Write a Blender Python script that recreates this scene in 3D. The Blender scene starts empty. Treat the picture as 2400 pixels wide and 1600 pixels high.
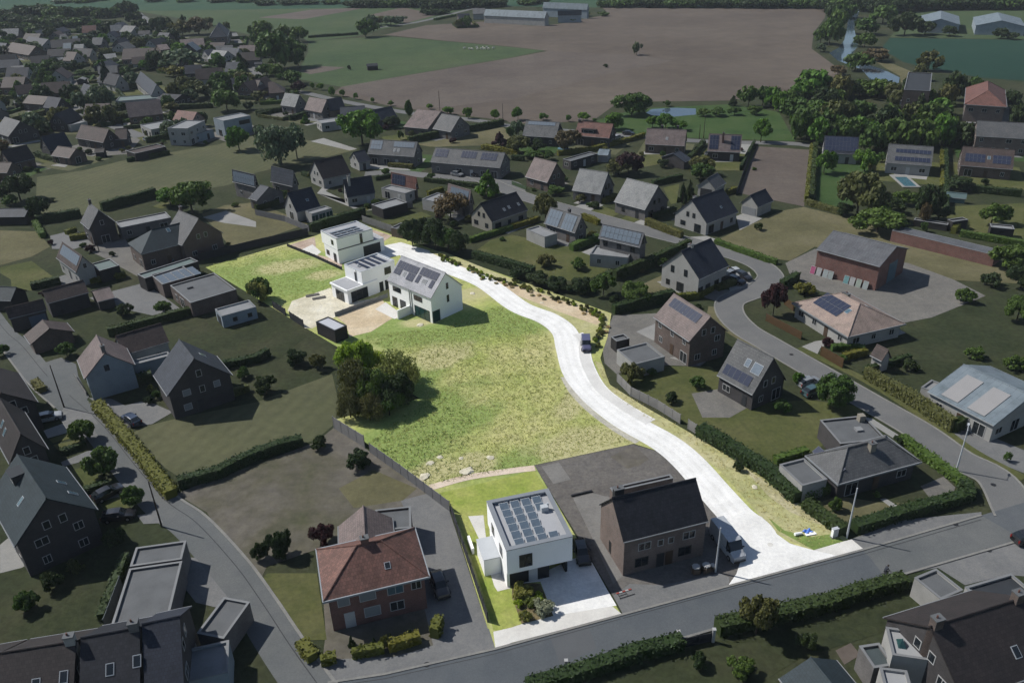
import bpy, bmesh, math, random
from mathutils import Vector, Matrix
random.seed(7)
SC = bpy.context.scene
COL = SC.collection
rad = math.radians
# ---------------------------------------------------------------- camera, sky, sun, exposure
CAM_H = 72.0
cd = bpy.data.cameras.new('camera'); cam = bpy.data.objects.new('camera', cd); COL.objects.link(cam)
cd.sensor_width = 36.0; cd.lens = 28.5; cd.clip_end = 6000; cd.clip_start = 0.5
pitch, roll = rad(28.1), rad(-1.8)
fw = Vector((0, math.cos(pitch), -math.sin(pitch))); up = Vector((0, math.sin(pitch), math.cos(pitch))); rt = Vector((1, 0, 0))
cx_ = rt*math.cos(roll) + up*math.sin(roll); cy_ = -rt*math.sin(roll) + up*math.cos(roll)
mm = Matrix((cx_, cy_, -fw)).transposed().to_4x4(); mm.translation = (0, 0, CAM_H)
cam.matrix_world = mm
SC.camera = cam
SUN_EL, SUN_AZ = rad(47), rad(158)          # azimuth from +x, anticlockwise: the sun stands to the left, a little beyond
w = bpy.data.worlds.new('World'); SC.world = w; w.use_nodes = True
nt = w.node_tree; bg = nt.nodes['Background']
sky = nt.nodes.new('ShaderNodeTexSky'); sky.sky_type = 'NISHITA'; sky.sun_disc = False
sky.sun_elevation = SUN_EL; sky.sun_rotation = rad(90) - SUN_AZ
sky.air_density = 1.0; sky.dust_density = 0.6
nt.links.new(sky.outputs[0], bg.inputs[0]); bg.inputs[1].default_value = 0.09
sl = bpy.data.lights.new('sun', 'SUN'); sl.energy = 5.0; sl.angle = rad(0.53); sl.color = (1, 0.97, 0.915)
so = bpy.data.objects.new('sun', sl); COL.objects.link(so)
sd = Vector((math.cos(SUN_AZ)*math.cos(SUN_EL), math.sin(SUN_AZ)*math.cos(SUN_EL), math.sin(SUN_EL)))
so.rotation_euler = sd.to_track_quat('Z', 'Y').to_euler(); so.location = (-60, 120, 200)
vs = SC.view_settings; vs.view_transform = 'Standard'; vs.look = 'None'; vs.exposure = -0.02; vs.gamma = 1.0; vs.use_curve_mapping = False
SC.cycles.max_bounces = 5; SC.cycles.diffuse_bounces = 2; SC.cycles.glossy_bounces = 2; SC.cycles.transmission_bounces = 2
SC.cycles.use_adaptive_sampling = True; SC.cycles.adaptive_threshold = 0.03
SC.cycles.use_denoising = True

# ---------------------------------------------------------------- materials
MATS = {}
def _new(name):
    m = bpy.data.materials.new(name); m.use_nodes = True
    t = m.node_tree; return m, t, t.nodes['Principled BSDF']
def _n(t, typ, **kw):
    n = t.nodes.new(typ)
    for k, v in kw.items():
        if isinstance(k, str) and hasattr(n, k): setattr(n, k, v)
    return n
def _ramp(t, fac, stops):
    r = t.nodes.new('ShaderNodeValToRGB'); e = r.color_ramp.elements
    while len(e) < len(stops): e.new(0.5)
    for i, (p, c) in enumerate(stops):
        e[i].position = p; e[i].color = (*c, 1)
    t.links.new(fac, r.inputs[0]); return r.outputs[0]
def _noise(t, vec, scale, detail=4, rough=0.6):
    n = t.nodes.new('ShaderNodeTexNoise'); n.inputs['Scale'].default_value = scale
    n.inputs['Detail'].default_value = detail; n.inputs['Roughness'].default_value = rough
    t.links.new(vec, n.inputs['Vector']); return n.outputs[0]
def _mul(t, a, b, fac=1.0, typ='MULTIPLY'):
    x = t.nodes.new('ShaderNodeMix'); x.data_type = 'RGBA'; x.blend_type = typ; x.inputs[0].default_value = fac
    t.links.new(a, x.inputs[6]); t.links.new(b, x.inputs[7]); return x.outputs[2]
def _bump(t, p, h, strength, dist):
    b = t.nodes.new('ShaderNodeBump'); b.inputs['Strength'].default_value = strength; b.inputs['Distance'].default_value = dist
    t.links.new(h, b.inputs['Height']); t.links.new(b.outputs[0], p.inputs['Normal'])
def sc(c, k): return tuple(max(0, min(1, v*k)) for v in c)
def plain(name, c, rough=0.75, var=0.25, scale=1.2, spec=0.3, metal=0.0, fine=9.0, bump=0.0):
    """painted, rendered or poured surface with slow stains and a fine grain"""
    if name in MATS: return MATS[name]
    m, t, p = _new(name); co = t.nodes.new('ShaderNodeTexCoord').outputs['Object']
    a = _noise(t, co, scale*0.35, 5); b = _noise(t, co, fine, 3)
    col = _ramp(t, a, [(0.28, sc(c, 1-var)), (0.5, c), (0.75, sc(c, 1+var*0.6))])
    g = _ramp(t, b, [(0.3, (1-var*0.5,)*3), (0.7, (1, 1, 1))])
    t.links.new(_mul(t, col, g), p.inputs['Base Color'])
    p.inputs['Roughness'].default_value = rough; p.inputs['Specular IOR Level'].default_value = spec; p.inputs['Metallic'].default_value = metal
    if bump: _bump(t, p, b, bump, 0.02)
    MATS[name] = m; return m
def tiles(name, c, c2=None, tw=0.33, th=0.36, rough=0.7, spec=0.3):
    """roof tiles in courses: colour changes tile by tile and each course throws a thin line"""
    if name in MATS: return MATS[name]
    c2 = c2 or sc(c, 0.72)
    m, t, p = _new(name); co = t.nodes.new('ShaderNodeTexCoord').outputs['Object']
    mp = t.nodes.new('ShaderNodeMapping'); mp.inputs['Scale'].default_value = (1, 1.25, 0); t.links.new(co, mp.inputs[0])
    b = t.nodes.new('ShaderNodeTexBrick'); t.links.new(mp.outputs[0], b.inputs['Vector'])
    b.inputs['Color1'].default_value = (*c, 1); b.inputs['Color2'].default_value = (*c2, 1); b.inputs['Mortar'].default_value = (*sc(c, 0.4), 1)
    b.inputs['Scale'].default_value = 1.0; b.inputs['Mortar Size'].default_value = 0.018; b.inputs['Brick Width'].default_value = tw; b.inputs['Row Height'].default_value = th
    b.inputs['Mortar Smooth'].default_value = 0.4
    a = _noise(t, co, 0.45, 6, 0.65); g = _ramp(t, a, [(0.3, (0.62, 0.64, 0.62)), (0.5, (0.95, 0.95, 0.95)), (0.72, (1.15, 1.12, 1.08))])
    t.links.new(_mul(t, b.outputs[0], g), p.inputs['Base Color'])
    p.inputs['Roughness'].default_value = rough; p.inputs['Specular IOR Level'].default_value = spec
    _bump(t, p, b.outputs['Fac'], -0.5, 0.03)
    MATS[name] = m; return m
def bricks(name, c, mort=(0.2, 0.19, 0.18)):
    if name in MATS: return MATS[name]
    m, t, p = _new(name); co = t.nodes.new('ShaderNodeTexCoord').outputs['Object']
    sx = t.nodes.new('ShaderNodeSeparateXYZ'); t.links.new(co, sx.inputs[0])
    ad = t.nodes.new('ShaderNodeMath'); t.links.new(sx.outputs[0], ad.inputs[0]); t.links.new(sx.outputs[1], ad.inputs[1])
    cb = t.nodes.new('ShaderNodeCombineXYZ'); t.links.new(ad.outputs[0], cb.inputs[0]); t.links.new(sx.outputs[2], cb.inputs[1])
    b = t.nodes.new('ShaderNodeTexBrick'); t.links.new(cb.outputs[0], b.inputs['Vector'])
    b.inputs['Color1'].default_value = (*c, 1); b.inputs['Color2'].default_value = (*sc(c, 0.7), 1); b.inputs['Mortar'].default_value = (*mort, 1)
    b.inputs['Scale'].default_value = 1; b.inputs['Brick Width'].default_value = 0.22; b.inputs['Row Height'].default_value = 0.075; b.inputs['Mortar Size'].default_value = 0.006
    g = _ramp(t, _noise(t, co, 0.5, 5), [(0.3, (0.7,)*3), (0.65, (1.05,)*3)])
    t.links.new(_mul(t, b.outputs[0], g), p.inputs['Base Color']); p.inputs['Roughness'].default_value = 0.9
    MATS[name] = m; return m
def ground(name, cols, scale=0.05, fine=2.0, bump=0.4, stripe=None, rough=0.95, contrast=0.35):
    """soil, lawn or field: broad patches, small mottling, optional drilling lines (direction, spacing)"""
    if name in MATS: return MATS[name]
    m, t, p = _new(name); co = t.nodes.new('ShaderNodeTexCoord').outputs['Object']
    a = _noise(t, co, scale, 8, 0.62); n = len(cols)
    col = _ramp(t, a, [(0.32 + 0.36*i/max(1, n-1), c) for i, c in enumerate(cols)])
    b = _noise(t, co, fine, 6, 0.7)
    col = _mul(t, col, _ramp(t, b, [(0.3, (1-contrast,)*3), (0.5, (0.95,)*3), (0.72, (1+contrast*0.6,)*3)]))
    c = _noise(t, co, scale*7, 5, 0.6)
    col = _mul(t, col, _ramp(t, c, [(0.3, (1-contrast*0.6,)*3), (0.65, (1+contrast*0.25, 1+contrast*0.2, 1.0))]))
    if stripe:
        ang, sp, k = stripe
        mp = t.nodes.new('ShaderNodeMapping'); mp.inputs['Rotation'].default_value = (0, 0, ang); t.links.new(co, mp.inputs[0])
        wv = t.nodes.new('ShaderNodeTexWave'); wv.inputs['Scale'].default_value = 0.314/sp*1.0; wv.inputs['Distortion'].default_value = 0.6; wv.inputs['Detail'].default_value = 2
        t.links.new(mp.outputs[0], wv.inputs['Vector'])
        col = _mul(t, col, _ramp(t, wv.outputs['Fac'], [(0.0, (1-k,)*3), (1.0, (1+k,)*3)]))
    t.links.new(col, p.inputs['Base Color']); p.inputs['Roughness'].default_value = rough; p.inputs['Specular IOR Level'].default_value = 0.1
    if bump: _bump(t, p, b, bump, 0.15)
    MATS[name] = m; return m
def leaf(name, c, c2=None, trans=0.25):
    """leaf colour differs from leaf to leaf and a little from tree to tree"""
    if name in MATS: return MATS[name]
    c2 = c2 or sc(c, 0.6)
    m, t, p = _new(name); g = t.nodes.new('ShaderNodeNewGeometry'); oi = t.nodes.new('ShaderNodeObjectInfo')
    col = _ramp(t, g.outputs['Random Per Island'], [(0.0, c2), (0.55, c), (1.0, sc(c, 1.35))])
    tint = _ramp(t, oi.outputs['Random'], [(0.0, (0.78, 0.86, 0.8)), (0.5, (1, 1, 1)), (1.0, (1.2, 1.08, 0.95))])
    col = _mul(t, col, tint)
    t.links.new(col, p.inputs['Base Color']); p.inputs['Roughness'].default_value = 0.62; p.inputs['Specular IOR Level'].default_value = 0.2
    tr = t.nodes.new('ShaderNodeBsdfTranslucent'); t.links.new(col, tr.inputs[0])
    mx = t.nodes.new('ShaderNodeMixShader'); mx.inputs[0].default_value = trans
    t.links.new(p.outputs[0], mx.inputs[1]); t.links.new(tr.outputs[0], mx.inputs[2]); t.links.new(mx.outputs[0], t.nodes['Material Output'].inputs[0])
    MATS[name] = m; return m
def gloss(name, c, rough=0.12, spec=0.6, metal=0.0, coat=0.0):
    if name in MATS: return MATS[name]
    m, t, p = _new(name); co = t.nodes.new('ShaderNodeTexCoord').outputs['Object']
    t.links.new(_ramp(t, _noise(t, co, 3.0, 3), [(0.3, sc(c, 0.85)), (0.7, sc(c, 1.1))]), p.inputs['Base Color'])
    p.inputs['Roughness'].default_value = rough; p.inputs['Specular IOR Level'].default_value = spec; p.inputs['Metallic'].default_value = metal
    p.inputs['Coat Weight'].default_value = coat
    MATS[name] = m; return m
# walls
M_white = plain('fresh_white_render', (0.90, 0.90, 0.89), 0.8, 0.03, fine=6)
M_cream = plain('cream_render', (0.25, 0.235, 0.20), 0.9, 0.14)
M_pale = plain('dimmed_white_wall', (0.30, 0.295, 0.28), 0.9, 0.16)  # white walls outside the plot, their dimness put into the colour
M_bluewhite = plain('shade_blue_white_wall', (0.23, 0.27, 0.30), 0.9, 0.18)  # white walls with the blue of their shade put into the colour
M_greybrick = bricks('grey_brick', (0.15, 0.14, 0.135), (0.15, 0.15, 0.15))
M_brown = bricks('brown_brick', (0.115, 0.08, 0.066), (0.13, 0.12, 0.11))
M_dark = bricks('dark_brick', (0.05, 0.044, 0.045), (0.06, 0.06, 0.06))
M_red = bricks('red_brick', (0.19, 0.085, 0.068), (0.16, 0.13, 0.12))
M_newbrick = bricks('new_mixed_brick', (0.19, 0.14, 0.12), (0.16, 0.15, 0.14))
M_sandwall = plain('sand_wall', (0.22, 0.20, 0.165), 0.9, 0.15)
M_timber = plain('dark_stained_timber', (0.028, 0.026, 0.026), 0.8, 0.3, fine=14)
M_plinth = plain('anthracite_plinth', (0.022, 0.023, 0.027), 0.7, 0.15)
# roofs
R_slate = tiles('slate_roof', (0.042, 0.050, 0.066), (0.030, 0.036, 0.048), 0.4, 0.3)
R_black = tiles('black_tile_roof', (0.020, 0.022, 0.030), (0.013, 0.014, 0.019))
R_navy = tiles('blue_black_tile_roof', (0.026, 0.031, 0.046), (0.018, 0.022, 0.034))
R_pale = tiles('pale_grey_tile_roof', (0.195, 0.20, 0.20), (0.165, 0.17, 0.172))
R_grey = tiles('grey_tile_roof', (0.105, 0.107, 0.11), (0.08, 0.082, 0.086))
R_brown = tiles('brown_tile_roof', (0.075, 0.055, 0.05), (0.05, 0.037, 0.034))
R_dkbrown = tiles('dark_brown_tile_roof', (0.036, 0.029, 0.029), (0.024, 0.02, 0.02))
R_pink = tiles('faded_pink_tile_roof', (0.17, 0.135, 0.128), (0.135, 0.105, 0.10))
R_red = tiles('red_tile_roof', (0.165, 0.078, 0.062), (0.105, 0.05, 0.042))
R_tilered = tiles('red_brown_pantile_roof', (0.165, 0.084, 0.067), (0.105, 0.054, 0.044), 0.34, 0.42)
R_peach = tiles('peach_tile_roof', (0.29, 0.225, 0.19), (0.25, 0.19, 0.165))
R_teal = tiles('greenish_slate_roof', (0.026, 0.040, 0.048), (0.02, 0.031, 0.038))
R_bluepale = tiles('pale_blue_sheet_roof', (0.15, 0.185, 0.21), (0.135, 0.165, 0.19), 1.1, 9)
R_corr = tiles('corrugated_grey_roof', (0.10, 0.105, 0.115), (0.088, 0.09, 0.1), 0.6, 2.2)
R_newgrey = tiles('light_grey_slate_roof', (0.36, 0.36, 0.385), (0.32, 0.32, 0.34), 0.5, 0.35)
F_grey = plain('grey_roof_membrane', (0.105, 0.11, 0.115), 0.85, 0.2)
F_pale = plain('pale_roof_membrane', (0.21, 0.215, 0.22), 0.85, 0.18)
F_dark = plain('dark_roof_membrane', (0.03, 0.034, 0.04), 0.85, 0.2)
F_green = plain('greenish_roof_sheet', (0.12, 0.155, 0.15), 0.8, 0.18)
F_new = plain('new_grey_roof_membrane', (0.33, 0.335, 0.35), 0.85, 0.1)
F_coping = plain('aluminium_coping', (0.42, 0.44, 0.46), 0.5, 0.08)
F_dim = plain('dimmed_coping', (0.17, 0.175, 0.18), 0.6, 0.12)  # coping outside the plot, dimmed in the colour
F_dkcoping = plain('dark_coping', (0.07, 0.08, 0.09), 0.5, 0.1)
# windows and trims
G_glass = gloss('window_glass', (0.016, 0.02, 0.024), 0.06, 0.5)
G_blue = gloss('sky_blue_glass', (0.07, 0.12, 0.15), 0.1, 0.6)
G_teal = gloss('teal_glass', (0.02, 0.055, 0.055), 0.07, 0.6)
T_white = plain('white_window_frame', (0.34, 0.34, 0.335), 0.5, 0.05)
T_dark = plain('dark_window_frame', (0.02, 0.02, 0.022), 0.5, 0.1)
T_gutter = plain('zinc_gutter', (0.2, 0.21, 0.22), 0.5, 0.1)
T_blind = plain('grey_roller_blind', (0.2, 0.21, 0.22), 0.7, 0.1)
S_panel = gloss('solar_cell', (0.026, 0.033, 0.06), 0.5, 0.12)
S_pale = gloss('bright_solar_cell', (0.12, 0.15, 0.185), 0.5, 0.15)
S_frame = plain('aluminium_frame', (0.30, 0.32, 0.34), 0.4, 0.05)
# foliage
L_mid = leaf('mid_green_leaves', (0.068, 0.118, 0.026))
L_dark = leaf('dark_green_leaves', (0.036, 0.058, 0.020))
L_bright = leaf('bright_green_leaves', (0.085, 0.170, 0.024))
L_olive = leaf('olive_leaves', (0.098, 0.105, 0.036))
L_pale = leaf('grey_green_leaves', (0.085, 0.122, 0.066))
L_purple = leaf('purple_leaves', (0.048, 0.022, 0.026))
L_yellow = leaf('yellow_green_leaves', (0.115, 0.122, 0.024))
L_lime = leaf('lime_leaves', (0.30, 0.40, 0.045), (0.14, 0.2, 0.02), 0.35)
L_lot = leaf('brightened_olive_leaves', (0.22, 0.24, 0.07), (0.12, 0.14, 0.035), 0.35)  # olive leaves in the plot, brightness put into the colour
L_conifer = leaf('conifer_needles', (0.026, 0.045, 0.026), None, 0.1)
L_brown = leaf('bronze_leaves', (0.11, 0.088, 0.045))
B_bark = plain('bark', (0.06, 0.048, 0.036), 0.95, 0.35, fine=12)
B_pale = plain('pale_bark', (0.13, 0.115, 0.095), 0.95, 0.3, fine=12)

# ---------------------------------------------------------------- object helpers
AUTO = []          # things whose label is written from their surroundings
LAND = []          # landmarks that other labels may refer to
def tag(o, label=None, cat=None, group=None, kind=None):
    if label: o['label'] = label
    if cat: o['category'] = cat
    if group: o['group'] = group
    if kind: o['kind'] = kind
    return o
def link(o, parent=None):
    COL.objects.link(o)
    if parent is not None: o.parent = parent
    return o
def mesh(name, vs, fs, mats, idx=None, smooth=False):
    m = bpy.data.meshes.new(name); m.from_pydata(vs, [], fs)
    for x in (mats if isinstance(mats, (list, tuple)) else [mats]): m.materials.append(x)
    if idx: m.polygons.foreach_set('material_index', idx)
    if smooth: m.polygons.foreach_set('use_smooth', [True]*len(fs))
    m.update(); return m
def ob(name, me, parent=None, loc=(0, 0, 0), rot=(0, 0, 0), scale=(1, 1, 1)):
    o = bpy.data.objects.new(name, me); o.location = loc; o.rotation_euler = rot; o.scale = scale
    return link(o, parent)
def empty(name, loc, rz=0):
    o = bpy.data.objects.new(name, None); o.location = loc; o.rotation_euler = (0, 0, rz); o.empty_display_size = 0.5
    return link(o)
class MB:
    """collects boxes, bars and prisms for one part"""
    def __init__(s): s.v = []; s.f = []; s.i = []
    def box(s, x0, x1, y0, y1, z0, z1, mi=0):
        n = len(s.v); s.v += [(x0, y0, z0), (x1, y0, z0), (x1, y1, z0), (x0, y1, z0), (x0, y0, z1), (x1, y0, z1), (x1, y1, z1), (x0, y1, z1)]
        s.f += [(n, n+3, n+2, n+1), (n+4, n+5, n+6, n+7), (n, n+1, n+5, n+4), (n+1, n+2, n+6, n+5), (n+2, n+3, n+7, n+6), (n+3, n, n+4, n+7)]; s.i += [mi]*6; return s
    def poly(s, vs, fs, mi=0):
        n = len(s.v); s.v += vs; s.f += [tuple(n+k for k in f) for f in fs]; s.i += [mi]*len(fs); return s
    def tube(s, a, b, r0, r1=None, n=8, mi=0, cap=True):
        r1 = r0 if r1 is None else r1; a = Vector(a); b = Vector(b); d = (b-a).normalized()
        u = d.orthogonal().normalized(); v = d.cross(u); k = len(s.v)
        for c, r in ((a, r0), (b, r1)):
            for j in range(n):
                t = 2*math.pi*j/n; s.v.append(tuple(c + u*math.cos(t)*r + v*math.sin(t)*r))
        fs = [(k+j, k+(j+1) % n, k+n+(j+1) % n, k+n+j) for j in range(n)]
        if cap: fs += [tuple(k+j for j in reversed(range(n))), tuple(k+n+j for j in range(n))]
        s.f += fs; s.i += [mi]*len(fs); return s
    def mesh(s, name, mats): return mesh(name, s.v, s.f, mats, s.i)
    def build(s, name, mats, parent=None, **kw): return ob(name, s.mesh(name, mats), parent, **kw)
def V2(p): return Vector((p[0], p[1]))
_lev = {}
def sheet(name, pts, level, mat, kind='structure', **kw):
    """a flat piece of ground"""
    k = _lev.get(level, 0); _lev[level] = k+1; z = level + 0.00013*k
    vs = [(p[0], p[1], z) for p in pts]
    a = sum(vs[i-1][0]*vs[i][1]-vs[i][0]*vs[i-1][1] for i in range(len(vs)))
    if a < 0: vs.reverse()
    bm = bmesh.new(); f = bm.faces.new([bm.verts.new(v) for v in vs]); f.normal_update(); bmesh.ops.triangulate(bm, faces=[f], ngon_method='EAR_CLIP')
    me = bpy.data.meshes.new(name); bm.to_mesh(me); bm.free(); me.materials.append(mat)
    return tag(ob(name, me), kind=kind, **kw)
def smooth_path(pts, n=6):
    P = [V2(p) for p in pts]; P = [P[0]*2-P[1]] + P + [P[-1]*2-P[-2]]; out = []
    for i in range(1, len(P)-2):
        a, b, c, d = P[i-1:i+3]
        for k in range(n):
            t = k/n; out.append(0.5*((2*b) + (c-a)*t + (2*a-5*b+4*c-d)*t*t + (3*b-a-3*c+d)*t**3))
    out.append(P[-2]); return out
def offset(path, d):
    out = []
    for i, p in enumerate(path):
        t = (path[min(i+1, len(path)-1)] - path[max(i-1, 0)]).normalized(); out.append(p + Vector((-t.y, t.x))*d)
    return out
def ribbon(name, pts, width, level, mat, n=6, kind='structure', off=0.0):
    P = smooth_path(pts, n) if n else [V2(p) for p in pts]; A = offset(P, off+width/2); B = offset(P, off-width/2)
    k = _lev.get(level, 0); _lev[level] = k+1; z = level + 0.00013*k
    vs = [(p.x, p.y, z) for p in A] + [(p.x, p.y, z) for p in B]; m = len(A)
    return tag(ob(name, mesh(name, vs, [(i, m+i, m+i+1, i+1) for i in range(m-1)], mat)), kind=kind)
def kerb(name, pts, width, z0, h, mat, n=6, off=0.0, kind='structure'):
    """a raised strip: kerb stones along a road"""
    P = smooth_path(pts, n) if n else [V2(p) for p in pts]; A = offset(P, off+width/2); B = offset(P, off-width/2); m = len(P)
    vs = [(p.x, p.y, z) for z in (z0, z0+h) for q in (A, B) for p in q]; fs = []
    for i in range(m-1): fs += [(2*m+i, 3*m+i, 3*m+i+1, 2*m+i+1), (i, 2*m+i, 2*m+i+1, i+1), (m+i, m+i+1, 3*m+i+1, 3*m+i)]
    fs += [(0, m, 3*m, 2*m), (m-1, 3*m-1, 4*m-1, 2*m-1)]
    return tag(ob(name, mesh(name, vs, fs, mat)), kind=kind)
# ---------------------------------------------------------------- shared small meshes
S_dframe = plain('dark_panel_frame', (0.10, 0.11, 0.125), 0.5, 0.05)
_win = {}
def win_mesh(wd, ht, frame, glass, bars=1):
    k = (round(wd, 1), round(ht, 1), frame.name, glass.name, bars)
    if k not in _win:
        b = MB(); t = 0.09; d = -0.05
        b.box(-wd/2, wd/2, d, 0.02, 0, t); b.box(-wd/2, wd/2, d, 0.02, ht-t, ht)
        b.box(-wd/2, -wd/2+t, d, 0.02, t, ht-t); b.box(wd/2-t, wd/2, d, 0.02, t, ht-t)
        for i in range(1, bars+1):
            x = -wd/2 + wd*i/(bars+1); b.box(x-0.04, x+0.04, d, 0.02, t, ht-t)
        g = MB().box(-wd/2+t/2, wd/2-t/2, d+0.025, 0.015, t/2, ht-t/2)
        _win[k] = (b.mesh('window', frame), g.mesh('pane', glass))
    return _win[k]
_misc = {}
def shared(key, fn):
    if key not in _misc: _misc[key] = fn()
    return _misc[key]
def panel_mesh(w_, h_, mat): return shared(('sp', w_, h_, mat.name), lambda: MB().box(-w_/2, w_/2, -h_/2, h_/2, 0, 0.035, 1).box(-w_/2+0.03, w_/2-0.03, -h_/2+0.03, h_/2-0.03, 0.03, 0.041, 0).mesh('solar_panel', [mat, S_dframe]))
def skylight_mesh(w_, h_, glass): return shared(('sk', w_, h_, glass.name), lambda: MB().box(-w_/2, w_/2, -h_/2, h_/2, 0, 0.07, 1).box(-w_/2+0.08, w_/2-0.08, -h_/2+0.08, h_/2-0.08, 0.05, 0.085, 0).mesh('skylight', [glass, S_frame]))
def door_mesh(w_, h_, mat, ribs=0):
    def mk():
        b = MB().box(-w_/2, w_/2, -0.05, 0.02, 0, h_)
        for i in range(ribs):
            z = h_*(i+0.5)/ribs; b.box(-w_/2+0.04, w_/2-0.04, -0.07, -0.05, z-h_/ribs*0.42, z+h_/ribs*0.42)
        if not ribs: b.box(-w_/2+0.12, w_/2-0.12, -0.065, -0.05, 0.15, h_*0.45); b.box(-w_/2+0.12, w_/2-0.12, -0.065, -0.05, h_*0.52, h_-0.15)
        return b.mesh('door', mat)
    return shared(('dr', w_, h_, mat.name, ribs), mk)
D_dark = plain('dark_door_paint', (0.03, 0.032, 0.036), 0.5, 0.1)
D_white = plain('white_door_paint', (0.4, 0.4, 0.4), 0.5, 0.05)
D_brown = plain('brown_door', (0.07, 0.045, 0.03), 0.6, 0.2)

BLDS = []
class Bld:
    """a building in its own frame: x along the ridge or front, y across; L and W are half sizes of the walls"""
    def __init__(s, name, c, ang, L, W, he, label, cat, group=None):
        s.o = empty(name, (c.x, c.y, 0.0), ang); s.c = c; s.ang = ang; s.L = L; s.W = W; s.he = he; s.far = c.length > 330
        tag(s.o, label, cat, group)
        LAND.append((label, c)); BLDS.append(s); s.rng = random.Random(int(c.x*13+c.y*7))
    def facing(s, k):
        a = s.ang + rad(90*k) - rad(90); return Vector((math.cos(a), math.sin(a))).dot(-s.c) > 0
    def spot(s, k, u, z, out=0.0):
        d = (s.W if k in (0, 2) else s.L) + out; t = rad(90*k); p = Vector((u*math.cos(t) + d*math.sin(t), u*math.sin(t) - d*math.cos(t), z))
        return p, (0, 0, t)
    def win(s, k, u, z, w_=1.2, h_=1.2, frame=None, glass=None, bars=1, out=0.0):
        fm, gm = win_mesh(w_, h_, frame or s.frame, glass or G_glass, bars); p, r = s.spot(k, u, z, out)
        o = ob('window', fm, s.o, p, r); ob('pane', gm, o); return o
    def door(s, k, u, w_=1.0, h_=2.1, mat=None, ribs=0, z=0.0):
        p, r = s.spot(k, u, z); return ob('garage_door' if ribs else 'door', door_mesh(w_, h_, mat or D_dark, ribs), s.o, p, r)
    frame = T_white
    def autowin(s, gable_h=0, skip=()):
        r = s.rng
        for k in range(4):
            if k in skip or (s.far and not s.facing(k)): continue
            half = s.W if k in (1, 3) else s.L
            n = max(1, int(half*2/3.4)) if half > 1.6 else 0
            for fl in range(2 if s.he > 4.4 else 1):
                z0 = 0.9 + 2.75*fl
                if z0 + 1.2 > s.he - 0.1: continue
                for i in range(n):
                    u = -half + (i+0.5)*2*half/n + r.uniform(-0.25, 0.25)
                    if fl == 0 and k in (0, 2) and i == n//2: s.door(k, u, 1.0, 2.1, r.choice((D_dark, D_brown, D_white))); continue
                    if fl == 0 and r.random() < 0.3: s.win(k, u, 0.12, 2.0, min(2.1, s.he-0.4), bars=1); continue
                    if r.random() < 0.85: s.win(k, u, z0, r.choice((1.0, 1.2, 1.6)), 1.2)
            if k in (1, 3) and gable_h > 2.6:
                m = 2 if s.W > 3.4 else 1
                for i in range(m): s.win(k, (i-(m-1)/2)*1.9, s.he+0.25, 0.9, 1.25, bars=0)
    def on_slope(s, side, u, v, lift=0.0):
        """a spot on the roof: u along the ridge, v metres down the slope from it; side 0 faces -y, side 2 faces +y"""
        sg = -1 if side == 0 else 1; a = s.slope
        return Vector((u, sg*v*math.cos(a), s.hr - v*math.sin(a))) + Vector((0, sg*math.sin(a), math.cos(a)))*lift, (-sg*a, 0, 0)
    def solar(s, side, u0, v0, cols, rows, pw=1.0, ph=1.65, mat=None, gap=0.04, skip=()):
        m = panel_mesh(pw, ph, mat or S_panel)
        for i in range(cols):
            for j in range(rows):
                if (i, j) in skip: continue
                p, r = s.on_slope(side, u0 + (i+0.5)*(pw+gap), v0 + (j+0.5)*(ph+gap), 0.06); ob('solar_panel', m, s.o, p, r)
    def array(s, side, u0, u1, v0, v1, mat=None):
        pw = 1.0; self = s; n = max(1, round((u1-u0)/1.05)); q = max(1, round((v1-v0)/1.7))
        s.solar(side, u0, v0, n, q, (u1-u0)/n-0.04, (v1-v0)/q-0.04, mat)
    def skylight(s, side, u, v, w_=0.8, h_=1.2, glass=None):
        p, r = s.on_slope(side, u, v, 0.0); ob('skylight', skylight_mesh(w_, h_, glass or G_blue), s.o, p, r)
    def chimney(s, u, y, mat, w_=0.7, d_=0.6, up_=1.0):
        z1 = s.hr + up_; b = MB().box(u-w_/2, u+w_/2, y-d_/2, y+d_/2, s.he*0.7, z1); b.box(u-w_/2-0.07, u+w_/2+0.07, y-d_/2-0.07, y+d_/2+0.07, z1, z1+0.12, 1)
        b.tube((u-0.12, y, z1+0.12), (u-0.12, y, z1+0.42), 0.11, 0.09, 7, 2)
        return b.build('chimney', [mat, F_grey, R_tilered], s.o)
    def gutter(s, y, x0, x1, z): 
        return MB().tube((x0, y, z), (x1, y, z), 0.075, None, 6).build('gutter', T_gutter, s.o)
    def dormer(s, side, u, w_, v, wall, roof, h_=1.3, flat=True):
        """a box dormer standing out of the slope"""
        sg = -1 if side == 0 else 1; p, r = s.on_slope(side, u, v); z0 = p.z; yf = p.y; zt = z0 + h_; yb = sg*max(0.2, (s.hr-zt)/math.tan(s.slope)) if s.slope else 0
        a, b = sorted((yf, yb)); d = MB().box(u-w_/2, u+w_/2, a, b, z0-0.5, zt).build('dormer', wall, s.o)
        MB().box(u-w_/2-0.15, u+w_/2+0.15, a-0.15, b+0.15, zt, zt+0.16).build('dormer_roof', roof, d)
        fm, gm = win_mesh(w_*0.7, h_*0.75, T_white, G_glass, 1); q = ob('window', fm, d, (u, yf, z0+0.15), (0, 0, 0 if sg < 0 else math.pi)); ob('pane', gm, q)
        return d

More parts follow.
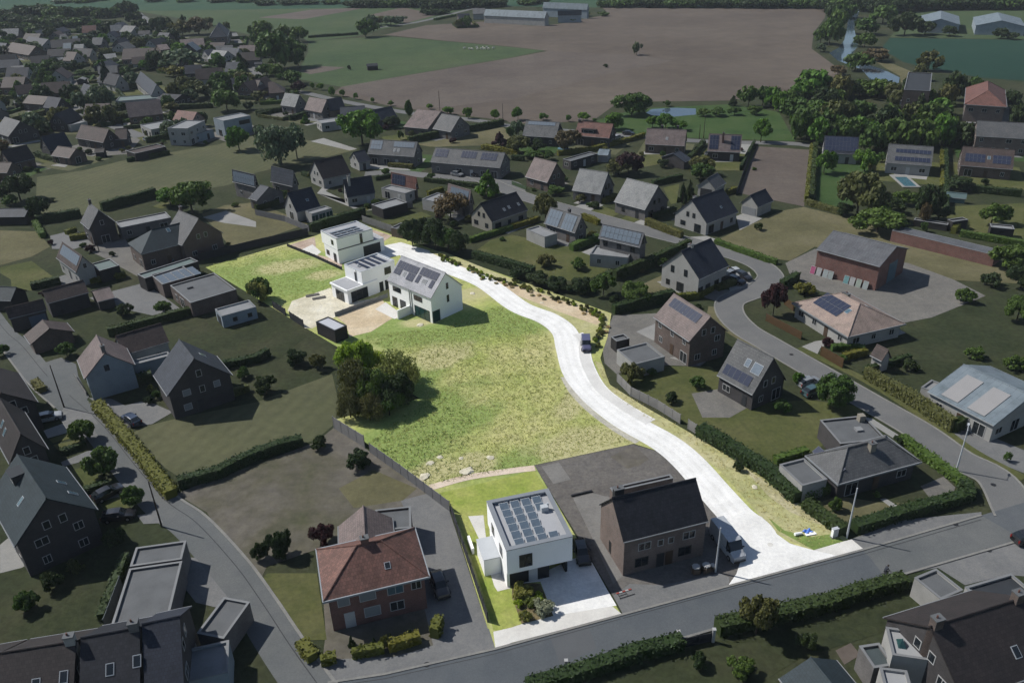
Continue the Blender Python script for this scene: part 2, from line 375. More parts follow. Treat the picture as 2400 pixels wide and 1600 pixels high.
def frame_from(c0, c1, c2):
    """a rectangle from three corners: (centre, angle, half length, half depth)"""
    a, b, c = V2(c0), V2(c1), V2(c2); x = (b-a); Lh = x.length/2; x.normalize(); y = Vector((-x.y, x.x)); d = (c-b).dot(y)
    return (a+b)/2 + y*d/2, math.atan2(x.y, x.x), Lh, abs(d)/2
def house(label, r1, r2, e, hr, he, wall, roof, name='house', cat='house', over=0.35, win=True, group=None, frame=None, hipped=(0, 0), gut=True, skip=()):
    """a house under a saddle roof: ridge ends, a point on an eave (or the half width), ridge and eave heights"""
    a, b = V2(r1), V2(r2); x = b-a; L = x.length/2; x.normalize(); y = Vector((-x.y, x.x)); c = (a+b)/2
    Wd = e if isinstance(e, (int, float)) else abs((V2(e)-a).dot(y))
    if c.length > 240 and not isinstance(e, (int, float)) and cat == 'house': Wd = min(max(Wd, 3.4), 5.6)
    H = Bld(name, c, math.atan2(x.y, x.x), L-0.2, Wd-over, he, label, cat, group); H.hr = hr; H.slope = math.atan2(hr-he, Wd); H.Wd = Wd
    if frame: H.frame = frame
    W = H.W; l = H.L; zt = hr - 0.22; th = 0.2; hx = [h*Wd for h in hipped]
    ze = he + over*math.tan(H.slope) - 0.22
    if hx[0] or hx[1]:
        vs = [(-l, -W, 0), (l, -W, 0), (l, W, 0), (-l, W, 0), (-l, -W, ze), (l, -W, ze), (l, W, ze), (-l, W, ze)]
        if hx[0]: vs += [(-l, 0, ze)]
        else: vs += [(-l, 0, zt)]
        if hx[1]: vs += [(l, 0, ze)]
        else: vs += [(l, 0, zt)]
    else: vs = [(-l, -W, 0), (l, -W, 0), (l, W, 0), (-l, W, 0), (-l, -W, ze), (l, -W, ze), (l, W, ze), (-l, W, ze), (-l, 0, zt), (l, 0, zt)]
    ob('wall', mesh('wall', vs, [(0, 1, 5, 4), (1, 2, 6, 9, 5), (2, 3, 7, 6), (3, 0, 4, 8, 7)], wall), H.o)
    A0, A1 = -L+hx[0], L-hx[1]; n = Vector((0, 0, th))
    top = [(-L, -Wd, he), (L, -Wd, he), (A1, 0, hr), (A0, 0, hr), (-L, Wd, he), (L, Wd, he)]
    bot = [(p[0], p[1], p[2]-th) for p in top]
    fs = [(0, 1, 2, 3), (5, 4, 3, 2), (6, 9, 8, 7), (11, 8, 9, 10), (0, 6, 7, 1), (4, 5, 11, 10)]
    if hx[1]: fs += [(1, 5, 2), (7, 8, 11), (1, 7, 11, 5)]
    else: fs += [(1, 7, 8, 2), (2, 8, 11, 5)]
    if hx[0]: fs += [(4, 0, 3), (10, 9, 6), (4, 10, 6, 0)]
    else: fs += [(0, 3, 9, 6), (3, 4, 10, 9)]
    ob('roof', mesh('roof', top+bot, fs, roof), H.o)
    if not H.far:
        MB().tube((A0, 0, hr+0.02), (A1, 0, hr+0.02), 0.11, None, 6).build('ridge_cap', roof, H.o)
        if gut: H.gutter(-Wd-0.06, -L, L, he-0.08); H.gutter(Wd+0.06, -L, L, he-0.08)
    if win: H.autowin(0 if (hx[0] or hx[1]) else hr-he, skip)
    return H
def flat(label, c0, c1, c2, h, wall, top, name='house', cat='house', coping=None, win=True, group=None, z0=0.0, par=0.3, frame=None, glazed=(), parent=None):
    """a flat roofed block from three roof corners: front left, front right, back right"""
    c, ang, L, W = frame_from(c0, c1, c2)
    if parent is None: H = Bld(name, c, ang, L, W, h, label, cat, group)
    H.hr = h; H.slope = 0
    if frame: H.frame = frame
    MB().box(-L, L, -W, W, z0, h-par).build('wall', wall, H.o)
    MB().box(-L+0.2, L-0.2, -W+0.2, W-0.2, h-par, h-par+0.06).build('roof', top, H.o)
    t = 0.22; b = MB()
    b.box(-L, L, -W, -W+t, h-par, h, 0); b.box(-L, L, W-t, W, h-par, h, 0); b.box(-L, -L+t, -W+t, W-t, h-par, h, 0); b.box(L-t, L, -W+t, W-t, h-par, h, 0)
    b.box(-L-0.04, L+0.04, -W-0.04, -W+t+0.03, h, h+0.05, 1); b.box(-L-0.04, L+0.04, W-t-0.03, W+0.04, h, h+0.05, 1)
    b.box(-L-0.04, -L+t+0.03, -W+t+0.03, W-t-0.03, h, h+0.05, 1); b.box(L-t-0.03, L+0.04, -W+t+0.03, W-t-0.03, h, h+0.05, 1)
    b.build('parapet', [wall, coping or F_dim], H.o)
    if win: H.autowin()
    return H
def hip(label, c0, c1, c2, hr, he, wall, roof, name='house', cat='house', over=0.5, inset=1.0, group=None, win=True, fascia=None, keep=False):
    c, ang, L, W = frame_from(c0, c1, c2)
    if W > L and not keep: ang += math.pi/2; L, W = W, L
    H = Bld(name, c, ang, L-over, W-over, he, label, cat, group); H.hr = hr; H.slope = math.atan2(hr-he, W); H.Wd = W
    l, w_ = H.L, H.W; MB().box(-l, l, -w_, w_, 0, he-0.05).build('wall', wall, H.o)
    i = L - W*inset; i = max(i, 0.3)
    top = [(-L, -W, he), (L, -W, he), (L, W, he), (-L, W, he), (-i, 0, hr), (i, 0, hr)]; bot = [(p[0], p[1], he-0.16) for p in top[:4]]
    ob('roof', mesh('roof', top+bot, [(0, 1, 5, 4), (1, 2, 5), (2, 3, 4, 5), (3, 0, 4), (9, 8, 7, 6)], roof), H.o)
    b = MB(); t = 0.14
    b.box(-L-t, L+t, -W-t, -W-0.003, he-0.22, he+0.03); b.box(-L-t, L+t, W+0.003, W+t, he-0.22, he+0.03); b.box(-L-t, -L-0.003, -W, W, he-0.22, he+0.03); b.box(L+0.003, L+t, -W, W, he-0.22, he+0.03)
    b.build('gutter', fascia or T_gutter, H.o)
    rc = MB(); rc.tube((-i, 0, hr+0.02), (i, 0, hr+0.02), 0.11, None, 6)
    for sx, sy in ((-1, -1), (1, -1), (1, 1), (-1, 1)): rc.tube((sx*i, 0, hr+0.02), (sx*L, sy*W, he+0.03), 0.10, None, 6)
    rc.build('ridge_cap', roof, H.o)
    if win: H.autowin()
    return H

# ---------------------------------------------------------------- trees and hedges
def crown(kind, seed, n, size):
    """leaf faces spread through clumps; unit crown: radius 1 across, z from 0 to 1"""
    r = random.Random(seed); vs = []; fs = []; cl = []
    if kind == 'cone':
        for i in range(46):
            z = r.random()**1.2*0.95; R = (1-z)*0.92+0.05; t = r.random()*6.283; q = R*r.uniform(0.55, 0.95); cl.append((math.cos(t)*q, math.sin(t)*q, z, 0.22*(1.1-z)+0.06))
    else:
        m = {'round': 34, 'tall': 34, 'spread': 40, 'sparse': 30, 'ball': 60}[kind]
        for i in range(m):
            t = r.random()*6.283; cz = r.uniform(-0.85, 1); rr = (1-cz*cz)**0.5; k = r.uniform(0.55, 0.82) if kind != 'ball' else 0.78
            if i < m*0.18: k *= 0.45
            wob = 1 + (0.22*math.sin(3*t+seed) + 0.12*math.sin(5*t+2*seed)) * (kind != 'ball')
            cl.append((math.cos(t)*rr*k*wob, math.sin(t)*rr*k*wob, 0.5+0.5*cz*k, r.uniform(0.22, 0.36) if kind != 'ball' else 0.24))
    tot = sum(c[3]**2 for c in cl)
    for c in cl:
        for _ in range(int(n*c[3]**2/tot)):
            d = Vector((r.gauss(0, 1), r.gauss(0, 1), r.gauss(0.25, 1))).normalized(); k = c[3]*(r.random()**0.4)*(1.25 if kind == 'sparse' else 1)
            p = Vector((c[0]+d.x*k, c[1]+d.y*k, c[2]+d.z*k*0.6))
            if p.z < 0.0: p.z = r.random()*0.1
            nrm = (d + Vector((r.gauss(0, 0.6), r.gauss(0, 0.6), r.gauss(0.3, 0.5)))).normalized()
            u = nrm.orthogonal().normalized(); a = r.random()*6.283; v = nrm.cross(u); u, v = u*math.cos(a)+v*math.sin(a), v*math.cos(a)-u*math.sin(a)
            q = size*r.uniform(0.6, 1.3); b = len(vs)
            vs += [tuple(p-u*q-v*q*0.55), tuple(p+u*q*0.2-v*q*0.75), tuple(p+u*q+v*q*0.3), tuple(p-u*q*0.3+v*q*0.75)]; fs.append((b, b+1, b+2, b+3))
    return mesh('crown', vs, fs, L_mid)
_cr = {}
def crown_mesh(kind, var, hi):
    k = (kind, var, hi)
    if k not in _cr:
        n, s = {0: (1500, 0.115), 1: (4200, 0.07), 2: (11000, 0.042)}[hi]
        if kind == 'sparse': n = int(n*0.45)
        _cr[k] = crown(kind, var*17+hi, n, s)
    return _cr[k]
def trunk_mesh(var):
    def mk():
        r = random.Random(var); b = MB(); b.tube((0, 0, 0), (0, 0, 0.32), 0.055, 0.04, 7); b.tube((0, 0, 0.32), (0.03, 0.02, 0.62), 0.04, 0.022, 6)
        for i in range(6):
            t = i*1.05+r.random(); z = 0.26+0.05*i; e = (math.cos(t)*0.42, math.sin(t)*0.42, z+0.3); b.tube((0, 0, z), e, 0.022, 0.007, 5)
            b.tube(Vector(e)*0.6+Vector((0, 0, z*0.4)), (e[0]*1.3, e[1]*0.7, e[2]+0.15), 0.011, 0.004, 4)
        return b.mesh('trunk', B_bark)
    return shared(('tk', var), mk)
TREES = []
def tree(b, kind='round', mat=None, what='tree', adj=None, base=0.2, hi=None, group=None, label=None, scale=1.0, bark=None):
    """b = (x, y, height, crown radius)"""
    x, y, h, r = b; h = max(h, 0.8)*scale; r = max(r, 0.4)*scale*1.14; dist = math.hypot(x, y)
    if hi is None: hi = 2 if dist < 190 and r > 2.6 else 1 if dist < 330 else 0
    var = len(TREES) % 3; mat = mat or L_mid
    o = empty(what, (x, y, 0.03), random.uniform(0, 6.28))
    cz = base*h*0.75; me = crown_mesh(kind, var, hi)
    c = ob('crown', me, o, (0, 0, cz), (0, 0, 0), (r, r, h-cz)); c.material_slots[0].link = 'OBJECT'; c.material_slots[0].material = mat
    if what == 'tree' or what.endswith('_tree'):
        t = ob('trunk', trunk_mesh(var), o, (0, 0, 0), (0, 0, 0), (max(r, h*0.25)*0.9, max(r, h*0.25)*0.9, h))
        if bark: t.material_slots[0].link = 'OBJECT'; t.material_slots[0].material = bark
    TREES.append(o)
    if label: tag(o, label, 'tree' if 'tree' in what else 'shrub', group)
    else:
        tag(o, None, 'tree' if 'tree' in what else 'shrub', group)
        AUTO.append((o, adj or COLN[mat.name] + ' ' + {'round': 'rounded', 'ball': 'clipped ball', 'tall': 'upright', 'spread': 'spreading', 'sparse': 'thin-leaved', 'cone': 'pointed'}[kind] + ' ' + what.replace('_', ' '), Vector((x, y)), group))
    return o
COLN = {L_mid.name: 'green', L_dark.name: 'dark green', L_bright.name: 'bright green', L_olive.name: 'olive', L_pale.name: 'grey-green', L_purple.name: 'purple', L_yellow.name: 'yellow-green',
        L_lime.name: 'lime', L_lot.name: 'brightened olive', L_conifer.name: 'blackish', L_brown.name: 'bronze'}
def hedge(pts, wd=1.1, ht=1.6, mat=None, adj=None, dens=26, name='hedge', label=None, group='garden hedges', leafs=0.17):
    """a clipped hedge: a leafy skin over a solid core along a path"""
    mat = mat or L_dark; P = [V2(p) for p in pts]; r = random.Random(int(P[0].x*31+P[0].y)); vs = []; fs = []
    q = [P[0]]
    for a, b in zip(P, P[1:]):
        n = max(1, int((b-a).length/2.5)); q += [a+(b-a)*(k+1)/n for k in range(n)]
    A = offset(q, wd*0.42); B = offset(q, -wd*0.42); m = len(q); dist = P[0].length; far = dist > 260
    zz = [ht*0.93+r.uniform(-0.10, 0.06)*ht for _ in q]
    for i in range(m): vs += [(A[i].x, A[i].y, 0), (A[i].x, A[i].y, zz[i]), (B[i].x, B[i].y, zz[i]), (B[i].x, B[i].y, 0)]
    for i in range(m-1):
        k = 4*i; fs += [(k, k+1, k+5, k+4), (k+1, k+2, k+6, k+5), (k+2, k+3, k+7, k+6)]
    fs += [(0, 3, 2, 1), (4*m-4, 4*m-3, 4*m-2, 4*m-1)]
    if far: dens *= 0.35; leafs *= 1.7
    for i in range(m-1):
        a, b = q[i], q[i+1]; l = (b-a).length; t = (b-a).normalized(); nn = Vector((-t.y, t.x))
        for _ in range(int(l*(wd+2*ht)*dens*0.5)):
            u = r.random()*l; s = r.random()*(wd+2*ht); z1 = zz[i]+(zz[i+1]-zz[i])*u/l
            if s < ht: off, z, nr = -wd/2, s/ht*z1, Vector((-nn.x, -nn.y, 0.3))
            elif s < ht+wd: off, z, nr = s-ht-wd/2, z1+0.05, Vector((0, 0, 1))
            else: off, z, nr = wd/2, (s-ht-wd)/ht*z1, Vector((nn.x, nn.y, 0.3))
            p = a + t*u + nn*(off*r.uniform(0.82, 1.22)); c = Vector((p.x, p.y, z+r.uniform(-0.08, 0.16)))
            nr = (nr.normalized()+Vector((r.gauss(0, 0.5), r.gauss(0, 0.5), r.gauss(0.1, 0.5)))).normalized(); uu = nr.orthogonal().normalized(); v = nr.cross(uu); al = r.random()*6.28
            uu, v = uu*math.cos(al)+v*math.sin(al), v*math.cos(al)-uu*math.sin(al); g = leafs*r.uniform(0.6, 1.3); k = len(vs)
            vs += [tuple(c-uu*g-v*g*0.5), tuple(c+uu*g*0.2-v*g*0.75), tuple(c+uu*g+v*g*0.3), tuple(c-uu*g*0.3+v*g*0.75)]; fs.append((k, k+1, k+2, k+3))
    o = tag(ob(name, mesh(name, vs, fs, mat)), label, 'hedge', group)
    if not label: AUTO.append((o, adj or ('tall ' if ht > 1.9 else 'low ' if ht < 1.1 else '') + COLN[mat.name] + ' clipped hedge', (P[0]+P[-1])/2, group))
    return o
# ---------------------------------------------------------------- fences
def fence(pts, ht, mat, label, panel=1.9, post=None, name='fence', gap=0.04, thick=0.06, boards=0, skip=()):
    """posts with infill panels, every panel and post a piece of its own"""
    P = [V2(p) for p in pts]; o = empty(name, (P[0].x, P[0].y, 0)); tag(o, label, 'fence'); LANDF.append((label, (P[0]+P[-1])/2)); idx = 0
    for a, b in zip(P, P[1:]):
        L = (b-a).length; n = max(1, round(L/panel)); w_ = L/n; ang = math.atan2((b-a).y, (b-a).x)
        if boards:
            def mk():
                q = MB()
                for i in range(boards): q.box(gap+(w_-2*gap)*i/boards, gap+(w_-2*gap)*(i+0.9)/boards, -thick/2, thick/2, 0.05, ht-0.02*(i % 2))
                return q.mesh('panel', mat)
            pm = mk()
        else:
            q = MB()
            for i in range(4): q.box(gap+0.03, w_-gap-0.03, -thick/2, thick/2, 0.03+(ht-0.05)*i/4, 0.02+(ht-0.05)*(i+1)/4-0.012)
            pm = q.mesh('panel', mat)
        sm = shared(('post', ht, (post or mat).name), lambda: MB().box(-0.06, 0.06, -0.06, 0.06, 0, ht+0.06).mesh('post', post or mat))
        for i in range(n+1):
            p = a + (b-a)*i/n - P[0]; ob('post', sm, o, (p.x, p.y, 0), (0, 0, ang))
            if i < n and idx not in skip: ob('panel', pm, o, (p.x, p.y, 0), (0, 0, ang))
            idx += 1
    return o
LANDF = []
C_fence = plain('concrete_fence_panel', (0.15, 0.15, 0.155), 0.9, 0.15)
C_lfence = plain('light_fence_panel', (0.20, 0.195, 0.19), 0.9, 0.15)
C_dfence = plain('dark_fence_board', (0.028, 0.03, 0.034), 0.85, 0.2)
C_wood = plain('brown_fence_board', (0.085, 0.05, 0.022), 0.85, 0.3)

# ---------------------------------------------------------------- vehicles
C_rub = plain('tyre_rubber', (0.012, 0.012, 0.012), 0.9, 0.1)
C_rim = gloss('alloy_rim', (0.3, 0.3, 0.31), 0.3, 0.5, 0.7)
C_lamp = gloss('lamp_lens', (0.5, 0.5, 0.48), 0.1)
C_tail = gloss('tail_lens', (0.2, 0.01, 0.01), 0.15)
def paint(name, c): return gloss(name, c, 0.28, 0.5, 0.0, 0.6)
def car(a, b, mat, label, van=False, z=0.1, name='parked_car', group='parked cars'):
    """a = middle, b = a point ahead of the bonnet"""
    A, B = V2(a), V2(b); d = B-A; o = empty(name, (A.x, A.y, z), math.atan2(d.y, d.x)); tag(o, label, 'van' if van else 'car', group)
    if van == 'big':   # x, half width low, belt z, roof half width, roof z
        S = [(-3.0, .93, 1.1, .86, 2.45), (-2.96, 1.0, 1.15, .92, 2.58), (-1.0, 1.02, 1.15, .94, 2.62), (1.15, 1.02, 1.2, .92, 2.58), (1.5, 1.02, 1.2, .88, 2.42), (2.15, 1.0, 1.2, .84, 1.45), (2.5, .97, 1.12, .8, 1.2), (2.9, .9, .98, .7, 1.02), (3.0, .8, .7, .7, .72)]; wx = (-1.9, 2.05); wr = .36; g0 = 3
    elif van:
        S = [(-2.1, .84, .95, .74, 1.75), (-2.05, .88, 1.0, .78, 1.84), (-.6, .9, 1.0, .8, 1.86), (.55, .9, 1.0, .78, 1.82), (1.2, .88, 1.02, .74, 1.2), (1.75, .85, .95, .7, 1.0), (2.05, .78, .8, .6, .84), (2.12, .7, .6, .6, .62)]; wx = (-1.35, 1.3); wr = .32; g0 = 1
    else:
        S = [(-2.1, .76, .78, .6, .86), (-2.0, .84, .92, .66, 1.1), (-1.3, .88, .93, .62, 1.42), (-.3, .89, .92, .62, 1.47), (.35, .89, .92, .62, 1.43), (1.05, .88, .92, .66, 1.0), (1.7, .85, .84, .7, .88), (2.05, .78, .72, .66, .76), (2.13, .7, .55, .6, .57)]; wx = (-1.3, 1.3); wr = .32; g0 = 1
    vs = []; fs = []; mi = []
    for x, hw, zb, rw, zr in S:
        vs += [(x, -hw*.95, .22), (x, -hw, zb*.62), (x, -hw*.98, zb), (x, hw*.98, zb), (x, hw, zb*.62), (x, hw*.95, .22)]
    n = len(S)
    for i in range(n-1):
        for k in range(5):
            if k == 2: continue
            a0 = 6*i+k; fs.append((a0, a0+6, a0+7, a0+1))
    fs += [tuple(range(6))[::-1], tuple(6*n-6+k for k in range(6))]
    top0 = len(vs); big = van == 'big'
    for x, hw, zb, rw, zr in S: vs += [(x, -hw*.96, zb), (x, hw*.96, zb)]
    # bonnet / boot deck in body colour, glasshouse as its own mesh
    for i in range(n-1): fs.append((top0+2*i, top0+2*i+2, top0+2*i+3, top0+2*i+1))
    body = ob('body', mesh('body', vs, [f[::-1] for f in fs], mat), o); body.data.polygons.foreach_set('use_smooth', [True]*len(body.data.polygons))
    gv = []; gf = []; gi = []
    for x, hw, zb, rw, zr in S: gv += [(x, -hw*.95, zb), (x, -rw, zr-.03), (x, -rw*.9, zr), (x, rw*.9, zr), (x, rw, zr-.03), (x, hw*.95, zb)]
    for i in range(n-1):
        side_glass = (S[i][4]-S[i][2] > .3 or S[i+1][4]-S[i+1][2] > .3) and (not big or i >= 3) and i >= (0 if not big else 3)
        drop = abs(S[i+1][4]-S[i][4]) > .25 and S[i+1][4]+S[i][4] > 1.7
        for k in range(5):
            a0 = 6*i+k; gf.append((a0+1, a0+7, a0+6, a0)); deck = max(S[i][4]-S[i][2], S[i+1][4]-S[i+1][2]) < .25
            gi.append(0 if deck else 1 if (k in (0, 4) and side_glass) or (k in (1, 2, 3) and drop) else 0)
    gf += [tuple(range(6)), tuple(6*n-6+k for k in range(6))[::-1]]; gi += [1 if not van else 0, 0]
    cab = ob('cabin', mesh('cabin', gv, gf, [mat, G_glass], gi), o)
    for sx in wx:
        for sy in (-1, 1):
            w_ = ob('wheel', shared(('wheel', wr), lambda: MB().tube((0, -.11, 0), (0, .11, 0), wr, None, 16).mesh('wheel', C_rub)), o, (sx, sy*.83*(1.12 if big else 1), wr))
            ob('rim', shared(('rim', wr), lambda: MB().tube((0, -.125, 0), (0, .125, 0), wr*.62, None, 12).mesh('rim', C_rim)), w_)
    xf = S[-1][0]; xr = S[0][0]
    for sy in (-1, 1):
        ob('headlight', shared('hl', lambda: MB().box(-.18, .04, -.2, .2, -.08, .08).mesh('headlight', C_lamp)), o, (xf-.12, sy*.55, S[-2][2]*.86))
        ob('tail_light', shared('tl', lambda: MB().box(-.04, .06, -.09, .09, -.2, .2).mesh('tail_light', C_tail)), o, (xr, sy*.66, S[0][2]*.95))
    for sy in (-1, 1): ob('mirror', shared('mir', lambda: MB().box(-.07, .07, -.1, .1, -.07, .09).mesh('mirror', T_dark)), o, (S[g0+3][0]-.1 if not big else 1.75, sy*(1.0 if not big else 1.14), S[g0+3][2]+.06 if not big else 1.4))
    ob('bumper', shared(('bmp', van), lambda: MB().box(-.06, .06, -.8, .8, 0, .2).mesh('bumper', T_dark)), o, (xf, 0, .28))
    return o
def pole(p, h, label, arm=None, mat=None, name='street_lamp', cat='street lamp', group='street poles'):
    o = empty(name, (p[0], p[1], 0)); tag(o, label, cat, group)
    MB().tube((0, 0, 0), (0, 0, h), .13, .075, 10).build('pole', mat or F_coping, o)
    if arm:
        a = rad(arm); e = (1.1*math.cos(a), 1.1*math.sin(a), h+.12); MB().tube((0, 0, h-.15), e, .045, .035, 7).build('arm', mat or F_coping, o)
        hd = MB().box(-.1, .55, -.13, .13, -.05, .07).build('lamp_head', F_coping, o, loc=e, rot=(0, 0, a)); MB().box(.05, .48, -.09, .09, -.075, -.05).build('lens', C_lamp, hd)
    return o
# ---------------------------------------------------------------- ground, fields, gardens
E_base = ground('village_grass', [(0.026, 0.036, 0.018), (0.038, 0.046, 0.024), (0.05, 0.052, 0.03)], 0.05, 1.2)
E_farmgreen = ground('young_crop', [(0.022, 0.055, 0.036), (0.030, 0.068, 0.040), (0.042, 0.078, 0.042)], 0.008, 0.3, 0.2, (0.5, 3.0, 0.06), contrast=0.15)
E_pasture = ground('pasture', [(0.042, 0.068, 0.033), (0.054, 0.080, 0.038), (0.066, 0.086, 0.044)], 0.015, 0.5, 0.3, contrast=0.2)
E_soil = ground('ploughed_soil', [(0.084, 0.069, 0.059), (0.104, 0.086, 0.073), (0.126, 0.106, 0.089)], 0.008, 0.12, 0.2, None, contrast=0.16)
E_soil2 = ground('fallow_soil', [(0.088, 0.073, 0.066), (0.106, 0.089, 0.079), (0.12, 0.103, 0.09)], 0.02, 0.6, 0.3, contrast=0.18)
E_tealcrop = ground('blue_green_crop', [(0.014, 0.040, 0.030), (0.018, 0.048, 0.034), (0.024, 0.055, 0.038)], 0.01, 0.3, 0.2, (1.2, 3.0, 0.06), contrast=0.12)
E_paddock = ground('mown_paddock', [(0.068, 0.078, 0.042), (0.088, 0.092, 0.052), (0.11, 0.108, 0.062)], 0.02, 0.7, 0.3, (0.35, 2.5, 0.05), contrast=0.2)
E_lawn = ground('garden_lawn', [(0.055, 0.068, 0.024), (0.08, 0.088, 0.034), (0.105, 0.104, 0.048)], 0.09, 1.5, 0.3, contrast=0.25)
E_drylawn = ground('dry_lawn', [(0.085, 0.082, 0.045), (0.115, 0.108, 0.06), (0.14, 0.128, 0.078)], 0.07, 1.5, 0.3, contrast=0.2)
E_dkgrass = ground('dark_grass', [(0.026, 0.034, 0.018), (0.036, 0.044, 0.022), (0.05, 0.052, 0.03)], 0.09, 1.5, 0.3)  # darker tone of garden grass
E_brightlawn = ground('watered_lawn', [(0.03, 0.06, 0.02), (0.042, 0.075, 0.024), (0.055, 0.085, 0.03)], 0.09, 1.2, 0.2, contrast=0.2)
E_yard = ground('gravel_yard', [(0.125, 0.12, 0.115), (0.15, 0.145, 0.137), (0.172, 0.165, 0.155)], 0.12, 3.5, 0.3, contrast=0.25)
E_pave = ground('concrete_paving', [(0.135, 0.138, 0.142), (0.155, 0.157, 0.16), (0.175, 0.175, 0.176)], 0.15, 4.0, 0.15, contrast=0.18, rough=0.85)
E_terr = ground('pale_terrace', [(0.22, 0.22, 0.215), (0.25, 0.248, 0.24), (0.275, 0.27, 0.26)], 0.2, 4.0, 0.1, contrast=0.12)
E_asph = ground('asphalt', [(0.078, 0.088, 0.100), (0.092, 0.102, 0.113), (0.104, 0.112, 0.122)], 0.07, 5.0, 0.15, contrast=0.16, rough=0.85)
E_asph2 = ground('old_asphalt', [(0.100, 0.108, 0.112), (0.116, 0.122, 0.125), (0.13, 0.134, 0.135)], 0.07, 5.0, 0.15, contrast=0.16, rough=0.85)
E_street = ground('light_asphalt', [(0.12, 0.122, 0.124), (0.138, 0.139, 0.14), (0.15, 0.15, 0.15)], 0.07, 5.0, 0.1, contrast=0.14, rough=0.85)
E_kerb = ground('kerb_concrete', [(0.17, 0.17, 0.165), (0.20, 0.198, 0.19), (0.22, 0.215, 0.2)], 0.3, 3.0, 0.1, contrast=0.15)
# the building plot: fresh concrete, meadow, sand; plot brightness put into the colours
E_newroad = ground('new_concrete_road', [(0.64, 0.635, 0.62), (0.72, 0.715, 0.70), (0.78, 0.775, 0.76)], 0.3, 2.5, 0.15, contrast=0.12, rough=0.8)
E_newlane = ground('new_concrete_lane', [(0.55, 0.54, 0.52), (0.61, 0.60, 0.58), (0.66, 0.65, 0.63)], 0.3, 3.0, 0.05, contrast=0.06, rough=0.8)
E_newpave = ground('new_concrete_slabs', [(0.53, 0.51, 0.48), (0.60, 0.585, 0.55), (0.65, 0.635, 0.605)], 0.25, 3.0, 0.05, contrast=0.07, rough=0.8)
E_meadow = ground('brightened_meadow', [(0.25, 0.32, 0.085), (0.345, 0.385, 0.13), (0.43, 0.43, 0.185), (0.49, 0.465, 0.235)], 0.06, 1.4, 0.8, contrast=0.3)
def blend_patches(m, spots, col, fine_col):
    """patches of other grass or bare earth with ragged, fading rims: (centre, radius, stretch angle, stretch)"""
    t = m.node_tree; p = t.nodes['Principled BSDF']; base = p.inputs['Base Color'].links[0].from_socket; co = t.nodes.new('ShaderNodeTexCoord').outputs['Object']
    nz = _noise(t, co, 0.16, 6, 0.65); nf = _noise(t, co, 1.7, 5, 0.7); acc = None
    for (c, r, ang, st) in spots:
        mp = t.nodes.new('ShaderNodeMapping'); mp.vector_type = 'TEXTURE'; mp.inputs['Location'].default_value = (c[0], c[1], 0.06); mp.inputs['Rotation'].default_value = (0, 0, ang); mp.inputs['Scale'].default_value = (r*st, r, 1)
        t.links.new(co, mp.inputs[0]); ln = t.nodes.new('ShaderNodeVectorMath'); ln.operation = 'LENGTH'; t.links.new(mp.outputs[0], ln.inputs[0])
        ad = t.nodes.new('ShaderNodeMath'); ad.operation = 'MULTIPLY_ADD'; t.links.new(nz, ad.inputs[0]); ad.inputs[1].default_value = 1.7; t.links.new(ln.outputs['Value'], ad.inputs[2])
        mr = t.nodes.new('ShaderNodeMapRange'); mr.interpolation_type = 'SMOOTHSTEP'; t.links.new(ad.outputs[0], mr.inputs[0]); mr.inputs[1].default_value = 2.05; mr.inputs[2].default_value = 1.35; mr.inputs[3].default_value = 0; mr.inputs[4].default_value = 1
        if acc is None: acc = mr.outputs[0]
        else:
            mx = t.nodes.new('ShaderNodeMath'); mx.operation = 'MAXIMUM'; t.links.new(acc, mx.inputs[0]); t.links.new(mr.outputs[0], mx.inputs[1]); acc = mx.outputs[0]
    cc = _ramp(t, nf, [(0.32, col), (0.68, fine_col)]); x = t.nodes.new('ShaderNodeMix'); x.data_type = 'RGBA'; t.links.new(acc, x.inputs[0]); t.links.new(base, x.inputs[6]); t.links.new(cc, x.inputs[7]); t.links.new(x.outputs[2], p.inputs['Base Color'])
blend_patches(E_meadow, [((-53.36,170.96), 13, .3, 1.6), ((-46.12,164.94), 9, .3, 1.5), ((-24.45,141.36), 6, .2, 2.2), ((-12.71,141.02), 8, .2, 2.4), ((1.40,142.39), 6, .0, 1.6), ((-11.69,107.68), 6, .6, 1.8), ((-19.04,103.89), 5, .4, 2.0), ((-15.87,97.31), 4.5, 1.0, 2.0), ((0.41,97.26), 3.5, .3, 2.4), ((-17.94,101.53), 7, .4, 1.6), ((-12.82,111.55), 7, 1.0, 1.6), ((-16.37,121.82), 5, 1.2, 1.6)], (0.15, 0.215, 0.055), (0.28, 0.345, 0.115))
blend_patches(E_meadow, [((-51.37,175.26), 4.2, .2, 2.0), ((-42.16,169.46), 3.0, .4, 1.6), ((-13.10,130.20), 5, .6, 1.4), ((-12.50,95.30), 3, .6, 2.0), ((16.31,103.13), 3, .5, 2.6), ((9.72,112.88), 2.4, 1.2, 2.6), ((10.04,100.59), 5, .3, 2.0), ((-6.21,97.07), 3.0, .3, 1.8), ((-7.82,156.89), 3, .4, 2), ((-18.26,143.76), 2.2, .2, 2)], (0.36, 0.345, 0.165), (0.46, 0.43, 0.235))
E_meadowg = ground('lush_meadow', [(0.14, 0.20, 0.055), (0.19, 0.26, 0.075), (0.28, 0.32, 0.12)], 0.11, 1.8, 0.6, contrast=0.28)
E_plotlawn = ground('plot_lawn', [(0.20, 0.27, 0.05), (0.29, 0.33, 0.085), (0.37, 0.37, 0.13)], 0.16, 2.2, 0.5, contrast=0.24)
E_verge = ground('straw_verge', [(0.29, 0.315, 0.125), (0.39, 0.38, 0.19), (0.49, 0.455, 0.28)], 0.13, 2.2, 0.5, contrast=0.24)
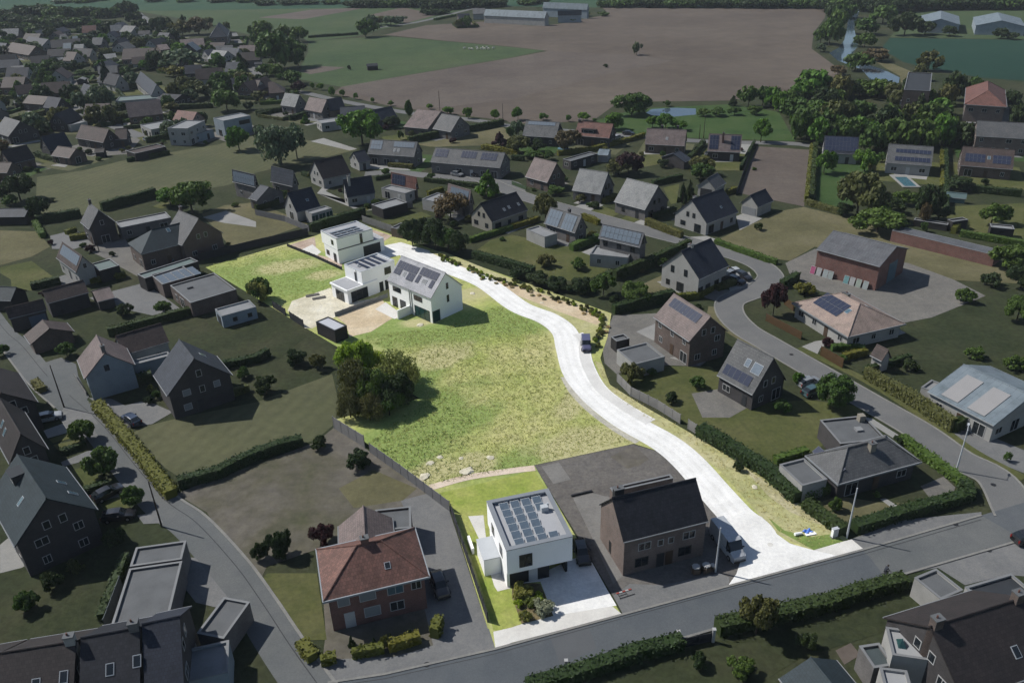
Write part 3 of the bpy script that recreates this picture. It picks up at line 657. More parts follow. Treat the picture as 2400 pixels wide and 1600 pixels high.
E_sand = ground('bare_sand', [(0.46, 0.37, 0.25), (0.54, 0.44, 0.31), (0.62, 0.53, 0.39)], 0.16, 2.6, 0.5, contrast=0.2)
E_sandpale = ground('trodden_sand', [(0.50, 0.46, 0.35), (0.62, 0.58, 0.47), (0.72, 0.69, 0.60)], 0.2, 2.6, 0.5, contrast=0.22)
E_rosepath = ground('rose_gravel', [(0.52, 0.42, 0.33), (0.60, 0.50, 0.41), (0.66, 0.56, 0.47)], 0.3, 3.5, 0.3, contrast=0.15)
E_rosyard = ground('brick_dust_yard', [(0.33, 0.25, 0.20), (0.42, 0.33, 0.27), (0.5, 0.41, 0.34)], 0.3, 3.5, 0.3, contrast=0.2)
W_water = gloss('pond_water', (0.05, 0.075, 0.10), 0.08, 0.6)
W_pool = gloss('pool_water', (0.05, 0.12, 0.15), 0.08, 0.5)

g = ob('ground', mesh('ground', [(-2500, -300, 0), (2500, -300, 0), (2500, 3000, 0), (-2500, 3000, 0)], [(0, 1, 2, 3)], E_base)); tag(g, kind='structure')
# far fields
sheet('field', [(-578.90,849.25), (-740.39,1097.98), (488.86,679.43), (422.47,582.46), (240.34,643.27), (80.35,694.34), (4.05,726.64), (-83.41,739.46), (-301.29,780.29)], 0.01, E_farmgreen)
sheet('field', [(-326.64,783.08), (-214.90,766.17), (-84.06,745.65), (-32.64,737.46), (-26.27,710.58), (-61.80,630.68), (-86.38,600.49), (-96.09,570.03), (-125.93,554.06), (-155.67,632.04), (-168.14,588.98), (-197.13,623.89), (-263.58,713.57)], 0.014, E_pasture)
sheet('field', [(-195.52,699.34), (-161.91,749.31), (-117.10,749.23), (-129.64,723.69), (-155.12,677.96)], 0.02, E_soil2)
sheet('field', [(-108.06,687.07), (-83.87,743.87), (-63.10,705.09), (-47.78,685.55), (-69.94,632.73), (-90.28,682.30)], 0.02, E_soil)
sheet('ploughed_field', [(-78.41,572.80), (-54.33,616.38), (-12.99,627.89), (20.32,594.99), (38.62,599.36), (80.04,648.43), (80.35,694.34), (240.47,640.27), (219.41,586.61), (189.87,522.14), (167.85,461.43), (161.07,407.47), (155.82,382.30), (120.60,352.78), (92.27,338.18), (61.45,340.67), (45.92,338.74), (33.10,309.59), (2.58,309.28), (0.49,314.92), (-44.65,344.65), (-78.14,379.19), (-76.17,396.82), (-47.47,419.71), (4.86,463.06), (25.52,482.63), (5.44,502.40), (-48.83,546.89)], 0.026, E_soil)
sheet('ploughed_field', [(-75.94,395.45), (-47.47,419.71), (4.84,461.97), (26.05,480.94), (69.41,461.52), (87.91,437.28), (51.42,406.07), (23.19,375.56), (3.24,353.79), (-26.33,342.00), (-45.00,347.87), (-73.32,385.94)], 0.032, E_soil2)
sheet('pasture', [(-125.19,553.90), (-77.54,565.84), (-48.64,544.41), (5.42,500.71), (23.77,484.58), (4.87,463.79), (-47.53,420.32), (-76.76,394.26), (-101.33,417.72), (-109.39,460.42), (-115.49,507.04)], 0.038, E_pasture)
sheet('bare_patch', [(-106.48,441.54), (-97.67,454.83), (-83.83,448.93), (-89.15,440.06), (-98.58,430.71)], 0.044, E_soil2)
sheet('crop_field', [(223.16,491.14), (304.69,462.42), (243.15,347.20), (212.65,367.23), (200.02,391.44), (196.48,413.47), (202.76,454.25)], 0.02, E_tealcrop)
sheet('field', [(288.52,606.82), (391.26,591.38), (311.05,463.10), (224.03,493.18)], 0.016, E_pasture)
sheet('river_meadow', [(33.02,308.71), (45.45,321.74), (59.57,329.54), (90.49,331.12), (105.41,315.16), (97.58,271.49), (89.14,274.00), (40.80,286.90)], 0.02, E_brightlawn)
sheet('pond', [(55.05,320.39), (58.23,326.74), (67.98,327.92), (75.65,325.22), (73.44,314.97), (64.19,312.56), (56.86,315.98)], 0.05, W_water)
sheet('river', [(209.90,522.40), (218.65,533.00), (195.69,467.48), (178.50,433.60), (167.56,422.18), (171.64,445.63), (182.94,462.21), (195.76,488.39)], 0.05, W_water)
sheet('river', [(167.56,422.18), (178.50,433.60), (177.17,410.72), (179.17,395.18), (177.84,374.48), (172.15,362.55), (163.48,371.65), (169.58,396.90)], 0.05, W_water)
sheet('river', [(209.90,522.40), (218.65,533.00), (257.23,622.53), (294.13,707.43), (284.70,710.49), (245.39,612.02)], 0.05, W_water)
sheet('river_bank', [(183.93,414.22), (189.49,408.44), (189.14,387.63), (181.00,367.41), (173.55,363.57), (179.47,378.22), (181.28,397.75)], 0.04, E_drylawn)
sheet('paddock', [(-129.42,212.91), (-150.97,257.00), (-139.01,263.05), (-128.47,276.00), (-103.49,291.79), (-93.59,306.49), (-71.39,294.00), (-51.60,278.15), (-58.74,272.01), (-79.77,254.09), (-84.59,241.91), (-90.38,238.16), (-104.48,236.41), (-115.08,222.47), (-119.73,216.45)], 0.03, E_paddock)
sheet('fallow_strip', [(83.35,266.84), (99.05,260.14), (78.61,205.61), (71.11,212.57), (64.47,218.73)], 0.03, E_soil2)
sheet('dry_field', [(50.79,183.93), (71.66,202.76), (78.47,205.18), (86.86,195.41), (93.87,185.33), (108.07,166.45), (109.97,152.37), (91.66,156.60), (88.35,165.23), (71.69,177.14), (63.29,169.17), (59.04,171.46)], 0.03, E_drylawn)
sheet('yard', [(71.23,175.80), (88.62,165.83), (93.89,156.43), (96.36,148.02), (81.14,139.17), (74.83,137.28), (68.42,150.11), (64.36,152.56), (60.99,161.93), (61.94,168.00)], 0.04, E_yard)
sheet('dry_field', [(-31.02,282.93), (-0.82,304.54), (2.33,292.59), (2.13,278.88), (-8.09,278.67), (-26.18,279.41)], 0.03, E_drylawn)
sheet('field', [(115.06,202.08), (135.45,202.75), (120.78,177.11), (111.82,177.18), (106.88,182.67), (110.83,194.00)], 0.03, E_lawn)
sheet('lawn', [(99.69,257.40), (91.87,237.61), (82.05,208.89), (87.35,200.40), (99.13,215.69), (109.71,235.65), (110.35,238.80)], 0.03, E_brightlawn)
sheet('lawn', [(125.32,223.06), (131.74,230.98), (146.31,222.93), (140.87,213.38), (129.00,217.57)], 0.035, E_lawn)
# gardens: the large ones that read as single lawns
sheet('garden', [(-59.62,109.74), (-53.99,112.28), (-43.32,115.98), (-32.08,124.67), (-29.27,115.16), (-28.83,108.64), (-30.81,104.53), (-39.07,99.87), (-44.34,95.64), (-48.11,95.06), (-52.60,98.68), (-61.07,107.67)], 0.03, E_paddock)
E_worn = ground('worn_garden', [(0.060, 0.066, 0.034), (0.098, 0.092, 0.070), (0.125, 0.115, 0.102), (0.135, 0.128, 0.118)], 0.055, 0.8, 0.3, contrast=0.25)
sheet('worn_garden', [(-48.34,92.09), (-44.26,95.38), (-38.70,98.50), (-30.69,103.94), (-28.55,108.01), (-22.96,101.80), (-10.53,89.04), (-9.17,86.26), (-3.38,64.45), (-20.25,59.29), (-21.72,60.88), (-22.17,65.82), (-25.54,79.99), (-31.65,76.93), (-32.04,73.25), (-42.66,87.86)], 0.03, E_worn)
sheet('driveway', [(-16.12,89.08), (-12.74,90.34), (-10.53,89.04), (-9.17,86.26), (-3.38,64.45), (-9.62,63.03), (-12.54,74.23), (-14.68,85.19)], 0.0355, E_pave)
sheet('lawn', [(-32.04,73.25), (-31.36,75.78), (-25.08,75.51), (-21.90,65.03), (-25.21,65.01)], 0.036, E_lawn)
sheet('lawn', [(-25.27,92.17), (-20.87,96.25), (-14.08,91.61), (-15.82,89.06), (-22.41,87.76)], 0.036, E_drylawn)
sheet('garden', [(-135.56,206.66), (-124.49,204.85), (-115.59,193.12), (-117.00,186.72), (-121.98,181.63)], 0.03, E_drylawn)
sheet('garden', [(-121.22,180.23), (-115.53,183.82), (-103.69,171.81), (-106.23,166.00), (-110.71,165.76), (-114.61,172.66), (-119.37,176.82)], 0.03, E_lawn)
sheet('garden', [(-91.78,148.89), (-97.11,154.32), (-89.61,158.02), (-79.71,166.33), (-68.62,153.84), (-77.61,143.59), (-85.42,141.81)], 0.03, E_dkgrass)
sheet('yard', [(-91.36,160.90), (-87.22,164.57), (-82.17,168.31), (-69.09,153.87), (-73.98,151.13), (-86.73,157.27)], 0.036, E_pave)
sheet('farm_yard', [(-109.74,194.12), (-99.79,199.43), (-86.44,178.75), (-82.51,176.47), (-85.43,172.24), (-99.29,185.25)], 0.036, E_yard)
sheet('farm_yard', [(-119.52,201.17), (-114.75,205.62), (-106.43,195.35), (-108.31,191.03), (-114.27,191.53)], 0.036, E_pave)
sheet('lawn', [(-101.06,223.02), (-99.50,227.24), (-94.70,224.33), (-97.77,220.81)], 0.036, E_lawn)
sheet('sandy_yard', [(-84.51,214.94), (-80.30,221.96), (-71.83,224.03), (-52.79,204.16), (-63.48,192.39), (-62.68,189.34), (-68.17,187.62), (-75.58,200.47)], 0.03, E_drylawn)
sheet('sandy_yard', [(-83.31,212.15), (-78.23,217.08), (-67.39,207.19), (-66.25,202.89), (-76.17,207.15)], 0.036, E_terr)
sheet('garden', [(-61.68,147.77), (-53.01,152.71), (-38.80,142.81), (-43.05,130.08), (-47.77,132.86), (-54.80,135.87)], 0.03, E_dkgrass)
sheet('garden', [(0.84,191.32), (15.27,181.25), (23.13,173.11), (25.99,168.39), (22.14,165.00), (16.79,159.52), (0.52,169.81), (-8.70,179.78), (-4.63,188.03)], 0.03, E_lawn)
sheet('terrace', [(17.08,178.31), (21.09,182.17), (29.08,169.40), (25.90,167.77)], 0.036, E_terr)
sheet('garden', [(23.39,154.55), (33.45,163.50), (35.78,153.62), (33.58,151.64), (24.89,150.69)], 0.03, E_drylawn)
sheet('terrace', [(31.67,160.10), (33.86,160.52), (36.67,155.75), (35.68,153.09)], 0.036, E_terr)
sheet('yard', [(20.30,144.44), (29.03,144.80), (28.29,140.52), (32.93,131.28), (30.41,132.82), (32.37,127.67), (36.16,127.02), (32.98,123.29), (27.56,124.01), (20.91,123.28), (18.01,121.57), (16.37,125.50), (16.71,133.73)], 0.03, E_yard)
sheet('garden', [(17.91,120.83), (26.73,123.68), (34.68,123.18), (38.41,114.23), (41.31,111.03), (48.13,111.29), (54.79,109.26), (55.97,106.97), (47.60,103.76), (48.00,100.24), (42.69,96.65), (36.33,94.08), (36.11,93.32), (28.04,103.07)], 0.03, E_lawn)
sheet('paved_garden', [(29.58,114.41), (36.35,116.09), (39.09,110.83), (34.05,106.96), (29.79,107.21)], 0.036, E_yard)
sheet('garden', [(60.48,120.04), (69.98,123.65), (78.52,121.55), (91.67,126.24), (86.58,112.72), (81.30,116.19), (78.15,121.58), (68.90,115.53), (66.03,113.61), (66.52,108.90)], 0.03, E_dkgrass)
sheet('garden', [(39.67,85.45), (43.94,87.07), (49.06,85.44), (56.24,85.09), (62.26,88.29), (60.98,85.77), (51.23,83.37), (42.94,80.55), (39.59,83.93)], 0.03, E_drylawn)
sheet('terrace', [(55.80,88.61), (59.93,90.59), (60.39,88.14), (59.19,86.32), (55.95,85.11)], 0.036, E_yard)
sheet('garden_path', [(49.20,86.12), (50.02,86.31), (51.59,83.53), (50.38,83.41)], 0.036, E_terr)
sheet('driveway', [(65.65,100.71), (69.39,102.55), (74.39,96.05), (73.00,89.68), (71.36,90.75), (68.46,93.97)], 0.036, E_pave)
sheet('garden', [(28.19,66.33), (34.42,68.21), (46.18,71.33), (47.44,67.66), (44.36,65.03), (38.01,62.96), (29.98,60.47), (21.76,55.86), (8.95,56.33), (18.08,62.55), (23.12,63.56)], 0.03, E_dkgrass)
sheet('terrace', [(34.05,61.33), (36.07,62.29), (36.50,60.66), (34.29,59.46)], 0.036, E_soil2)
sheet('forecourt', [(47.03,72.38), (63.69,77.34), (61.99,71.01), (58.30,71.62), (52.61,70.18), (50.81,73.13)], 0.03, E_pave)
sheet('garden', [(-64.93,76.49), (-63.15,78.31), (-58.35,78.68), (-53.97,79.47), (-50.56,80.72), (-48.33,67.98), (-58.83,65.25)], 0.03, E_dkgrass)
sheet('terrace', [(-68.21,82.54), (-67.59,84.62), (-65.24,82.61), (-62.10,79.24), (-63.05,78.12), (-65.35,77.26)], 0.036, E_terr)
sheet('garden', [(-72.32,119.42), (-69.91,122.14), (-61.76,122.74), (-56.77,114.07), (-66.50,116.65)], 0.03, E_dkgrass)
# street side front gardens on the left
for a in ([(-73.66,106.86), (-71.17,108.53), (-69.70,107.24), (-72.44,105.76)], [(-72.22,105.31), (-68.72,106.59), (-67.85,105.07), (-69.87,102.88)], [(-66.61,98.07), (-64.05,99.95), (-60.24,95.67), (-62.06,93.01)], [(-58.60,90.44), (-56.60,92.26), (-53.86,89.28), (-56.12,87.83)]): sheet('front_garden', a, 0.05, E_lawn)
sheet('driveway', [(-75.78,109.40), (-73.03,111.75), (-71.14,108.84), (-73.99,107.18)], 0.05, E_terr)
# ---------------------------------------------------------------- roads of the village
main_up = [(-24.43,57.29), (-20.70,59.19), (-14.79,60.05), (-2.89,62.95), (11.78,67.29), (24.84,71.15), (43.04,76.54), (60.89,82.26), (71.40,85.72)]
main_lo = [(73.26,80.56), (63.71,77.54), (46.78,72.39), (17.15,63.34), (-0.46,57.74), (-10.52,53.86)]
sheet('road', main_up + main_lo, 0.055, E_asph)
sheet('pavement', [(-21.51,61.01), (-20.07,62.26), (-14.11,62.32), (-8.37,64.19), (-3.64,65.86), (-2.89,62.98), (-14.79,60.08), (-20.25,59.29)], 0.07, E_pave)
sheet('pavement', [(11.02,70.20), (13.21,72.04), (17.20,71.65), (24.26,73.37), (25.39,72.59), (24.84,71.19), (11.78,67.32)], 0.07, E_pave)
sheet('pavement', [(42.30,78.52), (50.58,81.88), (61.23,82.89), (60.92,82.30), (43.05,76.58)], 0.07, E_pave)
kerb('kerb', main_up[1:8], 0.3, 0.05, 0.09, E_kerb, 0)
kerb('kerb', [(63.69,77.50), (46.76,72.35), (17.42,63.48)], 0.3, 0.05, 0.09, E_kerb, 0)
left_st = [(-115.52,161.02), (-102.52,145.76), (-95.24,138.53), (-84.38,126.38), (-75.52,117.86), (-67.08,109.54), (-57.25,98.12), (-49.65,89.77), (-43.96,85.03), (-36.41,76.76), (-31.21,70.09), (-26.85,64.16), (-22.70,58.83), (-20.57,56.10)]
ribbon('road', left_st, 4.6, 0.05, E_asph2)
kerb('kerb', left_st[5:], 0.35, 0.05, 0.07, E_kerb, 6, 2.45)
kerb('kerb', left_st[:5], 0.3, 0.05, 0.07, E_kerb, 6, -2.4)
ribbon('gutter_joint', left_st, 0.12, 0.057, plain('tar_joint', (0.035, 0.037, 0.04), 0.8, 0.1), off=0.9)
sheet('pavement', [(-75.65,116.16), (-70.53,114.53), (-67.64,110.82), (-71.32,108.85), (-75.47,113.50)], 0.06, E_pave)
sheet('forecourt', [(-87.00,132.07), (-84.69,133.99), (-80.57,131.25), (-78.11,126.76), (-72.90,119.45), (-72.86,117.71), (-79.92,122.37), (-83.57,126.71)], 0.062, E_asph2)
sheet('forecourt', [(-72.74,119.09), (-68.57,118.49), (-65.42,116.25), (-62.53,117.79), (-56.46,113.73), (-58.60,110.31), (-62.24,109.27), (-68.74,115.43)], 0.062, E_pave)
for a in ([(-66.02,103.25), (-63.81,103.99), (-62.21,102.20), (-67.92,99.47), (-68.79,100.60)], [(-58.13,94.05), (-55.44,95.18), (-53.83,93.10), (-58.86,90.69), (-59.65,91.44)], [(-71.32,108.85), (-67.80,109.58), (-66.12,107.35), (-69.24,106.62)], [(-52.15,87.64), (-49.67,88.20), (-47.92,85.87), (-50.54,85.78)], [(-42.83,79.17), (-41.21,78.90), (-34.95,71.79), (-34.52,69.89), (-38.69,71.25), (-40.80,73.62)]): sheet('driveway', a, 0.06, E_pave)
curve = [(-15.51,252.83), (3.17,223.45), (18.51,206.95), (34.75,190.61), (45.97,180.04), (54.82,169.86), (56.65,161.67), (53.62,156.13), (50.20,153.08), (44.91,149.22), (43.41,143.29), (44.42,136.64), (47.12,130.85), (51.10,122.91), (57.14,110.76), (61.73,101.50), (64.00,94.46), (66.83,89.50), (65.27,81.40)]
ribbon('road', curve, 5.2, 0.05, E_street)
kerb('kerb', curve, 0.3, 0.05, 0.07, E_kerb, 6, 2.75); kerb('kerb', curve, 0.3, 0.05, 0.07, E_kerb, 6, -2.75)
ribbon('grass_verge', [(52.09,128.84), (59.56,116.81), (64.57,104.01), (67.11,95.89), (70.68,89.55)], 1.7, 0.045, E_lawn)
ribbon('grass_verge', [(40.82,146.95), (39.79,141.61), (42.80,133.63), (46.28,127.99), (50.79,119.16)], 2.0, 0.045, E_drylawn)
ribbon('road', [(-123.35,407.24), (-93.03,384.01), (-72.34,362.93), (-41.93,336.07), (-12.14,317.55), (2.53,305.81), (42.70,286.66), (67.49,275.22), (94.94,268.95), (101.47,264.63)], 4.5, 0.05, E_street)
ribbon('road', [(-90.58,609.05), (-64.42,633.25), (-45.15,670.20), (-26.27,710.58), (-0.39,763.64)], 5, 0.05, E_street)
ribbon('road', [(-210.12,390.95), (-187.15,363.12), (-167.43,339.71), (-153.11,324.65), (-136.80,307.01)], 5, 0.05, E_street)
ribbon('road', [(-238.87,605.03), (-269.68,672.87), (-314.09,758.44), (-330.79,788.62)], 5, 0.05, E_street)
ribbon('road', [(-190.16,610.64), (-156.02,515.18), (-133.05,451.17), (-119.76,417.93)], 4.5, 0.05, E_street)
ribbon('road', [(-44.37,249.04), (-34.15,249.11), (-20.14,242.94), (-0.20,235.25), (3.17,223.45)], 5, 0.05, E_street)
# driveways along the curving street
for a in ([(18.31,211.45), (23.57,216.53), (26.03,211.62), (21.11,206.70)], [(31.25,196.47), (35.19,200.23), (34.71,193.75), (33.12,192.31)], [(40.04,185.61), (48.44,186.36), (50.62,183.22), (44.70,180.14)], [(46.77,161.27), (52.67,163.79), (52.15,156.81), (45.83,152.87)], [(59.08,199.67), (61.68,201.98), (65.21,197.43), (57.23,189.37)],
          [(52.09,128.84), (55.84,131.12), (61.73,132.36), (55.96,128.59), (53.95,125.07)], [(28.07,126.74), (32.29,127.27), (36.16,127.02), (32.88,123.68)], [(44.65,264.60), (57.50,262.40), (56.64,259.84), (43.79,261.34)], [(78.28,269.57), (83.63,271.77), (77.87,257.34), (75.14,258.98)], [(-38.57,213.29), (-34.09,215.60), (-42.50,215.49), (-55.68,230.41), (-55.16,237.75), (-51.89,239.59), (-53.47,232.26)],
          [(-46.15,261.29), (-38.18,262.96), (-29.91,251.03), (-47.03,255.36)], [(-70.25,292.30), (-66.35,296.52), (-51.44,279.56), (-53.78,277.70)], [(54.26,106.13), (56.02,105.41), (58.12,100.83), (56.95,100.04)], [(33.97,138.27), (28.29,140.52), (23.75,137.15), (26.45,133.42)]): sheet('driveway', a, 0.042, E_terr)
for a in ([(21.68,206.65), (25.92,210.72), (29.89,205.00), (26.24,201.06)], [(28.27,199.20), (32.04,203.93), (34.91,200.25), (30.98,196.49)], [(44.78,225.27), (50.17,228.88), (45.86,211.52), (44.24,210.76)], [(44.14,261.30), (56.98,259.79), (49.63,250.43), (42.16,246.40)], [(57.91,250.72), (73.54,248.94), (70.51,239.97), (55.35,241.64)], [(-45.18,295.44), (-32.22,301.08), (-31.46,296.90), (-36.51,288.12), (-43.38,290.51)], [(-33.81,204.10), (-23.46,210.95), (-20.23,207.11), (-31.76,201.41)], [(-43.12,213.72), (-38.01,217.85), (-36.53,215.84), (-40.88,210.81)], [(-50.98,212.66), (-37.28,210.48), (-41.49,209.11), (-49.70,203.04)]): sheet('lawn', a, 0.042, E_lawn)
# ---------------------------------------------------------------- the building plot
LOT = [(-70.98,176.20), (-48.98,194.97), (-41.37,205.76), (-19.98,184.56), (20.04,145.28), (18.09,135.35), (15.82,127.25), (16.41,117.59), (18.72,113.38), (25.90,103.45), (35.48,91.18), (39.05,83.96), (42.99,76.68), (25.19,71.41), (28.40,77.11), (27.81,84.49), (25.26,91.80), (22.27,97.98), (17.92,100.71), (2.68,96.17), (11.58,67.32), (-3.04,63.01), (-9.31,87.61), (-28.91,109.99), (-15.74,115.54), (-31.04,132.70)]
sheet('meadow', LOT, 0.06, E_meadow)
sheet('lawn', [(-11.21,90.26), (-0.61,93.67), (2.57,95.04), (5.88,85.54), (-0.73,85.86), (-4.14,86.02), (-3.18,72.02), (-0.98,68.51), (-1.03,65.29), (-3.15,65.68), (-4.49,71.73), (-8.43,86.23)], 0.073, E_plotlawn)
sheet('lawn', [(-3.18,72.02), (-1.22,71.59), (0.10,66.35), (-1.02,65.99), (-2.90,65.52), (-3.67,68.62)], 0.0745, E_plotlawn)
sheet('sand_patch', [(-46.26,155.93), (-39.33,162.09), (-34.05,154.49), (-26.31,156.62), (-35.40,147.89), (-39.24,142.84), (-40.76,142.95), (-46.09,151.18)], 0.077, E_sandpale)
sheet('bare_soil', [(-35.40,147.89), (-27.10,155.59), (-23.93,146.10), (-27.33,140.63), (-31.25,138.62), (-32.74,143.81)], 0.078, E_sand)
sheet('terrace', [(-27.93,150.65), (-26.20,153.92), (-23.22,149.54), (-22.44,146.48), (-23.46,145.82)], 0.083, E_newpave)
sheet('garden_border', [(-54.69,188.66), (-49.07,194.18), (-46.16,182.23), (-39.24,176.90), (-38.45,172.30)], 0.078, E_rosyard)
sheet('garden_border', [(-35.33,198.47), (-29.39,193.22), (-30.85,189.56), (-34.67,193.69)], 0.078, E_rosyard)
sheet('terrace', [(-50.63,185.42), (-48.55,188.86), (-45.37,183.56), (-46.02,181.52)], 0.083, E_newpave)
sheet('verge', [(-18.90,177.91), (-17.90,181.95), (-15.78,181.42), (0.43,163.70), (0.44,164.30), (19.71,144.97), (17.97,137.54), (15.50,133.81), (13.09,134.32), (11.98,140.72), (6.84,148.39), (0.30,155.19), (0.32,156.28), (-13.03,168.39), (-17.88,174.50)], 0.074, E_verge)
sheet('planting_bed', [(-17.47,175.78), (-14.41,175.53), (0.38,160.78), (0.39,161.36), (18.58,144.56), (16.61,140.39), (11.46,145.07), (0.32,156.28), (0.33,157.39), (-11.83,168.92)], 0.079, E_sand)
sheet('verge', [(14.72,126.40), (15.80,125.54), (16.44,118.00), (20.93,111.23), (26.50,103.74), (35.38,90.85), (35.31,90.61), (39.16,83.95), (41.68,78.35), (36.99,76.78), (35.01,78.25), (32.50,81.03), (31.98,84.29), (29.14,93.68), (24.39,101.52), (21.06,105.55), (17.90,112.40), (15.62,117.34)], 0.075, E_verge)
sheet('lush_grass', [(33.12,83.14), (33.63,80.56), (36.99,76.78), (41.33,78.17), (40.48,79.63), (37.52,79.15), (34.47,80.53)], 0.0765, E_meadowg)
sheet('soil_strip', [(32.49,94.54), (35.24,90.37), (35.17,90.13), (38.87,83.96), (40.86,80.65), (38.85,81.80), (36.30,84.09), (34.41,87.54)], 0.0778, ground('thin_verge', [(0.33, 0.315, 0.17), (0.41, 0.38, 0.24), (0.5, 0.455, 0.33)], 0.3, 2.0, 0.5, contrast=0.28))
road_c = [(-27.18,185.58), (-21.98,180.90), (-14.44,171.64), (-5.59,162.40), (1.56,149.80), (7.26,143.90), (10.09,138.08), (10.56,130.73), (11.22,121.99), (13.78,113.98), (17.68,106.96), (22.59,100.77), (25.17,95.70), (27.28,89.07), (29.07,83.73), (30.68,80.70), (30.76,77.45), (31.18,73.80)]
ribbon('new_road', road_c, 5.0, 0.085, E_newroad)
sheet('new_road', [(-32.93,181.12), (-30.49,186.58), (-26.68,188.46), (-18.95,182.04), (-19.41,177.95), (-17.84,173.85), (-20.65,171.51), (-26.03,179.86), (-28.48,178.70)], 0.087, E_newroad)
sheet('new_road', [(27.23,84.52), (30.11,85.50), (32.38,83.18), (32.53,81.14), (34.40,78.08), (36.97,76.74), (40.99,77.98), (42.93,76.61), (30.07,72.75), (24.77,71.15), (26.31,73.09), (27.99,76.40), (27.86,81.25)], 0.089, E_newroad)
lane = [(12.51,137.01), (13.47,133.95), (13.17,126.50), (14.52,117.41), (17.59,111.43), (21.36,106.29)]
ribbon('parking_lane', lane, 2.0, 0.095, E_newlane)
kerb('kerb', lane, 0.2, 0.09, 0.03, E_newroad, 6, 1.05)
kerb('kerb', lane, 0.2, 0.09, 0.04, E_newroad, 6, -1.05)
sheet('pavement', [(36.97,76.74), (41.02,78.08), (42.39,78.48), (43.20,76.62), (39.58,75.65)], 0.097, E_newpave)
ribbon('gravel_path', [(-12.23,91.64), (-6.91,93.74), (-0.59,94.95), (2.75,95.43)], 1.3, 0.09, E_rosepath)
sheet('pavement', [(-3.14,65.37), (-1.02,65.91), (0.10,66.35), (3.77,67.41), (10.47,68.87), (11.66,67.36), (-1.05,63.75), (-2.89,62.99)], 0.09, E_newpave)
sheet('driveway', [(-0.90,73.72), (3.12,74.47), (6.77,76.58), (8.73,77.07), (10.28,71.63), (11.21,68.67), (3.77,67.41), (2.51,72.85), (-0.13,72.61)], 0.094, E_newroad)
sheet('flower_bed', [(-0.92,73.00), (2.50,72.49), (3.77,67.41), (0.10,66.35), (-0.95,70.36)], 0.084, ground('bark_mulch', [(0.10, 0.085, 0.05), (0.17, 0.14, 0.08), (0.2, 0.19, 0.1)], 0.5, 3, 0.5))
sheet('terrace', [(-6.63,85.25), (-4.58,85.37), (-4.07,79.83), (-2.53,76.22), (-1.09,71.94), (-2.66,71.47), (-3.05,72.37), (-4.92,80.28)], 0.083, E_newpave)
# the plot next door, still a building yard
sheet('building_yard', [(11.81,67.49), (7.23,82.21), (2.69,96.08), (17.78,100.60), (21.93,98.02), (25.33,91.98), (27.14,85.37), (28.03,80.82), (28.29,77.56), (26.67,73.45), (26.62,73.26), (24.93,71.27)], 0.064, ground('site_yard', [(0.105, 0.098, 0.094), (0.128, 0.12, 0.115), (0.148, 0.14, 0.134)], 0.12, 2.2, 0.4, contrast=0.28))
sheet('weedy_patch', [(13.96,97.63), (17.88,100.17), (19.63,96.79), (17.96,95.29), (16.12,94.61)], 0.068, E_worn)
E_siteslab = ground('site_slab', [(0.15, 0.145, 0.138), (0.178, 0.172, 0.165), (0.20, 0.195, 0.186)], 0.3, 3, 0.15, contrast=0.15)
sheet('concrete_slab', [(3.72,95.77), (6.32,96.69), (7.75,92.49), (5.22,91.63)], 0.068, E_siteslab)
sheet('concrete_slab', [(7.73,88.38), (10.53,89.31), (13.25,88.11), (13.10,83.44), (12.81,76.89), (12.75,73.50), (11.26,72.12), (9.40,81.06)], 0.068, E_siteslab)
kerb('slab_edge', [(7.53,88.74), (10.49,89.67)], .25, .06, .25, M_plinth, 0)

# wheel tracks and worn edges on the fresh concrete
E_track = ground('swept_track', [(0.68, 0.675, 0.66), (0.76, 0.755, 0.74), (0.82, 0.815, 0.8)], 0.3, 2.5, 0.1, contrast=0.08)
E_dust = ground('dusty_edge', [(0.36, 0.35, 0.30), (0.45, 0.43, 0.37), (0.52, 0.5, 0.43)], 0.4, 2.0, 0.3, contrast=0.22)
for off in (-1.5, -0.1, 1.3): ribbon('wheel_track', road_c[:15], 0.75, 0.0905, E_track, off=off)
ribbon('dusty_edge', [(8.68,121.03), (9.94,115.58), (12.59,109.45), (15.79,104.34), (18.50,100.99)], 1.0, 0.0842, E_dust)
ribbon('dusty_edge', [(2.78,145.68), (6.48,141.10), (8.67,135.49), (8.82,131.69)], 0.8, 0.0843, E_dust)
sheet('asphalt_patch', [(43.02,76.51), (60.87,82.21), (63.69,77.50), (43.57,71.63), (43.70,72.89), (43.42,75.14)], 0.0565, E_asph2)
sheet('asphalt_patch', [(3.11,64.66), (7.63,65.88), (8.27,62.63), (4.07,60.61), (3.61,62.82)], 0.0566, plain('patch_asphalt', (0.085, 0.09, 0.096), .85, .12))
ribbon('gutter_joint', [(11.71,66.76), (24.71,70.63), (42.89,75.83), (60.45,81.42)], .12, 0.0575, MATS['tar_joint'], 0)
ribbon('gutter_joint', [(-20.15,58.74), (-14.72,59.49), (-2.89,62.33), (11.45,66.69)], .1, 0.0576, MATS['tar_joint'], 0)
for i, (p, lab) in enumerate((((-10.32,61.16), 'iron drain cover by the corner house kerb'), ((56.69,80.70), 'iron drain cover by the right-hand hedge'), ((58.39,75.81), 'iron drain cover at the forecourt kerb'), ((50.03,126.44), 'iron drain cover on the curving street top'), ((65.78,88.40), 'iron drain cover at the street mouth'), ((31.89,78.00), 'drain cover in the new concrete junction'))):
    tag(ob('drain_cover', shared(('drain', i < 5), lambda: MB().tube((0, 0, 0), (0, 0, .012), .36, None, 16).tube((0, 0, .012), (0, 0, .02), .26, None, 12).mesh('drain_cover', T_dark if i < 5 else E_newpave)), None, (p[0], p[1], .062 if i < 5 else .092)), lab, 'drain cover', 'drain covers')
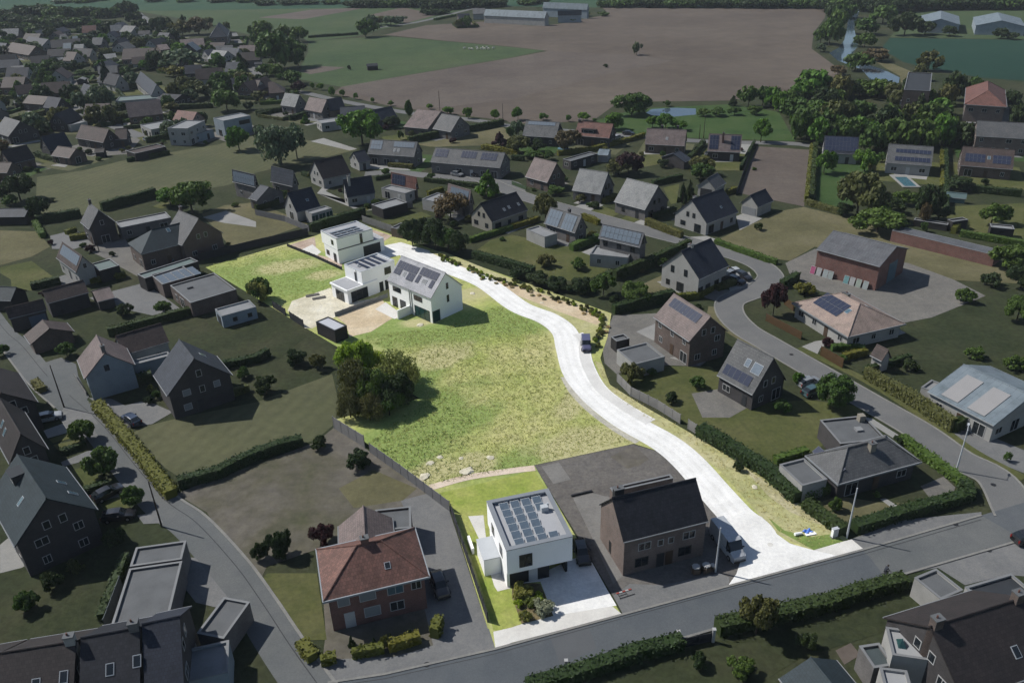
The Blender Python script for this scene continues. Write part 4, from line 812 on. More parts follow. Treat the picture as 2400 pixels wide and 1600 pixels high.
# the air: even thin haze round everything
hz = bpy.data.materials.new('haze_air'); hz.use_nodes = True; ht = hz.node_tree; ht.nodes.remove(ht.nodes['Principled BSDF']); pv = ht.nodes.new('ShaderNodeVolumePrincipled'); pv.inputs['Color'].default_value = (0.82, 0.90, 1.0, 1); pv.inputs['Density'].default_value = 0.00009; pv.inputs['Anisotropy'].default_value = 0.0
ht.links.new(pv.outputs[0], ht.nodes['Material Output'].inputs['Volume'])
tag(MB().box(-2600, 2600, -400, 3100, -1, 80).build('haze', hz), kind='stuff')
# ---------------------------------------------------------------- the new white houses of the plot
# far flat house
H = flat('white two-storey flat-roofed house at plot top', (-39.56,175.64), (-29.95,183.29), (-33.66,188.99), 3.3, M_white, F_new, name='house', win=False, frame=T_dark, par=0.2, coping=F_coping)
H1 = H
c, ang, L, W = frame_from((-39.52,175.20), (-32.60,181.88), (-37.63,187.64)); cl = Matrix.Rotation(-H.ang, 2) @ (c - H.c)
x0, x1 = -H.L, -H.L + 2*L; y0, y1 = -H.W + 0.05, -H.W + 2*W
up_ = MB().box(x0, x1, y0, y1, 3.36, 6.05).build('upper_storey', M_white, H.o)
MB().box(x0+0.2, x1-0.2, y0+0.2, y1-0.2, 6.05, 6.1).build('roof', F_new, up_)
pb = MB()
for a_, b_, c_, d_ in ((x0, x1, y0, y0+0.22), (x0, x1, y1-0.22, y1), (x0, x0+0.22, y0+0.22, y1-0.22), (x1-0.22, x1, y0+0.22, y1-0.22)): pb.box(a_, b_, c_, d_, 6.05, 6.32)
pb.build('parapet', F_coping, up_)
MB().box(x0+0.02, x1-0.02, y0-0.06, y0-0.003, 3.36, 3.55).build('dark_joint', T_dark, H.o)  # dark strip along the joint between the storeys
for i in range(4):
    for j in range(3): ob('solar_panel', panel_mesh(1.6, 1.0, S_pale), up_, (x0+1.6+i*1.75, y0+1.4+j*1.5, 6.22), (rad(-10), 0, 0))
d = ob('garage_door', door_mesh(4.6, 2.5, D_dark, 5), H.o, (H.L-3.4, -H.W, 0.1))
fm, gm = win_mesh(0.7, 2.3, T_dark, G_glass, 0); o = ob('window', fm, up_, (x0+(x1-x0)*0.66, y0, 3.6)); ob('pane', gm, o)
fm, gm = win_mesh(1.1, 1.2, T_dark, G_glass, 1); o = ob('window', fm, up_, (x0, y0+2.2, 4.2), (0, 0, rad(-90))); ob('pane', gm, o)
H.door(3, 1.6, 1.3, 2.2, D_dark); H.win(3, -1.8, 0.9, 1.4, 1.2, frame=T_dark)
H.win(2, 0, 0.1, 3.0, 2.2, frame=T_dark); H.win(1, 0, 0.9, 1.4, 1.2, frame=T_dark)
# middle flat house
H = flat('white flat-roofed middle house with low glazed annexe', (-30.97,156.21), (-24.74,162.22), (-29.38,166.35), 6.1, M_white, F_new, win=False, frame=T_dark, par=0.3, coping=F_coping)
H2 = H
for i in range(4):
    for j in range(3): ob('solar_panel', panel_mesh(1.0, 1.65, S_panel), H.o, (-H.L+2.6+i*1.5, -H.W+1.6+j*1.75, 5.95), (0, rad(10), 0))
ob('roof_vent', MB().tube((0, 0, 0), (0, 0, 0.5), 0.16).tube((0, 0, 0.5), (0, 0, 0.62), 0.26, 0.1).mesh('roof_vent', F_coping), H.o, (-H.L+1.6, 0.2, 5.86))
H.win(0, H.L-2.0, 3.5, 1.7, 1.6, frame=T_dark); H.win(0, H.L-1.9, 0.1, 2.2, 2.2, frame=T_dark, bars=1); H.win(0, H.L-4.0, 0.1, 1.0, 2.2, frame=T_dark, bars=0)
H.win(3, 0.8, 3.4, 0.6, 2.0, frame=T_dark, bars=0); H.win(2, 0, 3.6, 2.0, 1.3, frame=T_dark); H.win(2, 2, 0.1, 2.4, 2.2, frame=T_dark); H.win(1, 0, 3.6, 1.4, 1.3, frame=T_dark)
MB().tube((-H.L-0.06, -1.2, 0.1), (-H.L-0.06, -1.2, 6.0), 0.05).build('downpipe', T_gutter, H.o)
c, ang, L, W = frame_from((-33.60,153.54), (-31.17,156.11), (-36.36,161.09)); a = ang - H.ang; cl = Matrix.Rotation(-H.ang, 2) @ (c - H.c)
x1 = cl.x + L; xa, xb, ya, yb = cl.x-L, min(cl.x+L, -H.L-0.0)+4.0, cl.y-W, cl.y+W
xb = max(xb, xa+5.5); yb = min(max(yb, -H.W+1.5), H.W-0.3)
an = MB().box(xa, -H.L-0.004, ya, yb, 0, 3.0); an.box(-H.L-0.004, xb, ya, -H.W-0.004, 0, 3.0); an = an.build('annexe', M_white, H.o)
rb = MB().box(xa-0.25, -H.L-0.01, ya-0.25, yb+0.2, 3.0, 3.3, 0).box(-H.L-0.01, xb+0.1, ya-0.25, -H.W-0.01, 3.0, 3.3, 0).box(xa, -H.L-0.2, ya, yb, 3.3, 3.32, 1); rb.build('annexe_roof', [M_white, F_new], an)
fm, gm = win_mesh(4.2, 2.4, T_dark, G_glass, 2); o = ob('window', fm, an, (xa+2.9, ya, 0.1)); ob('pane', gm, o)
fm, gm = win_mesh(3.0, 2.2, T_dark, G_glass, 2); o = ob('window', fm, an, (xa, (ya+yb)/2, 0.1), (0, 0, rad(-90))); ob('pane', gm, o)
# semi-detached gable house
H = house('white semi-detached gabled house with grey slate roof', (-22.21,155.73), (-12.54,146.15), (-15.53,143.19), 9.6, 5.6, M_white, R_newgrey, win=False, over=0.12, frame=T_dark)
H3 = H; v = 0.9
H.solar(0, -H.L+0.3, 0.9, 6, 1, 1.0, 1.65, S_panel); H.solar(0, -H.L+0.3, 2.6, 2, 1, 1.0, 1.3, S_panel); H.solar(0, -H.L+4.4, 2.6, 2, 1, 1.0, 1.6, S_panel)
H.solar(0, 0.5, 0.5, 5, 1, 1.0, 1.7, S_panel); H.solar(0, 0.5, 2.3, 1, 1, 1.0, 1.7, S_panel); H.solar(0, 4.6, 2.3, 1, 1, 1.0, 1.7, S_panel)
H.skylight(0, -H.L+3.4, 3.3, 0.8, 1.2, F_pale); H.skylight(0, 2.9, 3.2, 1.4, 1.1, F_pale)
for u in (-H.L+2.6, 2.6): H.win(0, u, 3.7, 2.6, 1.1, frame=T_dark, bars=2)
H.win(0, -H.L+1.6, 0.1, 1.6, 2.2, frame=T_dark); H.win(0, -H.L+4.2, 0.1, 1.8, 2.2, frame=T_dark, bars=0)
H.win(0, 3.6, 0.1, 4.6, 2.4, frame=T_dark, glass=G_teal, bars=2); H.win(1, -H.W+1.1, 0.1, 1.9, 2.4, frame=T_dark, glass=G_teal, bars=0)
H.win(1, 0.3, 6.0, 0.6, 1.3, frame=T_dark, bars=0); H.win(1, 0.3, 3.2, 0.6, 1.5, frame=T_dark, bars=0)
MB().tube((0.0, -H.W-0.06, 0.1), (0.0, -H.W-0.06, 5.5), 0.06).build('downpipe', T_gutter, H.o); MB().tube((0.6, -H.W-0.06, 0.1), (0.6, -H.W-0.06, 5.5), 0.06).build('downpipe', T_gutter, H.o)
MB().box(-0.2, 0.05, -H.W-3.4, -H.W-0.02, 0, 2.0).build('garden_wall', M_white, H.o)
MB().box(-0.15, 0.15, -H.W, H.W, 5.6, 5.7).build('party_wall_cap', F_coping, H.o)
for k in (2,):
    for u in (-4, -1.5, 2, 4.5): H.win(k, u, 0.9 if u > 0 else 0.1, 1.2, 1.4, frame=T_dark); H.win(k, u, 3.7, 1.2, 1.2, frame=T_dark)
# cube house in the foreground
H = flat('white cube house with solar roof by the street', (-1.41,71.21), (6.40,73.29), (3.34,82.10), 6.6, M_white, F_new, win=False, z0=2.95, par=0.42, coping=plain('zinc_coping', (0.16, 0.17, 0.18), 0.5, 0.1), frame=T_dark)
S_cube = gloss('cube_solar_cell', (0.085, 0.115, 0.15), .5, .15); cube_panel = MB().box(-.57, .57, -.61, .61, 0, .035, 1).box(-.53, .53, -.55, .55, .03, .042, 0).mesh('solar_panel', [S_cube, F_coping])
H4 = H
MB().box(-H.L+0.5, H.L-2.6, -H.W+1.0, H.W-0.2, 0, 2.95).build('ground_storey', M_plinth, H.o)
MB().box(-H.L+0.15, -H.L+0.5, -H.W+0.9, H.W-0.2, 0, 2.95).build('side_wall', M_white, H.o)
MB().box(H.L-0.5, H.L-0.2, -H.W+1.2, H.W-0.3, 0, 2.95).build('carport_wall', M_plinth, H.o)
for i in range(3):
    for j in range(6): ob('solar_panel', cube_panel, H.o, (-H.L+1.9+i*1.42, -H.W+1.15+j*1.36, 6.38), (rad(12), 0, 0))
for j in (0, 4, 5): ob('solar_panel', cube_panel, H.o, (-H.L+1.9+3*1.42, -H.W+1.15+j*1.36, 6.38), (rad(12), 0, 0))
for i in range(4): ob('ballast_tray', MB().box(-0.45, 0.45, -0.12, 0.12, 0, 0.16).mesh('ballast_tray', F_coping), H.o, (-H.L+1.9+i*1.42, -H.W+0.42, 6.25))
ob('heat_pump', MB().box(-0.45, 0.45, -0.35, 0.35, 0, 0.7).tube((0.5, 0.2, 0), (0.5, 0.2, 0.9), 0.14).mesh('heat_pump', F_coping), H.o, (H.L-1.6, H.W-3.4, 6.25))
H.win(0, -H.L+2.3, 3.6, 1.6, 1.9, frame=T_dark, glass=G_glass)
d = ob('door', door_mesh(1.1, 2.3, plain('pale_door', (0.5, 0.5, 0.5), 0.5, 0.05)), H.o, (-0.6, -H.W+0.95, 0.12))
H.win(3, -1.8, 3.7, 1.2, 1.4, frame=T_dark); H.win(3, 2.0, 3.7, 1.2, 1.4, frame=T_dark); H.win(2, 0, 3.6, 3.0, 1.6, frame=T_dark); H.win(1, 0, 3.7, 1.2, 1.4, frame=T_dark)
wl = MB().box(-H.L-2.0, -H.L+0.1, -1.2, 2.6, 0, 2.6, 0).box(-H.L-2.05, -H.L+0.1, -1.25, 2.65, 2.6, 2.72, 1).build('side_porch', [M_white, F_coping], H.o)
wc = MB(); t_ = .55; zc = 6.655
for a_, b_, c_, d_ in ((-H.L-.05, H.L+.05, -H.W-.05, -H.W+t_), (-H.L-.05, H.L+.05, H.W-t_, H.W+.05), (-H.L-.05, -H.L+t_, -H.W+t_, H.W-t_), (H.L-t_, H.L+.05, -H.W+t_, H.W-t_)): wc.box(a_, b_, c_, d_, zc, zc+.05)
wc.build('wide_coping', plain('blue_grey_coping', (.20, .215, .235), .5, .1), H.o)
MB().box(-H.L-2.6, -H.L-2.3, 3.0, 5.5, 0, 1.0).build('garden_wall', M_white, H.o)
# ---------------------------------------------------------------- close neighbours
H = house('new brick semi under black roof beside white van', (11.38,76.70), (22.15,79.94), (12.71,73.28), 9.4, 5.6, M_newbrick, R_black, over=0.15, win=False, gut=True)
for u, w_ in ((-H.L+2.7, 1.7), (-0.6, 0.8), (0.8, 0.8), (H.L-2.2, 1.7)): H.win(0, u, 3.4, w_, 1.2 if w_ > 1 else 1.0, frame=T_white, bars=1 if w_ > 1 else 0)
H.win(0, -H.L+2.4, 0.9, 1.8, 1.4, frame=T_dark, glass=G_glass); H.win(0, H.L-2.6, 0.9, 1.8, 1.4, frame=T_dark)
H.door(0, -0.5, 1.0, 2.2, D_dark); H.door(0, 0.7, 1.0, 2.2, D_brown); H.win(3, -0.4, 0.4, 0.6, 1.8, frame=T_dark, bars=0)
for u in (-4, 0, 4): H.win(2, u, 0.2, 2.0, 2.1); H.win(2, u, 3.4, 1.2, 1.2)
H.chimney(-H.L+0.9, 0.6, M_plinth, 1.2, 0.7, 0.7)
flat('low grey-roofed back extension of the brick semi', (12.80,85.79), (21.34,88.29), (19.32,88.63), 3.0, M_newbrick, F_grey, name='extension', cat='building', win=False)
H = hip('red-tiled hipped brick house at street corner', (-21.65,65.60), (-10.27,68.91), (-12.64,77.26), 8.3, 5.3, M_red, R_tilered, win=False, fascia=plain('pale_fascia', (0.24, 0.26, 0.28), 0.6, 0.1), inset=1.05)
for u, w_, z, hh, gl in ((-H.L+1.6, 1.4, 3.4, 1.2, T_blind), (-H.L+4.3, 1.9, 3.4, 1.3, T_blind), (H.L-3.4, 1.9, 3.4, 1.3, G_blue), (H.L-1.0, 1.2, 3.4, 1.2, G_glass), (-H.L+4.6, 1.9, 0.9, 1.5, T_blind), (H.L-3.4, 1.7, 0.9, 1.4, G_glass)): H.win(0, u, z, w_, hh, glass=gl, bars=0 if gl == T_blind else 1)
dd = H.door(0, -H.L+2.0, 1.2, 2.3, D_white)
for u in (-2, 2): H.win(3, u, 0.9, 1.2, 1.3); H.win(1, u, 3.3, 1.1, 1.2); H.win(3, u, 3.3, 1.1, 1.2)
H.chimney(-0.4, 0.2, M_red, 0.9, 0.7, 0.7); H.skylight(0, 1.6, 3.0, 0.7, 0.8, G_glass)
house('pink-roofed wing behind the red-tiled corner house', (-18.36,75.04), (-19.38,80.61), (-22.18,77.06), 6.2, 3.6, M_brown, R_pink, name='house_wing', cat='building', win=False)
flat('grey flat annexe behind the red-tiled corner house', (-18.02,78.98), (-13.48,79.48), (-14.44,83.55), 3.4, M_brown, F_grey, name='annexe', cat='building', win=False)
# ---------------------------------------------------------------- left foreground
H = house('dark corner house with greenish slate roof and dormers', (-66.11,88.79), (-57.51,79.25), (-53.65,82.23), 10, 5.4, M_dark, R_teal, win=True)
H.skylight(2 if H.facing(2) else 0, 1.5, 3, .7, 1.3); H.skylight(2, 0, 4, .7, 1.3); H.skylight(2, 2.8, 4.6, .7, 1.3)
H.dormer(0, -3.0, 2.2, 2.6, M_dark, F_dark)
H = house('dark-roofed terrace house left of white hatchback', (-78.17,105.68), (-69.19,95.08), (-70.82,100.90), 9, 5.2, M_dark, R_dkbrown); H.skylight(0, -1, 2); H.skylight(0, 1, 2.4)
house('dark tiled house at left street top', (-86.90,117.12), (-78.80,107.47), (-78.04,113.09), 8.5, 5, M_dark, R_dkbrown)
for (a, b, lab, rf) in (((-57.38,54.86), (-50.99,56.16), 'brown-tiled terrace house at bottom left frame edge', R_dkbrown), ((-50.80,56.20), (-43.98,57.41), 'brown-tiled terrace house with white-capped chimney', R_dkbrown), ((-43.71,57.76), (-38.28,58.92), 'black-tiled terrace house with square chimney stack', R_black), ((-38.24,59.29), (-34.70,60.20), 'navy-roofed end house of the bottom terrace', R_navy)):
    H = house(lab, a, b, 5.2, 9.4, 5.6, M_dark, rf)
    if 'chimney' in lab: H.chimney(H.L-0.3, 0, M_pale if 'white' in lab else M_greybrick, 0.9, 0.7, 0.8); H.skylight(0, 0, 3.5, glass=G_glass); H.skylight(0, 2.5, 3.2, glass=G_glass)
flat('long grey flat extension behind the bottom terrace', (-46.74,73.66), (-40.79,74.69), (-38.58,65.39), 3.4, M_greybrick, F_grey, name='extension', cat='building', win=False)
flat('small flat grey garage at terrace garden end', (-46.97,74.28), (-41.09,75.28), (-42.66,78.40), 3.2, M_greybrick, F_grey, name='garage', cat='garage', win=False)
flat('grey flat outbuilding beside the left street', (-35.48,63.79), (-32.30,62.92), (-33.57,68.85), 3.0, M_greybrick, F_grey, name='outbuilding', cat='building', win=False)
flat('pale flat roof at the foot of navy house', (-34.50,57.22), (-30.47,58.27), (-31.43,62.53), 3.2, M_bluewhite, F_pale, name='outbuilding', cat='building', win=False)
H = house('white gabled house with pink-red roof by forecourt', (-68.32,119.94), (-72.67,126.76), (-71.59,117.63), 8.2, 4.6, M_bluewhite, R_pink, win=False, frame=T_dark)
H.win(3, -0.3, 4.8, 0.8, 1.1, bars=0); H.chimney(-H.L+0.6, 0, M_greybrick)
for k in (0, 2):
    for u in (-2, 2): H.win(k, u, 0.9, 1.1, 1.3)
H = house('white cottage with old brown roof behind pink-red roof', (-70.98,129.58), (-64.53,134.32), (-68.52,127.68), 6.4, 3.8, M_pale, R_brown); 
flat('long white wall annexe joining the two gables', (-66.74,124.89), (-61.41,127.93), (-62.43,129.42), 3.0, M_bluewhite, F_pale, name='annexe', cat='building', win=False)
H = house('dark brick gable house with slate-blue roof', (-51.02,114.08), (-55.83,120.99), (-55.25,110.89), 9.8, 4.8, M_dark, R_slate, win=False)
for u, z, w_, gl in ((-2.3, 3.6, 1.3, T_blind), (0.2, 3.4, 0.9, G_glass), (2.6, 3.5, 1.1, T_blind), (-2.6, 1.0, 1.3, T_blind), (0.2, 6.3, 0.9, G_glass)): H.win(3, u, z, w_, 1.2, glass=gl, bars=0)
H.door(3, -0.6, 1.0, 2.1, D_dark); H.skylight(0, 0.5, 3.2)
# farm group left of the plot
H = house('slate-roofed dark farmhouse with white-framed front', (-106.45,200.30), (-101.55,194.34), (-105.80,194.29), 8.8, 4.6, M_dark, R_grey); H.chimney(-H.L+0.4, 0, M_dark)
flat('long pale farm wing along the dark hedge', (-98.54,196.67), (-88.12,203.51), (-87.21,210.85), 3.2, M_greybrick, F_pale, name='farm_wing', cat='building')
H = house('brown brick farmhouse with pale gable roof', (-80.02,189.99), (-72.99,183.45), (-77.17,180.04), 9.5, 4.4, M_brown, R_grey); H.chimney(-H.L+0.5, 0.3, M_brown)
H = house('slate farm wing with hipped left end', (-87.72,178.95), (-78.02,186.81), (-84.49,175.35), 7.6, 4.2, M_brown, R_teal, hipped=(1.0, 0)); H.skylight(0, 2, 1.2)
H = house('white gabled cottage with blue solar roof', (-103.35,177.85), (-94.43,168.45), (-98.79,169.90), 6.8, 3.6, M_pale, R_brown); H.array(0, -H.L+1.0, H.L-0.6, 0.3, 2.6, S_pale)
flat('greenish flat shed in front of solar cottage', (-91.78,168.89), (-88.58,171.77), (-92.52,176.12), 3.0, M_timber, F_green, name='shed', cat='shed', win=False)
flat('black flat garage left of the greenish shed', (-98.10,169.97), (-93.96,172.28), (-95.61,174.34), 2.7, M_timber, F_green, name='garage', cat='garage', win=False)
H = flat('pale green canopy roof over parked car', (-79.44,163.23), (-70.79,172.27), (-73.55,174.59), 3.2, M_timber, F_green, name='canopy', cat='canopy', win=False)
H = flat('flat building with tilted solar rows by canopy', (-74.34,159.65), (-68.85,164.18), (-73.78,169.46), 3.2, M_brown, F_pale, name='workshop', cat='building', win=False)
for i in range(5):
    for j in range(4): ob('solar_panel', panel_mesh(1.5, 0.95, S_pale), H.o, (-H.L+1.2+i*1.7, -H.W+1.0+j*1.35, 3.05), (rad(12), 0, 0))
H = flat('large grey flat-roofed workshop left of plot', (-64.97,149.75), (-57.43,155.84), (-66.56,163.70), 3.2, M_brown, F_grey, name='workshop', cat='building', win=False)
H.win(3, 0.5, 0.2, 2.4, 2.2, frame=T_white); H.win(3, -3, 0.9, 1.2, 1.2); ob('roof_hatch', MB().box(-.6, .6, -.25, .25, 0, .25).mesh('roof_hatch', T_dark), H.o, (-2, 2, 2.96))
house('long red-brown barn with dark brick front', (-96.17,153.18), (-89.93,158.17), (-88.57,156.22), 5.4, 3.4, M_dark, R_brown, name='barn', cat='barn', win=False)
H = house('brown-roofed barn with blue slatted door', (-99.84,145.73), (-94.22,149.57), (-93.51,148.91), 5.2, 3.2, M_dark, R_brown, name='barn', cat='barn', win=False); H.door(0, H.L-1.8, 3.0, 2.4, plain('blue_door', (0.08, 0.11, 0.15), 0.6, 0.1), 6)
house('small peach lean-to right of red-brown barn', (-87.82,156.44), (-85.01,158.45), (-83.13,155.64), 3.6, 2.3, M_dark, R_pink, name='lean_to', cat='shed', win=False)
house('small brown hut above the left street', (-90.61,141.59), (-87.33,137.68), (-95.42,141.34), 4.4, 2.4, M_brown, R_brown, name='hut', cat='shed', win=False)
house('slate shed at left frame edge', (-110.84,158.70), (-104.05,157.62), (-106.67,155.39), 4.5, 2.6, M_timber, R_teal, name='shed', cat='shed', win=False)
house('blue-grey long garden shed at left edge', (-139.93,213.71), (-130.04,213.21), (-128.92,210.47), 3.8, 2.4, M_timber, R_slate, name='shed', cat='shed', win=False)
H = flat('long white shed with open dark bay', (-57.14,144.28), (-51.37,148.22), (-53.30,151.98), 2.6, M_bluewhite, F_pale, name='shed', cat='shed', win=False); H.door(3, 0, 2.2, 2.0, D_dark); H.win(0, -1, .8, .9, .9, frame=T_dark, bars=0); H.win(0, 2, .8, .9, .9, frame=T_dark, bars=0)
# ---------------------------------------------------------------- behind the plot
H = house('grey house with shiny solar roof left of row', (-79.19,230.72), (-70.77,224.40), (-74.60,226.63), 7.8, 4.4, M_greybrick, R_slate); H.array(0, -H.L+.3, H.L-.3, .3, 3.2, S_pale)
house('low slate wing right of shiny solar house', (-69.13,222.17), (-66.11,219.84), (-68.17,215.56), 5.6, 3.0, M_greybrick, R_slate, name='house_wing', cat='building')
house('blue-grey slate house behind white gable house', (-68.57,233.59), (-60.75,227.73), (-64.15,228.77), 7.6, 3.4, M_greybrick, R_slate)
H = house('white gable house with black roof and conservatory', (-58.02,208.01), (-52.59,212.66), (-55.50,205.41), 7.4, 2.9, M_pale, R_navy); H.skylight(0, .8, 3.2, .8, .7)
H = flat('glazed conservatory on the white gable house', (-51.40,203.65), (-46.89,207.84), (-48.68,210.44), 2.9, M_pale, F_pale, name='conservatory', cat='building', win=False)
for u in (-2.2, 0, 2.2): H.win(0, u, .15, 2.0, 2.2, glass=G_teal, bars=1)
H = house('dark house with white gable and black porch', (-45.19,218.99), (-37.84,222.33), (-43.08,217.48), 7.2, 2.8, M_pale, R_navy); H.chimney(-H.L+1.2, -.6, M_pale)
H = house('red-roofed bungalow with dark solar block', (-33.07,227.72), (-25.23,221.88), (-28.77,223.80), 6.4, 3.0, M_brown, R_red); H.array(0, -H.L+.4, H.L-4, .3, 3.0, S_panel)
flat('low white annexe below red-roofed bungalow', (-35.85,224.66), (-28.45,218.91), (-27.98,223.34), 2.8, M_pale, F_pale, name='annexe', cat='building')
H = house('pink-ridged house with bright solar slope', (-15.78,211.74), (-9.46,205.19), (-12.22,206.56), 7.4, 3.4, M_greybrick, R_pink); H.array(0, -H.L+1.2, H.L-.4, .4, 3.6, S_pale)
H = flat('flat white garage with solar sheets', (-23.24,212.99), (-19.03,209.79), (-17.69,216.71), 3.0, M_pale, F_pale, name='garage', cat='garage', win=False)
H = house('cream gable house with black roof and skylights', (-6.88,195.69), (2.35,204.05), (-4.60,191.96), 7.0, 3.1, M_cream, R_black, frame=T_dark); H.skylight(0, -.6, 3.6, .7, .9, F_pale); H.skylight(0, 1.2, 3.4, .7, .9, F_pale); H.skylight(0, H.L-1.5, 3.4, .7, .9, F_pale)
H = flat('black garden pavilion with pale flat roof', (-33.08,206.22), (-27.10,211.31), (-30.25,215.93), 2.7, M_timber, F_pale, name='pavilion', cat='pavilion', win=False)
flat('small brown-roofed shed behind plot fence', (-26.44,190.78), (-24.32,194.11), (-26.79,196.75), 2.4, M_brown, F_grey, name='shed', cat='shed', win=False)
H = house('dark brown roofed house with white gable windows', (-57.03,237.82), (-49.63,243.57), 4.6, 7.6, 3.0, M_pale, R_dkbrown)
H = house('small garage house with white gable front', (-48.37,254.75), (-44.94,257.22), (-46.63,252.62), 5.4, 2.8, M_pale, R_navy)
H = house('grey house with two pale solar groups', (-43.57,262.63), (-27.95,257.23), (-45.12,261.89), 7.4, 3.6, M_greybrick, R_grey); H.array(0, -H.L+.4, -H.L+4.4, .3, 3.4, S_pale); H.array(0, 0.3, H.L-.6, .3, 2.2, S_pale); H.skylight(0, 1, 3.3, glass=F_pale); H.skylight(0, 2.4, 3.3, glass=F_pale)
H = house('long pale brick row with solar groups', (-21.88,251.38), (-0.25,242.45), (-22.67,247.03), 7.0, 3.6, M_greybrick, R_grey); H.array(0, -H.L+.5, -H.L+4.8, .5, 3.4); H.array(0, -2.2, 2.8, .5, 3.0); H.array(0, 4.4, 9.6, .5, 3.2)
# right of the far road
H = house('pink-roofed house by green garden fence', (8.19,233.82), (14.36,227.38), (11.04,225.11), 7.7, 2.9, M_brown, R_pink)
H = house('pale-roofed house with dark porch notch', (20.29,221.43), (27.77,216.82), (24.25,213.60), 7.55, 2.7, M_greybrick, R_pale, frame=T_dark)
H = house('large pale-roofed house with smooth grey slope', (31.71,208.96), (38.77,201.54), (34.98,198.08), 8.2, 3.1, M_greybrick, R_pale, frame=T_dark)
H = house('white house with navy roof beside double garage', (44.94,190.37), (54.55,198.10), (47.98,186.08), 8.05, 3.2, M_pale, R_navy, frame=T_dark); H.chimney(-H.L+1.4, .3, M_pale, .8, .7, .3); H.skylight(0, 1.6, 4.4, .6, .7)
H = house('white open garage with grey roof', (54.72,215.97), (58.95,221.21), (56.48,213.66), 5.2, 2.8, M_pale, R_grey, name='garage', cat='garage', win=False); H.door(3, 0, 3.4, 2.3, D_dark)
H = house('white gabled garage with navy roof by fallow strip', (62.31,200.25), (67.58,204.92), (64.15,198.29), 5.4, 2.8, M_pale, R_navy, name='garage', cat='garage', win=False); H.door(3, 0, 4.0, 2.1, T_blind, 6)
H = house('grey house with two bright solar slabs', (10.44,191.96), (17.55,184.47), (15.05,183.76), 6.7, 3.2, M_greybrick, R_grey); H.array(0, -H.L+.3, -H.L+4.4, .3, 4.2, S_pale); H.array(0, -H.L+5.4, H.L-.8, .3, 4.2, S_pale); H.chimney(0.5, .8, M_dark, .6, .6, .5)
H = flat('white pergola annexe on the solar slab house', (8.55,181.74), (11.67,184.02), (7.89,190.07), 2.8, M_pale, F_pale, name='pergola', cat='pergola', win=False)
H = house('modern grey house with ribbed solar roof and balcony', (21.35,174.67), (29.82,168.04), (27.51,167.82), 8.2, 5.4, M_greybrick, R_corr, frame=T_dark); H.array(0, -H.L+.2, H.L-.3, .2, 2.8, S_pale)
flat('white terrace roof below the ribbed solar house', (26.26,166.82), (28.08,171.88), (21.09,177.97), 3.0, M_pale, F_pale, name='annexe', cat='building')
H = house('tall white gable house with navy roof', (35.14,154.29), (42.77,160.81), (38.11,150.14), 9.3, 4.6, M_pale, R_navy, win=False); H.chimney(-H.L+3.2, .2, M_pale, .8, 1.0, .4)
for u, z, w_, h_ in ((-2.0, 4.0, .9, 1.5), (1.4, 4.0, .9, 1.5), (0.2, 0.3, 1.8, 2.0), (-3.0, .9, 1.0, 1.2)): H.win(3, u, z, w_, h_, frame=T_dark)
for u in (-4, -1.5, 1.5, 4): H.win(0, u, .3, 1.6, 2.1, frame=T_dark)
H = house('pink-roofed house with long solar strip', (29.85,134.62), (34.36,124.78), (26.40,132.21), 9.0, 5.2, M_brown, R_pink); H.array(0, -H.L+.8, H.L-1.4, .5, 2.4, S_panel)
flat('grey carport left of pink-roofed solar-strip house', (20.76,119.85), (26.39,122.23), (23.12,127.23), 2.8, M_pale, F_grey, name='carport', cat='carport', win=False)
flat('dark small shed by the planting corner', (18.92,129.27), (21.43,130.29), (21.34,132.44), 2.3, M_timber, F_grey, name='shed', cat='shed', win=False)
H = house('grey-brown house with twin skylights and low solar', (36.98,117.01), (41.07,110.58), (36.88,109.80), 8.6, 3.2, M_dark, R_grey); H.array(0, -H.L+.4, H.L-1.2, 4.2, 6.0, S_panel); H.skylight(0, .2, 2.6, 1.0, 1.4, S_pale); H.skylight(0, 2.2, 2.8, 1.8, 1.8, S_pale)
H = hip('dark tiled hipped bungalow behind corner hedge', (40.77,92.24), (42.89,85.78), (55.91,89.92), 5.8, 3.1, M_dark, R_grey, inset=1.1); H.chimney(0.3, -0.8, M_sandwall, .9, .7, 0.4)
for k, v0, w_ in ((0, 0, 4), (1, 0, 2)):
    for i in range(w_): ob('solar_panel', panel_mesh(1.2, 1.9, S_panel), H.o, (-H.L+0.9+0.0*k, -1.3+i*1.25 if k == 0 else .3, 3.95+.0*i), (0, rad(-35), 0)) if k == 0 else None
H = flat('grey flat-roofed back wing of hipped bungalow', (46.47,94.67), (53.37,95.51), (51.90,101.56), 3.2, M_dark, F_grey, name='house_wing', cat='building', win=False); ob('rooflight', MB().box(-.5, .5, -.5, .5, 0, .3).mesh('rooflight', F_pale), H.o, (1, 0, 2.96)); MB().box(H.L-1.4, H.L-.5, H.W-1.3, H.W-.4, 2.9, 4.0).build('chimney', M_sandwall, H.o)
flat('white flat garage left of hipped bungalow', (38.23,86.05), (42.01,87.27), (40.97,92.25), 2.8, M_pale, F_grey, name='garage', cat='garage', win=False)
H = house('pale blue sheet-roofed bungalow at right edge', (71.94,111.43), (77.11,101.61), (71.44,95.75), 5.8, 3.2, M_pale, R_bluepale)
sl_ = math.hypot(H.Wd, H.hr-H.he)
for u in (-.42*H.L, .4*H.L):
    p, r = H.on_slope(0, u, sl_*.56, .05); ob('roof_sheet', MB().box(-.26*H.L, .26*H.L, -.36*sl_, .36*sl_, 0, .05).mesh('roof_sheet', plain('pale_roof_sheet', (0.24, 0.235, 0.235), .7, .06)), H.o, p, r)
flat('glazed veranda on the pale blue bungalow', (66.89,107.19), (69.56,109.32), (68.12,112.12), 2.9, M_pale, F_pale, name='veranda', cat='veranda')
